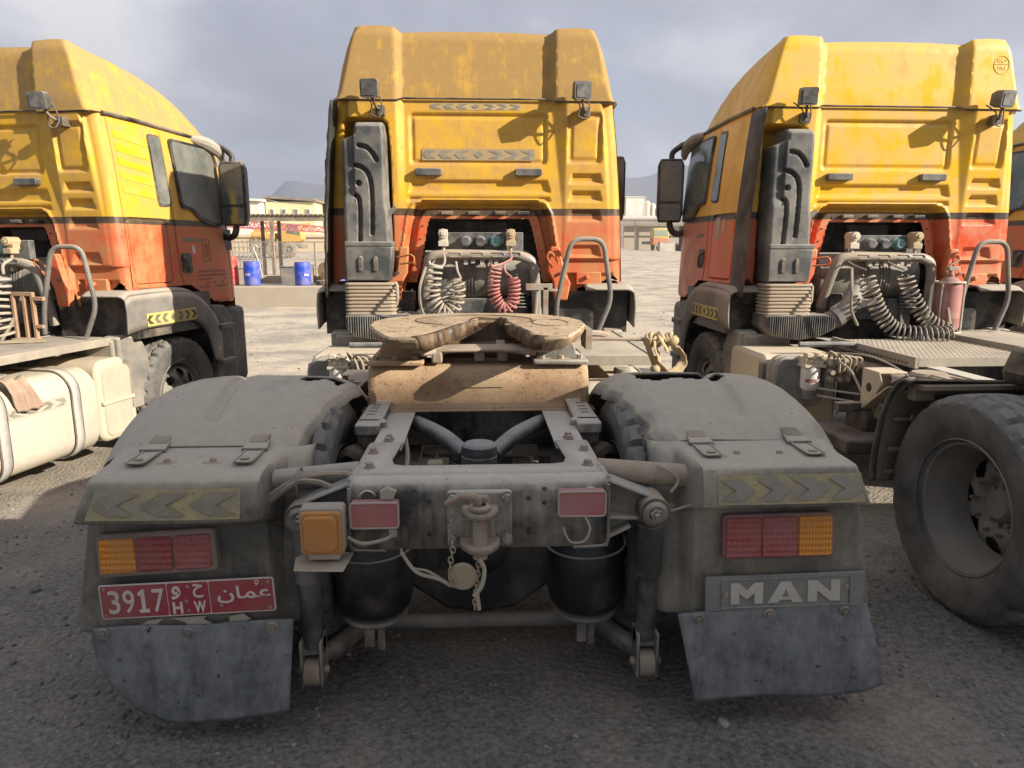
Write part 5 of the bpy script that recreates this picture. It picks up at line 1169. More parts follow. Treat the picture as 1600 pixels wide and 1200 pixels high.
        for u, v in ((-.265, -.045), (-.262, .047), (.004, .042), (-.004, -.008), (.0, -.042), (.262, .046), (.262, -.045), (.106, -.03)): mb.cyl(NP(u, v, .0), NP(u, v, .004), .0055, n=8)
        mb.each('plate_screw', RUSTST, npl)
        mb = MB()                            # torn remains of pale arrow tape under the plate
        R1 = lambda u, v, w: (-1.13 + u, 2.198 - w, .362 + v * .85 + u * .03)
        for a in ([(0, .012), (.03, 0), (.095, -.004), (.065, .018), (.09, .04), (.04, .035)], [(.11, .04), (.155, .02), (.16, .01), (.145, .004), (.22, .002), (.245, .01), (.215, .03), (.23, .042)], [(.26, .01), (.30, .014), (.30, .034), (.345, .045), (.37, .02), (.345, .008)]): m_ = len(a); mb.add([R1(u, v, .0) for u, v in a], [tuple(range(m_))])
        mb.each('torn_tape', TAPEW, mg, smooth=0)
    else:
        rot3 = Matrix.Translation((1.034, 2.192, .447)) @ Matrix.Rotation(R_(-1.0), 4, 'Y') @ Matrix.Rotation(R_(-4), 4, 'X')
        def BP(u, v, w): return tuple(rot3 @ Vector((u, -w, v)))
        mb = MB(); mb.prism(rrect(-.275, .275, -.062, .062, .006, 2), BP, -.006, .006); bd = mb.build('badge_plate', mat('badge_back', (.12, .125, .12), .6, dust=.48, dcol=(.27, .26, .23), streak=.2), mg, bevel=.004)
        mb = MB(); mb.tube([BP(u, v, .007) for u, v in rrect(-.222, .222, -.05, .05, .004, 2)], .0025, 5, closed=True); mb.build('badge_frame', DIRTY, bd)
        def letter(polys, x, w): 
            for P in polys: mb.prism([(x + u * w, -.036 + v * .074) for u, v in P], BP, .005, .0115)
        mb = MB()
        letter([[(0, 0), (.27, 0), (.27, .50), (.5, .22), (.73, .50), (.73, 0), (1, 0), (1, 1), (.74, 1), (.5, .66), (.26, 1), (0, 1)]], -.19, .112); mb_m = mb
        l1 = mb.build('badge_letter', BADGE, bd, bevel=.0015)
        mb = MB(); letter([[(0, 0), (.29, 0), (.36, .14), (.64, .14), (.71, 0), (1, 0), (.64, 1), (.36, 1)]], -.062, .122); l2 = mb.build('badge_letter', BADGE, bd, bevel=.0015)
        mb = MB(); mb.prism([(-.013, -.014 + .0), (.013, -.014), (0, .012)], BP, .0100, .0122); mb.build('badge_counter', mat('badge_back'), bd)
        mb = MB(); letter([[(0, 0), (.29, 0), (.29, .52), (.70, 0), (1, 0), (1, 1), (.71, 1), (.71, .46), (.29, 1), (0, 1)]], .076, .112); mb.build('badge_letter', BADGE, bd, bevel=.0015)
        mb = MB()
        for u, v in ((-.205, .0), (.212, .012)): mb.cyl(BP(u, v, .006), BP(u, v, .012), .007, n=9)
        mb.each('badge_screw', RUSTST, bd)

# ------------------------------------------------------------------ flanks of the chassis: tank, catwalk, battery box, filter, valves
mb = MB()                                    # alloy fuel tank, right side
P = rrect(.545, 1.175, .14, .775, .16, 6); m = len(P)
ys = [4.12, 4.125, 4.16, 5.18, 5.215, 5.22]; ks = [.80, .93, 1, 1, .93, .80]; cx_, cz_ = .86, .457
mb.add([(cx_ + (x - cx_) * k, y, cz_ + (z - cz_) * k) for y, k in zip(ys, ks) for x, z in P], [(j * m + i, (j + 1) * m + i, (j + 1) * m + (i + 1) % m, j * m + (i + 1) % m) for j in range(5) for i in range(m)] + [tuple(range(m)), tuple(range(5 * m, 6 * m))[::-1]])
tank = mb.build('fuel_tank', SANDAL, truck, smooth=40)
for y in (4.36, 4.98):
    mb = MB(); Q = rrect(.535, 1.187, .13, .787, .165, 6); k = len(Q)
    mb.add([(x, yy, z) for yy in (y - .035, y + .035) for x, z in Q], [(i, k + i, k + (i + 1) % k, (i + 1) % k) for i in range(k)]); st = mb.build('tank_strap', GALV, tank, solid=.006)
    for dy in (-.038, .038):
        mb = MB(); mb.tube([(x, y + dy, z) for x, z in Q], .006, 5, closed=True); mb.build('strap_edge', BLACKD, tank)
only(chev_tape(tank, lambda u, v, w: (1.1795 + w, 4.42 + u, .545 + v), .48, .075, 4, TAPEW, TAPEG), 'L')
mb = MB(); mb.cyl((.95, 4.6, .77), (.95, 4.6, .81), .055, n=18); mb.build('filler_cap', DIRTY, tank, bevel=.004)
mb = MB(); mb.prism(rrect(5.25, 5.66, .16, .80, .09, 5), F_yz, .60, 1.14); bx = mb.build('step_box', SAND, truck, bevel=.03)
mb = MB(); mb.prism(rrect(5.30, 5.60, .20, .74, .06, 4), F_yz, 1.135, 1.150); mb.build('step_recess', mat('recess_sand', (.36, .31, .24), .65, dust=.6, dcol=(.45, .37, .27)), bx, bevel=.006)
mb = MB(); mb.box(1.05, 1.165, 5.27, 5.62, .455, .485); mb.build('step_tread', SAND, bx, bevel=.008)
mb = MB()                                    # chequered catwalk right of the frame and behind the cab
for i in range(26):
    y = 4.25 + i * .052; mb.box(.47, 1.06, y, y + .034, .925, .945)
mb.box(.47, 1.06, 4.23, 4.25, .89, .95); mb.box(1.05, 1.07, 4.23, 5.62, .89, .95); mb.box(.46, .48, 4.23, 5.62, .89, .95)
mb.box(.47, 1.05, 4.25, 5.6, .905, .918)
mb.build('side_catwalk', DECK, truck, bevel=.003)
mb = MB(); random.seed(2)
mb.box(-.46, .46, 4.30, 5.30, .900, .912)
for i in range(30):
    for j in range(26):
        y = 4.32 + i * .033; x = -.44 + j * .035 + (.017 if i % 2 else 0)
        if x < .44: mb.beam((x - .009, y - .006, .9125), (x + .009, y + .006, .914), .006, .003)
mb.box(-.48, -.455, 4.27, 5.32, .86, .93); mb.box(.455, .475, 4.27, 5.32, .86, .93); mb.box(-.46, .46, 4.27, 4.29, .87, .925)
mb.build('deck_plate', DECK, truck)
mb = MB()
for i in range(24): mb.cyl((-.475 + 0, 4.36 + i * .04, .885), (-.487, 4.36 + i * .04, .885), .010, n=6)
mb.each('deck_bolt', BLACKD, truck)
mb = MB(); mb.prism(rrect(4.95, 5.60, .30, .845, .07, 4), F_yz, -1.17, -.60); bb = mb.build('battery_box', SAND, truck, bevel=.03)
mb = MB(); mb.box(-1.185, -1.165, 4.93, 5.0, .34, .80); mb.build('box_corner', GREYP, bb, bevel=.008)
for y0, y1 in ((4.78, 4.85), (4.86, 4.93)):
    mb = MB(); mb.prism(rrect(-1.16, -.78, .50, .86, .10, 5), F_xz, y0, y1); mb.build('exhaust_cover', mat('cover_grey', (.09, .088, .085), .5, dust=.42, up=.5, dcol=(.33, .29, .23), vs=6), truck, bevel=.02)
mb = MB(); mb.box(-.62, -.42, 4.3, 4.95, .45, .82); mb.build('gear_carrier', BLACKP, truck, bevel=.02)
mb = MB(); mb.box(-.99, -.86, 4.68, 4.80, .815, .87); mb.box(-1.0, -.85, 4.66, 4.82, .80, .82)
for x in (-.965, -.89): mb.box(x - .022, x + .022, 4.67, 4.73, .87, .90)
mb.cyl((-.86, 4.72, .82), (-.82, 4.70, .81), .018, n=10); mb.cyl((-.865, 4.70, .845), (-.80, 4.68, .845), .012, n=8)
ff = mb.build('filter_head', SAND, truck, bevel=.004)
mb = MB(); mb.lathe([(0, .80), (.062, .80), (.064, .79), (.064, .665), (.058, .65), (.050, .645), (.050, .635)], (-.93, 4.72, 0), (0, 0, 1), 24); fc = mb.build('fuel_filter', WHITEP, truck)
mb = MB(); mb.lathe([(.052, .64), (.048, .58), (.03, .57), (0, .57)], (-.93, 4.72, 0), (0, 0, 1), 20); mb.build('filter_bowl', DIRTY, fc)
mb = MB(); mb.prism([(-.5, .70), (.5, .70), (.5, .735), (-.5, .735)], lambda u, v, w: (-.93 + .0648 * math.sin(u - .6) , 4.72 - .0648 * math.cos(u - .6), v), 0, 1)
mb = MB(); mb.grid(lambda u, v: (-.93 + .0648 * math.sin((u - .5) * 1.3 - .3), 4.72 - .0648 * math.cos((u - .5) * 1.3 - .3), .70 + .022 * v), 8, 1); mb.build('filter_print', LAMPR, fc)
mb = MB(); mb.box(-.84, -.66, 4.68, 4.78, .70, .86)
for i in range(3):
    for j in range(3): mb.cyl((-.82 + i * .058, 4.69, .73 + j * .05), (-.82 + i * .058, 4.63 - .01 * ((i + j) % 2), .73 + j * .05 - .006), .017, n=9)
for i in range(5): mb.tube(smooth_path([(-.84 + i * .04, 4.66, .87), (-.85 + i * .035, 4.62, .92 - .01 * i), (-.80 + i * .04, 4.60, .87), (-.78 + i * .03, 4.62, .78)], 5), .009, 6)
mb.build('valve_block', mat('valve_pale', (.34, .30, .23), .55, dust=.5, up=.4), truck)
mb = MB(); mb.tube(smooth_path([(-.80, 4.62, .86), (-.76, 4.50, .80), (-.72, 4.40, .66), (-.70, 4.3, .60)], 6), .008, 6); mb.tube(smooth_path([(-.85, 4.68, .90), (-.68, 4.45, .915), (-.58, 4.2, .84), (-.56, 4.0, .72)], 7), .007, 6); mb.tube(smooth_path([(-.90, 4.66, .66), (-.7, 4.5, .65), (-.6, 4.4, .66)], 5), .007, 6); mb.tube(smooth_path([(-.90, 4.66, .61), (-.7, 4.45, .60), (-.6, 4.3, .61)], 5), .007, 6); mb.each('valve_pipe', HOSEG, truck)
mb = MB(); mb.prism([(4.30, .60), (4.30, .86), (4.12, .86), (4.08, .80), (4.25, .62)], F_yz, -.80, -.792); mb.box(-.80, -.62, 4.12, 4.30, .855, .865); mb.prism([(4.30, .62), (4.02, .80), (4.02, .79), (4.28, .60)], F_yz, -.80, -.70)
pb = mb.build('pale_bracket', SAND, truck, bevel=.003)
mb = MB(); mb.cyl((-.8005, 4.215, .755), (-.803, 4.215, .755), .028, n=16); mb.build('bracket_hole', BLACKP, pb)
for x in (-.72, -.60):                       # pair of black sloping rails; the words sit on the outer one
    mb = MB(); mb.prism([(4.42, .55), (4.42, .60), (3.75, .905), (3.48, .915), (3.48, .87), (3.85, .72), (3.95, .55)], F_yz, x - .012, x + .012); rl = mb.build('ramp_rail', BLACKD, truck, bevel=.004)
    if x == -.72:
        mb = MB()
        dy, dz = -.67, .255; L = math.hypot(dy, dz); dy /= L; dz /= L
        fit_text(mb, 'SPARE TYRE', .05, .62, .0, .06, lambda u, v, w: (-.7325 - w, 4.36 + dy * u - (-dz) * v * 0 + 0, .555 + dz * u + v), .002, .0); mb.build('ramp_lettering', TAPEW, rl)
        mb = MB(); fit_text(mb, 'SPARE TYRE', .0, .60, .0, .055, lambda u, v, w: (-.7075 + w, 3.86 - dy * u, .80 - dz * u + v), .002, .0); mb.build('ramp_lettering', TAPEW, rl)
mb = MB(); mb.box(-.60, .60, 3.9, 3.98, .55, .60); mb.box(-.95, -.42, 4.28, 4.34, .58, .64); mb.box(-.60, -.42, 4.1, 4.6, .52, .66); mb.each('carrier_beam', BLACKD, truck, bevel=.006)
mb = MB(); mb.box(-1.0, -.6, 4.05, 4.6, .36, .46); mb.cyl((-.8, 4.35, .5), (-.45, 4.35, .5), .12, n=18); mb.each('underbody_piece', GRIME, truck, bevel=.02)
mb = MB()
mb.lathe([(.0, 0), (.07, 0), (.10, .012), (.105, .03), (.09, .045), (.0, .045)], (-.62, 3.92, .855), (0, 0, 1), 24); mb.box(-.66, -.56, 3.7, 3.85, .86, .90); mb.build('carrier_cap', mat('cap_grey', (.2, .2, .2), .5, dust=.5, up=.5), truck)
# ------------------------------------------------------------------ the other trucks are copies, with what differs
OFF0 = Vector((0, 4, 0))
def pose(x, y, th, dz): return (x, y, th, dz)
POSE = {'L': (-3.916, 6.068, R_(-12.6), -.057), 'R': (3.215, 5.69, R_(.9), -.019), 'F': (6.62, 6.25, R_(2), -.03)}
LBL = {'L': 'sandy tractor truck at the left edge, a rag lying on its alloy tank',
       'R': 'cleaner yellow tractor truck at right with its bare rear wheel showing',
       'F': 'tractor truck mostly cut off by the right edge of the picture'}
PAINT = {'L': (P_L, P_LR), 'R': (P_R, P_RR), 'F': (P_L, P_R)}
def p2w(which, p):                          # a point in the builder's metres on a given truck, in the world
    if which == 'C': return Vector(p)
    x, y, th, dz = POSE[which]; q = Vector(p) - Vector((0, YB, 0)); c, s = math.cos(th), math.sin(th)
    return Vector((c * q.x - s * q.y + x, s * q.x + c * q.y + y, q.z + dz))
F_SKIP = ('fifth_wheel', 'tow_hitch', 'tangled')
def carries(o, who):
    v = VAR.get(o.name, 'CLRF'); return who in v
SKIP = {'R': ('fifth_wheel',)}
kids = {}
for o in list(C.objects):
    if o.parent: kids.setdefault(o.parent.name, []).append(o)
def copy_tree(o, parent, who):
    c = o.copy(); C.objects.link(c); c.parent = parent
    if parent is None:
        pass
    if c.type == 'MESH':
        me = c.data
        for i, m in enumerate(me.materials):
            if m is P_C or m is P_CR:
                c.material_slots[i].link = 'OBJECT'; c.material_slots[i].material = PAINT[who][0 if m is P_C else 1]
    for k in kids.get(o.name, []):
        if carries(k, who) and not (who in SKIP and k.name.split('.')[0] in SKIP[who]): copy_tree(k, c, who)
    return c
ROOT = {'C': truck}
for who in 'LRF':
    r = copy_tree(truck, None, who); x, y, th, dz = POSE[who]
    r.location = p2w(who, OFF0); r.rotation_euler = (0, 0, th); r['label'] = LBL[who]; ROOT[who] = r
for o in list(kids.get(truck.name, [])):    # what the middle truck does not carry
    pass
def drop(o):
    for k in kids.get(o.name, []): drop(k)
    bpy.data.objects.remove(o)
for n_, v in list(VAR.items()):
    o = bpy.data.objects.get(n_)
    if o is not None and 'C' not in v: drop(o)

def on(which):                               # build further parts straight onto one of the copies
    return ROOT[which]
OFF = OFF0
# right truck: only the front third of the left mudguard is left, seen from inside, with its stays
hg = empty('half_mudguard', (0, 0, 0)); hg.parent = ROOT['R']
mb = MB(); HP = [(3.13, 1.01), (3.18, .998), (3.23, .965), (3.29, .90), (3.335, .81), (3.36, .70), (3.375, .55), (3.37, .44)]
HS = [(p.x, p.y) for p in smooth_path([(a, b, 0) for a, b in HP], 5)]
def hpt(u, v):
    i = int(round(u * (len(HS) - 1))); y, z = HS[i]; x = -.53 - .70 * v
    return (x, y + .012 * math.sin(v * 25) * (u > .5) * .3, z - .02 * (1 - v) * (u < .4))
mb.grid(hpt, len(HS) - 1, 20); mb.build('inner_skin', mat('fender_inside_brown', (.13, .105, .075), .75, dust=.5, up=.2, dcol=(.25, .195, .13), bump=.4, bs=25), hg, solid=.012)
mb = MB(); V = []; 
for i, (y, z) in enumerate(HS): V += [(-1.225, y, z + .006), (-1.262, y - .018, z - .010 + .02 * math.sin(i * .2))]
mb.add(V, [(2 * i, 2 * i + 1, 2 * i + 3, 2 * i + 2) for i in range(len(HS) - 1)]); mb.build('rolled_edge', FENDER, hg, solid=.014)
mb = MB()
for z, y in ((.93, 3.27), (.78, 3.33), (.62, 3.35), (.50, 3.36)): mb.beam((-1.2, y - .03, z), (-.55, y - .03, z - .01), .02, .02)
mb.beam((-1.15, 3.25, .80), (-.60, 3.28, .62), .012, .03); mb.box(-1.20, -.55, 3.10, 3.2, .96, .985); mb.cyl((-1.18, 3.2, .94), (-.56, 3.2, .94), .022, n=10); mb.box(-1.2, -1.1, 3.16, 3.22, .90, .98)
mb.each('stay', mat('stay_brown', (.12, .095, .065), .7, dust=.45, dcol=(.26, .2, .13), bump=.3), hg, bevel=.004)
mb = MB(); mb.prism([(-.84, 1.0), (-.86, 1.06), (-.82, 1.17), (-.2, 1.18), (-.2, 1.0)], F_xz, 2.75, 3.08); mb.box(-.5, -.2, 2.8, 3.3, .88, 1.0); mb.build('black_guard_box', BLACKP, ROOT['R'], bevel=.02)
# left truck: welded rusty rack beside the hoop
rk = MB(); yk = 5.30
rk.box(.44, .62, yk, yk + .03, 1.285, 1.315); rk.box(.62, .71, yk, yk + .03, 1.25, 1.28)
for x in (.44, .535, .61): rk.box(x - .012, x + .012, yk, yk + .03, .93, 1.29)
rk.box(.44, .61, yk - .05, yk + .05, .94, .965); rk.box(.615, .68, yk, yk + .03, 1.04, 1.065)
rk.build('welded_rack', RACKM, ROOT['L'], bevel=.003)
mb = MB(); mb.prism([(.46, 5.05), (.78, 5.20), (.72, 5.28), (.5, 5.26)], F_xy, .950, .962); mb.build('loose_sheet', mat('tan_sheet', (.42, .33, .2), .8, dust=.5), ROOT['L'])

# ------------------------------------------------------------------ things that hang on or stand on the trucks
def world_mesh(mb, name, m, which, base, **kw):
    """mesh built in the builder's metres, placed on a truck as an object of its own"""
    o = mb.build(name, m, None, off=base, **kw); o.location = p2w(which, base)
    if which != 'C': o.rotation_euler = (0, 0, POSE[which][2])
    return o
def ribbon(mb, pts, w, tw=None, n=6):
    P = smooth_path(pts, n); V = []
    for i, p in enumerate(P):
        t = (P[min(i + 1, len(P) - 1)] - P[max(i - 1, 0)]).normalized(); a = tw(i / (len(P) - 1)) if tw else 0
        b = t.cross(Vector((math.cos(a) * .3, 1, math.sin(a)))).normalized()
        b = (b * math.cos(a) + t.cross(b) * math.sin(a)).normalized()
        V += [p - b * w / 2, p + b * w / 2]
    mb.add(V, [(2 * i, 2 * i + 1, 2 * i + 3, 2 * i + 2) for i in range(len(P) - 1)])
mb = MB(); random.seed(4); y = 3.56
def band(L, R, k=7, sag=.004):
    a, b = smooth_path(L, k), smooth_path(R, k); V = []
    for i, (p, q) in enumerate(zip(a, b)):
        for t in (0, .25, .5, .75, 1): V.append(p.lerp(q, t) + Vector((0, -sag * math.sin(t * math.pi) + .0025 * math.sin(i * .9 + t * 9), .002 * math.sin(i * 1.3 + t * 5))))
    mb.add(V, [(5 * i + t, 5 * i + t + 1, 5 * i + t + 6, 5 * i + t + 5) for i in range(len(a) - 1) for t in range(4)])
band([(.836, 3.53, 1.152), (.847, 3.54, 1.105), (.867, 3.55, 1.054), (.892, 3.56, 1.003), (.919, 3.57, .967), (.959, 3.56, .948)], [(.86, 3.50, 1.145), (.87, 3.51, 1.101), (.889, 3.52, 1.059), (.916, 3.52, 1.042), (.936, 3.52, 1.009), (.968, 3.52, .976)])
band([(.959, 3.565, .946), (1.015, 3.55, .948), (1.051, 3.55, .97), (1.073, 3.56, 1.014), (1.059, 3.57, 1.062), (1.027, 3.56, 1.097), (.991, 3.55, 1.113)], [(.968, 3.525, .974), (.996, 3.55, .987), (1.03, 3.58, 1.015), (1.05, 3.60, 1.037), (1.032, 3.60, 1.058), (1.007, 3.58, 1.078), (.978, 3.56, 1.093)])
band([(.875, 3.5, 1.135), (.882, 3.5, 1.094), (.894, 3.5, 1.062), (.907, 3.5, 1.025)], [(.901, 3.52, 1.13), (.906, 3.52, 1.091), (.919, 3.52, 1.063), (.926, 3.52, 1.02)])
band([(.905, 3.51, 1.15), (.93, 3.49, 1.10), (.95, 3.50, 1.075), (.975, 3.52, 1.10)], [(.925, 3.53, 1.15), (.944, 3.50, 1.11), (.955, 3.51, 1.09), (.965, 3.53, 1.11)])
for k in range(9):                          # knot round the rod
    x = .86 + k * .017; mb.tube([(x + .008 * math.sin(t * 2 + k), y + .026 * math.cos(t + k), 1.134 + (.022 + .012 * math.sin(k * 2.1)) * math.sin(t + k)) for t in np.linspace(0, 2 * math.pi, 12)[:-1]], .009, 6, closed=True)
mb.lathe([(0, -.025), (.022, -.012), (.027, .0), (.02, .016), (0, .024)], (.90, y - .03, .985), (.3, 0, 1), 9); mb.lathe([(0, -.03), (.022, -.012), (.026, .012), (.014, .03), (0, .035)], (.985, y - .02, 1.125), (1, 0, .5), 9)
o = world_mesh(mb, 'webbing_strap', STRAP, 'C', Vector((.9, y, .92)), solid=.003, smooth=60)
tag(o, 'tan webbing strap knotted round the coupling release handle of the middle truck', 'strap')
# rag on the left truck's tank
mb = MB(); random.seed(9)
def rag(u, v):
    a = (u - .5); yy = 4.46 + .30 * v + a * .05; x = 1.08 + .11 * min(1, v * 1.6); zt = .775 - .0 - max(0, v - .35) * .32
    w = .05 + .06 * abs(v - .45)
    return (x + .012 * math.sin(u * 14 + v * 5) + .015, yy - .18 * v + a * w * 3.0 * (1 - .4 * v), zt + .035 * abs(math.sin(u * 7 + v * 4)) * (1 - .5 * v) + .01)
mb.grid(rag, 26, 26); o = world_mesh(mb, 'rag', RAG, 'L', Vector((1.1, 4.5, .775)), solid=.008, smooth=60)
tag(o, 'crumpled pinkish brown rag lying over the alloy fuel tank of the left truck', 'rag')
# fire extinguisher in its wire cradle by the right truck's hoop
ex = empty('fire_extinguisher', p2w('R', Vector((.48, 5.40, .945))), POSE['R'][2], label='dusty red fire extinguisher standing in a wire cradle beside the right truck\'s grab hoop', cat='fire extinguisher')
OFF = Vector((0, 0, 0))
mb = MB(); mb.lathe([(0, .03), (.085, .03), (.095, .05), (.095, .36), (.085, .40), (.05, .43), (.03, .44), (.03, .46), (0, .46)], (0, 0, 0), (0, 0, 1), 26); mb.build('cylinder_body', EXTR, ex, smooth=45)
mb = MB(); mb.cyl((0, 0, .45), (0, 0, .50), .02, n=12); mb.box(-.03, .05, -.02, .02, .49, .52); mb.beam((-.02, 0, .53), (.06, .0, .57), .02, .01); mb.build('valve_head', RUSTST, ex, bevel=.003)
mb = MB()
for a in (30, 150, 210, 330): mb.tube([(.105 * math.cos(R_(a)), .105 * math.sin(R_(a)), 0), (.105 * math.cos(R_(a)), .105 * math.sin(R_(a)), .40)], .008, 6)
for z in (.01, .40): mb.tube([(.105 * math.cos(t), .105 * math.sin(t), z) for t in np.linspace(0, 2 * math.pi, 20)[:-1]], .008, 6, closed=True)
mb.build('cradle', SANDAL, ex)
mb = MB(); mb.grid(lambda u, v: (.0965 * math.sin((u - .5) * 1.5 - .2), -.0965 * math.cos((u - .5) * 1.5 - .2), .12 + .20 * v), 8, 1); mb.build('worn_label', mat('label_red', (.36, .09, .08), .5, dust=.4, dcol=(.4, .28, .22)), ex)
# ------------------------------------------------------------------ ground
OFF = Vector((0, 0, 0))
def gz(x, y):
    z = float(np.interp(y, [-50, 2.9, 6.3, 9, 13, 24, 45, 75, 140, 6000], [0, 0, -.13, -.20, -.24, -.22, .35, .95, 1.12, 1.12]))
    return z
def grid_axis(fine0, fine1, step, far):
    a = list(np.arange(fine0, fine1 + 1e-6, step)); s = step; p = fine1
    while p < far: s *= 1.35; p += s; a.append(p)
    s = step; p = fine0
    while p > -far: s *= 1.35; p -= s; a.insert(0, p)
    return np.array(a)
gx = grid_axis(-7, 9, .09, 6000); gy = grid_axis(.6, 12, .09, 6000)
def vnoise(X, Y, s, seed):
    rs = np.random.RandomState(seed); T = rs.rand(64, 64)
    x, y = X / s, Y / s; xi, yi = np.floor(x).astype(int), np.floor(y).astype(int); fx, fy = x - xi, y - yi; fx = fx * fx * (3 - 2 * fx); fy = fy * fy * (3 - 2 * fy)
    g = lambda a, b: T[a % 64, b % 64]
    return (g(xi, yi) * (1 - fx) + g(xi + 1, yi) * fx) * (1 - fy) + (g(xi, yi + 1) * (1 - fx) + g(xi + 1, yi + 1) * fx) * fy - .5
GX, GY = np.meshgrid(gx, gy)
GZ = np.interp(GY, [-50, 2.9, 6.3, 9, 13, 24, 45, 75, 140, 6000], [0, 0, -.13, -.20, -.24, -.22, .35, .95, 1.12, 1.12])
near = np.clip(1 - np.hypot(GX, GY - 4) / 60, 0, 1)
GZ = GZ + near * (.035 * vnoise(GX, GY, 1.7, 1) + .018 * vnoise(GX, GY, .45, 2) + .010 * vnoise(GX, GY, .19, 3)) - .012
V = np.stack([GX, GY, GZ], -1).reshape(-1, 3); nx = len(gx); ny = len(gy)
F = [(j * nx + i, j * nx + i + 1, (j + 1) * nx + i + 1, (j + 1) * nx + i) for j in range(ny - 1) for i in range(nx - 1)]
def ground_mat():
    m = bpy.data.materials.new('gravelly_sand'); m.use_nodes = True; N = m.node_tree.nodes; L = m.node_tree.links; b = N['Principled BSDF']; b.inputs['Roughness'].default_value = .95; b.inputs['Specular IOR Level'].default_value = .2
    tc = N.new('ShaderNodeTexCoord').outputs['Object']
    def noise(s, d=6, r=.6, v=None):
        n = N.new('ShaderNodeTexNoise'); n.inputs['Scale'].default_value = s; n.inputs['Detail'].default_value = d; n.inputs['Roughness'].default_value = r; L.new(v or tc, n.inputs['Vector']); return n.outputs[0]
    def ramp(f, *st):
        r = N.new('ShaderNodeValToRGB'); e = r.color_ramp.elements; e[0].position, e[0].color = st[0][0], (*st[0][1], 1); e[1].position, e[1].color = st[-1][0], (*st[-1][1], 1)
        for p, c in st[1:-1]: q = e.new(p); q.color = (*c, 1)
        L.new(f, r.inputs[0]); return r.outputs[0]
    def mix(f, a, c, bt='MIX'):
        n = N.new('ShaderNodeMix'); n.data_type = 'RGBA'; n.blend_type = bt
        for i, v in ((0, f), (6, a), (7, c)):
            if isinstance(v, (int, float)): n.inputs[i].default_value = v
            elif isinstance(v, tuple): n.inputs[i].default_value = (*v, 1)
            else: L.new(v, n.inputs[i])
        return n.outputs[2]
    big = ramp(noise(.22, 6), (.30, (.49, .405, .30)), (.5, (.54, .45, .335)), (.72, (.585, .49, .37)))
    # wheel ruts in the yard: stretched along x far away
    mp = N.new('ShaderNodeMapping'); mp.inputs['Scale'].default_value = (.05, .9, 1); mp.inputs['Rotation'].default_value = (0, 0, R_(9)); L.new(tc, mp.inputs[0])
    rut = ramp(noise(1.0, 5, .6, mp.outputs[0]), (.36, (.95, .95, .95)), (.66, (1.04, 1.04, 1.04)))
    c1 = mix(1.0, big, rut, 'MULTIPLY')
    fine = ramp(noise(9, 8, .7), (.34, (.84, .83, .82)), (.66, (1.13, 1.13, 1.12))); c2 = mix(1.0, c1, fine, 'MULTIPLY')
    # stones: voronoi cells of two sizes, greyer than the sand
    vo = N.new('ShaderNodeTexVoronoi'); vo.inputs['Scale'].default_value = 38; L.new(tc, vo.inputs['Vector'])
    vo2 = N.new('ShaderNodeTexVoronoi'); vo2.inputs['Scale'].default_value = 95; L.new(tc, vo2.inputs['Vector'])
    cell = ramp(vo2.outputs['Color'], (.1, (.14, .12, .10)), (.5, (.27, .235, .19)), (.9, (.42, .37, .31)))
    patch = ramp(noise(.9, 5, .65), (.44, (0, 0, 0)), (.60, (.75, .75, .75)))
    c3 = mix(patch, c2, cell)
    # the trodden ground round the trucks is greyer and oil-stained
    sp = N.new('ShaderNodeSeparateXYZ'); L.new(tc, sp.inputs[0])
    gr = N.new('ShaderNodeMath'); gr.operation = 'MULTIPLY_ADD'; gr.inputs[1].default_value = -.22; gr.inputs[2].default_value = 1.75; gr.use_clamp = True; L.new(sp.outputs[1], gr.inputs[0])
    gm = N.new('ShaderNodeMath'); gm.operation = 'MULTIPLY'; L.new(gr.outputs[0], gm.inputs[0]); L.new(ramp(noise(1.6, 6, .62), (.25, (.55, .55, .55)), (.58, (1, 1, 1))), gm.inputs[1])
    c4 = mix(gm.outputs[0], c3, mix(ramp(noise(48, 7, .75), (.36, (0, 0, 0)), (.64, (1, 1, 1))), (.085, .079, .070), (.27, .25, .222)))
    oil = ramp(noise(1.3, 4, .5), (.64, (0, 0, 0)), (.74, (.7, .7, .7))); om = N.new('ShaderNodeMath'); om.operation = 'MULTIPLY'; L.new(oil, om.inputs[0]); L.new(gr.outputs[0], om.inputs[1])
    c5 = mix(om.outputs[0], c4, (.07, .062, .052)); L.new(c5, b.inputs['Base Color'])
    bp = N.new('ShaderNodeBump'); bp.inputs['Strength'].default_value = .55; bp.inputs['Distance'].default_value = .018; L.new(vo.outputs['Distance'], bp.inputs['Height'])
    bp2 = N.new('ShaderNodeBump'); bp2.inputs['Strength'].default_value = .8; bp2.inputs['Distance'].default_value = .012; L.new(noise(55, 8, .75), bp2.inputs['Height']); L.new(bp.outputs[0], bp2.inputs['Normal']); L.new(bp2.outputs[0], b.inputs['Normal'])
    return m
GM = ground_mat()
mb = MB(); mb.arr(V, F); g = mb.build('ground', GM, None, smooth=180); tag(g, kind='structure')
def gheight(x, y):
    i = int(np.clip(np.searchsorted(gx, x) - 1, 0, nx - 2)); j = int(np.clip(np.searchsorted(gy, y) - 1, 0, ny - 2)); return float(GZ[j, i])
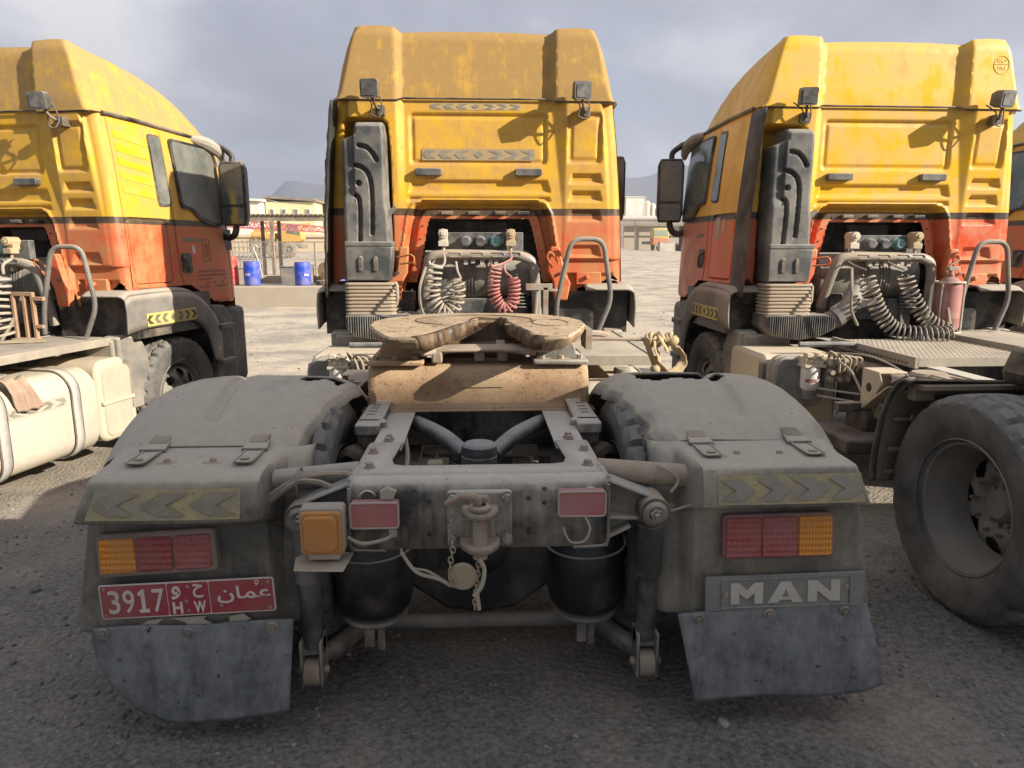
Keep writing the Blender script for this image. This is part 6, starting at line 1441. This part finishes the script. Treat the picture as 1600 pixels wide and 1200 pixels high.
# loose stones
rs = np.random.RandomState(21)
ico_t = (1 + 5 ** .5) / 2
ICO = np.array([(-1, ico_t, 0), (1, ico_t, 0), (-1, -ico_t, 0), (1, -ico_t, 0), (0, -1, ico_t), (0, 1, ico_t), (0, -1, -ico_t), (0, 1, -ico_t), (ico_t, 0, -1), (ico_t, 0, 1), (-ico_t, 0, -1), (-ico_t, 0, 1)]) / 1.9
ICF = [(0, 11, 5), (0, 5, 1), (0, 1, 7), (0, 7, 10), (0, 10, 11), (1, 5, 9), (5, 11, 4), (11, 10, 2), (10, 7, 6), (7, 1, 8), (3, 9, 4), (3, 4, 2), (3, 2, 6), (3, 6, 8), (3, 8, 9), (4, 9, 5), (2, 4, 11), (6, 2, 10), (8, 6, 7), (9, 8, 1)]
VV = []; FF = []; MI = []
def stone(x, y, r, m):
    o = len(VV); k = ICO * (r * (.7 + .6 * rs.rand(12, 1))) * np.array([1, .6 + .6 * rs.rand(), .45 + .35 * rs.rand()]); a = rs.rand() * 6.28; c, s = math.cos(a), math.sin(a)
    z = gheight(x, y) + r * .12
    for p in k: VV.append((x + c * p[0] - s * p[1], y + s * p[0] + c * p[1], z + p[2]))
    for f in ICF: FF.append(tuple(i + o for i in f)); MI.append(m)
for _ in range(9500):
    y = 1.5 + 5.5 * rs.rand() ** 1.6; x = rs.uniform(-1, 1) * (1.2 + y * .85)
    cl = vnoise(np.array([x]), np.array([y]), .8, 5)[0]
    if cl < -.12 and rs.rand() < .75: continue
    r = .003 + .010 * rs.rand() ** 2.6 + (.014 * rs.rand() if rs.rand() < .035 else 0); stone(x, y, r, rs.choice((0, 0, 0, 1, 1, 2)))
for _ in range(1500):
    y = 6 + 14 * rs.rand(); x = rs.uniform(-1, 1) * (y * .8); stone(x, y, .008 + .022 * rs.rand() ** 3, rs.randint(3))
mb = MB(); mb.v = VV; mb.f = FF; mb.mi = MI
gv = mb.build('gravel', [mat('stone_grey', (.12, .11, .10), .9, var=.3, vs=40), mat('stone_tan', (.20, .17, .135), .9, var=.3, vs=40), mat('stone_pale', (.27, .25, .22), .9, var=.3, vs=40)], None, smooth=0); tag(gv, kind='stuff')

# ------------------------------------------------------------------ far hills, and the air between
def hillm():
    return mat('bare_rock', (.075, .07, .07), .95, var=.25, vs=.02, bump=.0)
def ridge(name, pts, y, depth, seed):
    """pts: (x, height) crest line; a real ridge with slopes both ways"""
    xs = np.linspace(pts[0][0], pts[-1][0], 160); cz = np.interp(xs, [p[0] for p in pts], [p[1] for p in pts]); mb = MB(); V = []
    k = 12
    for j in range(k + 1):
        t = j / k * 2 - 1; f = (1 - abs(t)) ** 1.15
        for x, h in zip(xs, cz):
            n = vnoise(np.array([x]), np.array([t * depth]), 60, seed)[0] * 26 + vnoise(np.array([x]), np.array([t * depth]), 22, seed + 1)[0] * 12
            V.append((x, y + t * depth, 1.0 + max(-3, h * f + n * f * (h / 130))))
    n = len(xs); mb.add(V, [(j * n + i, j * n + i + 1, (j + 1) * n + i + 1, (j + 1) * n + i) for j in range(k) for i in range(n - 1)])
    o = mb.build(name, hillm(), None, smooth=180); tag(o, kind='structure'); return o
ridge('hills', [(-2200, 0), (-1500, 60), (-1150, 95), (-900, 70), (-700, 88), (-560, 45), (-470, 72), (-440, 98), (-425, 104), (-410, 122), (-395, 128), (-384, 123), (-370, 134), (-350, 140), (-335, 133), (-315, 138), (-270, 150), (-180, 120), (-60, 150), (90, 130), (200, 158), (300, 138), (330, 148), (380, 154), (420, 160), (470, 188), (520, 178), (600, 205), (700, 190), (820, 205), (1000, 170), (1300, 150), (1700, 90), (2200, 0)], 1560, 330, 31)
hz = MB(); hz.box(-2450, 2450, -200, 2050, -4, 235)
hm = bpy.data.materials.new('air_haze'); hm.use_nodes = True; N_ = hm.node_tree.nodes; N_.clear(); o_ = N_.new('ShaderNodeOutputMaterial'); pv = N_.new('ShaderNodeVolumePrincipled'); pv.inputs['Color'].default_value = (.80, .86, 1.0, 1); pv.inputs['Density'].default_value = .00042; pv.inputs['Anisotropy'].default_value = .2
hm.node_tree.links.new(pv.outputs[0], o_.inputs['Volume'])
HAZE = True
if HAZE:
    h = hz.build('haze', hm, None, smooth=0); tag(h, kind='stuff')

# ------------------------------------------------------------------ concrete ledge with drums, shed and fence behind (left gap)
CONC = mat('concrete', (.36, .315, .25), .9, dust=.35, var=.2, vs=1.5, bump=.4, bs=12)
CONC2 = mat('concrete_wall', (.40, .34, .25), .9, dust=.3, var=.2, vs=1.0, bump=.3, bs=9)
mb = MB(); mb.box(-26, -3.2, 22.2, 23.6, -.5, .40); mb.box(-26, -3.2, 23.6, 25.1, -.5, .36); o = mb.build('pavement', CONC, None, bevel=.03); tag(o, kind='structure')
BROWN = mat('shed_brown', (.10, .075, .06), .7, dust=.4); BROWN2 = mat('post_brown', (.14, .095, .07), .7, dust=.35)
lw = MB(); lw.box(-16, -4.2, 25.1, 25.3, -.3, .62); o = lw.build('low_wall', CONC2, None, bevel=.02); tag(o, 'low sandy concrete wall behind the blue drums under the open shed', 'wall')
def drum(x, y, z, m, label, cat='drum', h=.72, r=.245, logo=False, name='drum'):
    d = empty(name, (x, y, z), 0, label=label, cat=cat, group='plastic drums on the concrete ledge')
    mb = MB(); mb.lathe([(0, 0), (r * .90, 0), (r * .96, .02), (r, .10 * h), (r * 1.02, .5 * h), (r, .9 * h), (r * .97, h * .97), (r * .93, h)], (0, 0, 0), (0, 0, 1), 28); mb.build('shell', m, d, smooth=50)
    mb = MB(); mb.lathe([(r * .93, h * .985), (r * .98, h * .985), (r * .98, h * 1.005), (r * .90, h * 1.005), (0, h * 1.0)], (0, 0, 0), (0, 0, 1), 28); mb.build('lid', m, d)
    if logo:
        mb = MB(); a0 = logo
        def q(u, v): t = a0 + u; return (r * 1.03 * math.sin(t), -r * 1.03 * math.cos(t), v)
        for i, (a, b, c, e) in enumerate(((-.34, -.20, .42, .52), (-.17, -.05, .43, .51), (-.02, .10, .42, .50), (.14, .26, .42, .50))): mb.add([q(a, c * h), q(b, c * h), q(b + .05, e * h), q(a + .07, e * h)], [(0, 1, 2, 3)])
        mb.build('pale_logo', WHITEP, d, smooth=0)
    return d
drum(-7.03, 22.75, .40, BLUEP, 'bright blue plastic drum on the ledge, nearest the red drums', h=.745, logo=-.25)
drum(-5.47, 22.75, .40, BLUEP, 'bright blue plastic drum on the ledge in the middle of the left gap', h=.72, logo=.75)
drum(-4.38, 22.85, .40, BLUEP, 'bright blue plastic drum half hidden by the middle truck', h=.72)
drum(-7.70, 22.9, .40, REDP, 'lower red drum of two stacked beside the left truck', h=.50, r=.2)
d = drum(-7.71, 22.9, .905, REDP, 'upper red drum standing on another red drum', h=.40, r=.2)
OCH = mat('ochre_drum', (.50, .33, .10), .6, dust=.4); GREYB = mat('grey_blue_bin', (.085, .11, .13), .6, dust=.35); RUSTB = mat('rust_red_bin', (.26, .10, .06), .7, dust=.35)
dd = MB(); dd.lathe([(0, -.2), (.29, -.2), (.31, -.18), (.31, .18), (.29, .2), (0, .2)], (-5.05, 24.6, .80), (.35, 1, .1), 26); o = dd.build('cable_drum', OCH, None, bevel=.01); tag(o, 'ochre drum lying on its side behind the ledge, showing its round end', 'drum')
for x0, x1, z1, m, lab in ((-6.55, -5.95, .95, GREYB, 'dark grey blue bin behind the ledge between the two blue drums'), (-6.0, -5.55, 1.0, GREYB, 'taller dark bin beside the ochre drum'), (-4.75, -4.2, .98, mat('bin_blue_red', (.10, .10, .25), .6, dust=.3), 'blue and rusty bin behind the half hidden blue drum'), (-8.1, -7.4, .92, CONC, 'pale concrete block behind the first blue drum')):
    mb = MB(); mb.prism([(x0 + .02, .36), (x1 - .02, .36), (x1, z1), (x0, z1)], F_xz, 24.15, 24.75); mb.box(x0 - .02, x1 + .02, 24.12, 24.78, z1 - .04, z1 + .005); o = mb.build('storage_bin', m, None, bevel=.02); tag(o, lab, 'bin')
mb = MB(); mb.arr(*tyre_mesh(.16, .25, .14, 72)); o = mb.build('old_tyre', BLACKD, None, smooth=40); o.location = (-4.85, 22.9, .50); o.rotation_euler = (0, R_(80), R_(20)); tag(o, 'old flat tyre lying beside the second blue drum on the ledge', 'tyre')
sh = empty('open_shed', (-9, 27, .3), 0, label='long low open shed with dark corrugated roof and brown posts', cat='shed')
mb = MB(); n = 90
for i in range(n):
    x0 = -19 + i * .17; mb.add([(x0, 26.6, 2.70), (x0 + .085, 26.6, 2.745), (x0 + .17, 26.6, 2.70), (x0, 29.6, 2.79), (x0 + .085, 29.6, 2.835), (x0 + .17, 29.6, 2.79)], [(0, 1, 4, 3), (1, 2, 5, 4)])
mb.build('corrugated_roof', BROWN, sh, solid=.02, off=(-9, 27, .3), smooth=0)
mb = MB(); mb.box(-19, -3.8, 26.68, 26.76, 2.50, 2.67); mb.box(-19, -3.8, 29.4, 29.5, 2.6, 2.77); mb.build('roof_beam', BROWN, sh, off=(-9, 27, .3))
for x, y in ((-7.45, 26.75), (-5.35, 26.75), (-9.2, 26.75), (-11.5, 26.75), (-8.55, 29.4), (-7.9, 29.4), (-5.9, 29.4), (-10.5, 29.4)):
    mb = MB(); mb.box(x - .06, x + .06, y - .06, y + .06, -.1, 2.6 if y < 28 else 2.7); mb.build('post', BROWN2, sh, off=(-9, 27, .3))
def fence(y, x0, x1, z0, z1, step, lab):
    f = empty('mesh_fence', (x0, y, z0), 0, label=lab, cat='fence'); o_ = (x0, y, z0)
    k = int((x1 - x0) / 1.2)
    for i in range(k + 1):
        x = x0 + (x1 - x0) * i / k; mb = MB(); mb.cyl((x, y, z0 - .4), (x, y, z1), .022, n=8); mb.build('post', BROWN2, f, off=o_)
    mb = MB(); h = z1 - z0; 
    i = x0 - h
    while i < x1:
        for d in (1, -1):
            a, b = (i, z0), (i + h, z1)
            if d < 0: a, b = (i + h, z0), (i, z1)
            (ax, az), (bx, bz) = a, b
            def cut(t): return ax + (bx - ax) * t, az + (bz - az) * t
            t0 = (x0 - ax) / (bx - ax); t1 = (x1 - ax) / (bx - ax); t0, t1 = max(0, min(t0, t1)), min(1, max(t0, t1))
            if t1 > t0:
                p, q = cut(t0), cut(t1); mb.beam((p[0], y, p[1]), (q[0], y, q[1]), .006, .006, (0, 1, 0))
        i += step
    mb.build('wire_mesh', GALV, f, off=o_); mb = MB(); mb.tube([(x0, y, z1), (x1, y, z1)], .016, 6); mb.build('top_rail', BROWN2, f, off=o_)
    return f
fence(25.2, -8.4, -4.2, .62, 1.75, .11, 'chain-link fence on the low wall behind the blue drums')
for i, x in enumerate((-8.25, -8.05, -7.85, -7.62)):
    pass
rk = empty('steel_rack', (-8.2, 26.0, .3), 0, label='pale welded steel rack of uprights standing under the shed at left', cat='rack')
mb = MB()
for i in range(8): mb.box(-8.75 + i * .15, -8.71 + i * .15, 26.0, 26.04, .3, 1.9 - .08 * (i % 3))
for z in (.75, 1.15, 1.55): mb.box(-8.75, -7.6, 25.98, 26.0, z, z + .035)
mb.build('uprights', mat('pale_steel', (.30, .28, .25), .6, dust=.4), rk, off=(-8.2, 26.0, .3))
mb = MB(); mb.tube(smooth_path([(-7.35, 24.9, .5), (-7.45, 24.9, 1.1), (-7.60, 24.9, 1.55), (-7.52, 24.9, 1.62), (-7.44, 24.9, 1.55)], 6), .03, 8); o = mb.build('bent_pipe', mat('pale_pipe', (.5, .48, .44), .5, dust=.3), None); tag(o, 'pale crook-ended pipe leaning by the first blue drum', 'pipe')

# mobile crane, red lattice boom
YC = 62
CR = empty('mobile_crane', (-16, YC, gz(0, YC)), 0, label='yellow mobile crane with big grey tyres parked beyond the shed', cat='crane'); co = (-16, YC, gz(0, YC)); zc = gz(0, YC)
CY = mat('crane_yellow', (.62, .33, .03), .5, dust=.35, dcol=(.5, .36, .16)); CD = mat('crane_dark', (.08, .085, .08), .6, dust=.4)
mb = MB(); mb.box(-18.9, -14.6, YC - 1.1, YC + 1.1, zc + .75, zc + 1.15); mb.box(-18.9, -17.2, YC - 1.1, YC + 1.1, zc + .9, zc + 1.5); mb.build('chassis', CD, CR, off=co, bevel=.05)
mb = MB(); mb.prism([(-16.5, 1.2), (-16.4, 2.75), (-15.0, 2.75), (-14.65, 2.2), (-14.55, 1.5), (-14.9, 1.2)], lambda u, v, w: (u, w, zc + v), YC - 1.1, YC + .3); mb.build('superstructure', CY, CR, off=co, bevel=.05)
mb = MB(); mb.prism([(-15.75, 2.0), (-15.70, 2.62), (-14.98, 2.62), (-14.72, 2.1), (-14.72, 1.85)], lambda u, v, w: (u, w, zc + v), YC - 1.13, YC - 1.09); mb.build('cab_window', GLASS, CR, off=co)
mb = MB(); mb.box(-18.6, -16.8, YC - 1.0, YC + 1.0, zc + 1.5, zc + 2.0); mb.cyl((-18.7, YC - .9, zc + 1.8), (-17.5, YC - .9, zc + 1.8), .28, n=14); mb.build('engine_hood', CY, CR, off=co, bevel=.05)
mb = MB(); mb.prism([(-18.9, 2.0), (-14.2, 2.5), (-14.2, 2.85), (-18.9, 2.45)], lambda u, v, w: (u, w, zc + v), YC + .4, YC + 1.0); mb.build('boom', CY, CR, off=co)
for x in (-18.2, -16.9, -15.6):
    mb = MB(); mb.lathe([(.25, -.22), (.50, -.24), (.62, -.20), (.66, 0), (.62, .2), (.5, .24), (.25, .22)], (x, YC - 1.15, zc + .66), (0, 1, 0), 24); w = mb.build('wheel', mat('crane_tyre', (.06, .06, .058), .8, dust=.55), CR, off=co)
    mb = MB(); mb.lathe([(0, -.17), (.12, -.18), (.16, -.10), (.34, -.12), (.36, -.2)], (x, YC - 1.16, zc + .66), (0, 1, 0), 18); mb.build('rim', mat('crane_rim', (.25, .24, .22), .6, dust=.4), w, off=co)
YL = 55; zl = gz(0, YL)
RED = mat('lattice_red', (.42, .03, .08), .5, dust=.35, dcol=(.5, .28, .25))
lb = MB()
a0, b0 = Vector((-24, YL, 3.30)), Vector((-7.5, YL, 2.45))
for dz in (0, .62):
    for dy in (0, .8): lb.beam(a0 + Vector((0, dy, dz)), b0 + Vector((0, dy, dz * .5)), .11, .11)
K = 26
for i in range(K):
    t0, t1 = i / K, (i + 1) / K; p = a0.lerp(b0, t0); q = a0.lerp(b0, t1)
    for dy in (0, .8):
        h0, h1 = .62 * (1 - t0 * .5), .62 * (1 - t1 * .5); lb.beam(p + Vector((0, dy, 0)), p.lerp(q, .5) + Vector((0, dy, (h0 + h1) / 2)), .07, .07); lb.beam(p.lerp(q, .5) + Vector((0, dy, (h0 + h1) / 2)), q + Vector((0, dy, 0)), .07, .07)
for x in (-22, -8.5): lb.box(x - .2, x + .2, YL, YL + .8, zl - .2, 3.30 + (x + 24) * -.05)
o = lb.build('lattice_boom', RED, None); tag(o, 'magenta red lattice crane boom lying level behind the shed posts', 'boom')

# ------------------------------------------------------------------ buildings beyond
def building(name, x0, x1, y0, y1, z0, z1, m, lab, cat='warehouse', roof=None, slope=0., win=(), wm=None, rm=None, par=.0):
    b = empty(name, (x0, y0, z0), 0, label=lab, cat=cat); o_ = (x0, y0, z0)
    mb = MB(); mb.box(x0, x1, y0, y1, z0, z1); mb.build('walls', m, b, off=o_)
    mb = MB(); rz = z1 + .02
    if roof == 'mono': mb.prism([(x0 - .4, rz + slope), (x1 + .4, rz), (x1 + .4, rz + .35), (x0 - .4, rz + slope + .35)], F_xz, y0 - .5, y1 + .5)
    elif roof == 'gable': mb.prism([(y0 - .5, rz), (y1 + .5, rz), ((y0 + y1) / 2, rz + slope)], F_yz, x0 - .4, x1 + .4)
    else: mb.box(x0 - .2, x1 + .2, y0 - .2, y1 + .2, rz, rz + .3)
    mb.build('roof', rm or BROWN, b, off=o_)
    for wx, wz_, ww, wh in win:
        mb = MB(); mb.box(wx, wx + ww, y0 - .12, y0 + .05, wz_, wz_ + wh); f = mb.build('window', WHITEP, b, off=o_)
        mb = MB(); mb.box(wx + .12, wx + ww - .12, y0 - .15, y0 - .11, wz_ + .12, wz_ + wh - .12); mb.build('pane', wm or GLASS, f, off=o_)
    return b
WALLW = mat('white_sheet_wall', (.72, .69, .62), .6, dust=.3, dcol=(.6, .54, .42), vs=.15); WALLY = mat('cream_wall', (.66, .58, .33), .7, var=.08, vs=.3); WALLT = mat('tan_wall', (.55, .43, .28), .8, var=.1, vs=.2)
zb = gz(0, 120)
building('yellow_building', -34.2, -26.4, 120, 132, zb, 8.7, WALLY, 'cream yellow building with four windows behind the open shed', 'building', 'mono', .55, [(-33.6 + i * 1.93, 6.35, .75, 1.25) for i in range(4)])
building('white_warehouse', -62, -34.4, 118, 134, zb, 8.6, WALLW, 'long white warehouse behind the left truck\'s mirror', 'warehouse', 'mono', 1.0, [(-46 + i * 1.6, 5.6, 1.2, .7) for i in range(4)], rm=WALLW)
building('tan_building', -26.0, -8, 126, 140, zb, 8.8, WALLT, 'tan building partly hidden behind the middle truck\'s left mirror', 'building', None, 0, [(-25.4, 7.1, 2.6, .75), (-21, 7.1, 2.2, .75)], rm=WALLW)
building('far_white_shed', -60, -20, 170, 190, zb, 12.2, WALLW, 'pale far shed roof showing above the yellow building', 'shed', 'gable', .7, rm=WALLW)
building('boundary_block', -60, 14, 84, 86, gz(0, 84), 2.6, WALLT, 'low sandy boundary wall behind the crane', 'wall', rm=WALLT)
# right gap
YR = 118
o = MB(); o.box(24, 60, YR, YR + .4, zb - .2, 4.9); o = o.build('boundary_wall', mat('grey_block_wall', (.40, .35, .28), .85, dust=.3, vs=.6, var=.15), None); tag(o, 'plain sandy wall behind the scrap heap in the right gap', 'wall')
mb = MB(); mb.cyl((22, YR - 1.5, 6.05), (62, YR - 1.5, 6.05), .42, n=12)
o = empty('pipe_rack', (24, YR - 1.5, zb), 0, label='long pale pipe carried on thin posts behind the scrap heap', cat='pipe'); mb.build('pipe', mat('pipe_lagging', (.55, .52, .48), .5, dust=.3), o, off=(24, YR - 1.5, zb))
for x in (25.5, 29.4, 33.5, 38, 43): mb = MB(); mb.box(x - .09, x + .09, YR - 1.7, YR - 1.5, zb - .1, 5.7); mb.build('post', BROWN2, o, off=(24, YR - 1.5, zb))
mb = MB(); mb.box(22, 62, YR - 1.9, YR - 1.7, 4.95, 5.1); mb.build('beam', BROWN2, o, off=(24, YR - 1.5, zb))
building('white_plant_building', 43.5, 49.2, 212, 222, 1, 15.6, WALLW, 'white block building below the hills in the right gap', 'building', rm=WALLW)
for i, (x, h) in enumerate(((50.2, 14.9), (51.8, 14.2), (53.2, 13.2))):
    mb = MB(); mb.lathe([(0, h), (.5, h - .1), (.95, h - .6), (1.0, h - 1), (1.0, 1)], (x, 214, 0), (0, 0, 1), 18); o = mb.build('silo', mat('silo_cream', (.70, .65, .52), .5, dust=.3), None); tag(o, ['tallest cream silo beside the white block building', 'middle cream silo of the three by the white building', 'shortest cream silo at the right end of the three'][i], 'silo', 'silos by the white building')
for i, (x, h) in enumerate(((47.5, 16.5), (61, 13), (65.5, 12.5))):
    mb = MB(); mb.cyl((x, 206, 1), (x, 206, h), .10, .06, n=8); mb.box(x - .7, x + .7, 205.95, 206.05, h - 1.0, h - .85); o = mb.build('utility_pole', BROWN2, None); tag(o, ['thin utility pole in front of the white block building', 'thin utility pole seen right of the right truck\'s mirror', 'second thin utility pole beside the right truck\'s windscreen'][i], 'pole', 'far utility poles')
mb = MB(); mb.box(40, 75, 205, 205.5, 1, 9.6); o = mb.build('far_plant_wall', mat('plant_grey', (.20, .19, .17), .8, dust=.3, vs=.4, var=.3), None); tag(o, 'dark low plant wall under the silos', 'wall')
# small parked truck that faces us
YT = 104; zt = gz(0, YT); tx = 26.6
pt = empty('parked_truck', (tx, YT, zt), 0, label='small yellow and orange truck facing us behind the scrap heap', cat='truck'); o_ = (tx, YT, zt)
mb = MB(); mb.box(tx - 1.15, tx + 1.15, YT, YT + 2, zt + 1.7, zt + 3.2); mb.build('cab', mat('far_truck_yellow', (.66, .50, .12), .5, dust=.3), pt, off=o_, bevel=.12)
mb = MB(); mb.box(tx - 1.0, tx + 1.0, YT - .04, YT + .1, zt + 2.1, zt + 2.85); mb.build('windscreen', mat('pale_glass', (.30, .34, .26), .2), pt, off=o_)
mb = MB(); mb.box(tx - 1.15, tx + 1.15, YT - .05, YT + 2, zt + .75, zt + 1.75); mb.build('front_panel', mat('far_truck_orange', (.60, .16, .04), .5, dust=.3), pt, off=o_, bevel=.08)
for s in (-1, 1): mb = MB(); mb.cyl((tx + s * .75, YT + .9, zt + .5), (tx + s * 1.1, YT + .9, zt + .5), .5, n=18); mb.build('wheel', TYRE, pt, off=o_)
mb = MB(); mb.box(tx - 1.2, tx + 1.2, YT + 2.2, YT + 7, zt + .9, zt + 1.3); mb.build('bed', CD, pt, off=o_)
# scrap heap: boxes, sheets and bars one can tell apart, on a mound of small stuff
random.seed(12)
mb = MB()
for k in range(260):
    x = random.uniform(24.0, 38.5); y = 95 + random.uniform(-1.5, 1.5); h = 1.6 * math.exp(-((x - 31) / 5) ** 2) + .35; z = gz(0, y) + random.uniform(0, h); w = random.uniform(.08, .4)
    T = Matrix.Translation((x, y, z)) @ Matrix.Rotation(random.uniform(0, 3), 4, 'Z') @ Matrix.Rotation(random.uniform(-.9, .9), 4, 'X'); mb.m = random.choice((0, 0, 1, 2)); mb.box(-w, w, -w * .5, w * .5, -.05, random.uniform(.02, .3), T)
o = mb.build('rubble', [mat('scrap_dark', (.10, .095, .09), .7, dust=.4, vs=1), mat('scrap_pale', (.55, .52, .47), .6, dust=.3, vs=1), mat('scrap_blue', (.12, .16, .24), .6, dust=.3, vs=1)], None, smooth=0); tag(o, kind='stuff')
for i, (x, w, h, m, lab) in enumerate(((24.6, 1.0, 1.1, 'scrap_pale', 'pale block at the left end of the scrap heap'), (27.6, .9, 1.3, 'scrap_blue', 'bluish grey crate in the scrap heap below the small truck'), (29.6, .8, 1.2, 'scrap_dark', 'dark crate in the scrap heap right of the bluish one'), (31.6, .7, .9, 'scrap_blue', 'small bluish box near the middle of the scrap heap'))):
    mb = MB(); mb.box(x - w, x + w, 92.6, 93.8, gz(0, 93) - .05, gz(0, 93) + h); mb.box(x - w - .04, x + w + .04, 92.55, 93.85, gz(0, 93) + h, gz(0, 93) + h + .08); o = mb.build('scrap_crate', mat(m), None, bevel=.03); tag(o, lab, 'crate')
for i, (x, a, lab) in enumerate(((33.0, .5, 'pale tilted sheet leaning in the scrap heap near its middle'), (35.3, -.7, 'pale tilted sheet leaning at the right end of the scrap heap'))):
    mb = MB(); T = Matrix.Translation((x, 93.5, gz(0, 93) + .9)) @ Matrix.Rotation(a, 4, 'Y') @ Matrix.Rotation(.4, 4, 'X'); mb.box(-1.3, 1.3, -.05, .05, -.5, .5, T); mb.box(-1.3, -1.2, -.08, .08, -.55, .55, T); mb.box(1.2, 1.3, -.08, .08, -.55, .55, T); o = mb.build('scrap_sheet', mat('scrap_pale'), None); tag(o, lab, 'panel')

# ------------------------------------------------------------------ unseen canopy added behind the camera to cast shade over the near ground
cn = empty('added_shade_canopy', (10, -3.2, 0), 0, label='unseen flat canopy on slim posts, added behind the camera to cast the near shade', cat='canopy'); co = (10, -3.2, 0)
mb = MB(); mb.box(-8, 40, -5.4, -1.86, 6.0, 6.18); mb.build('canopy_roof', mat('canopy_sheet', (.5, .47, .42), .6, dust=.3, vs=.5), cn, off=co)
for x in range(-6, 41, 6): mb = MB(); mb.cyl((x, -4.9, 0), (x, -4.9, 6.0), .06, n=10); mb.build('post', GALV, cn, off=co)
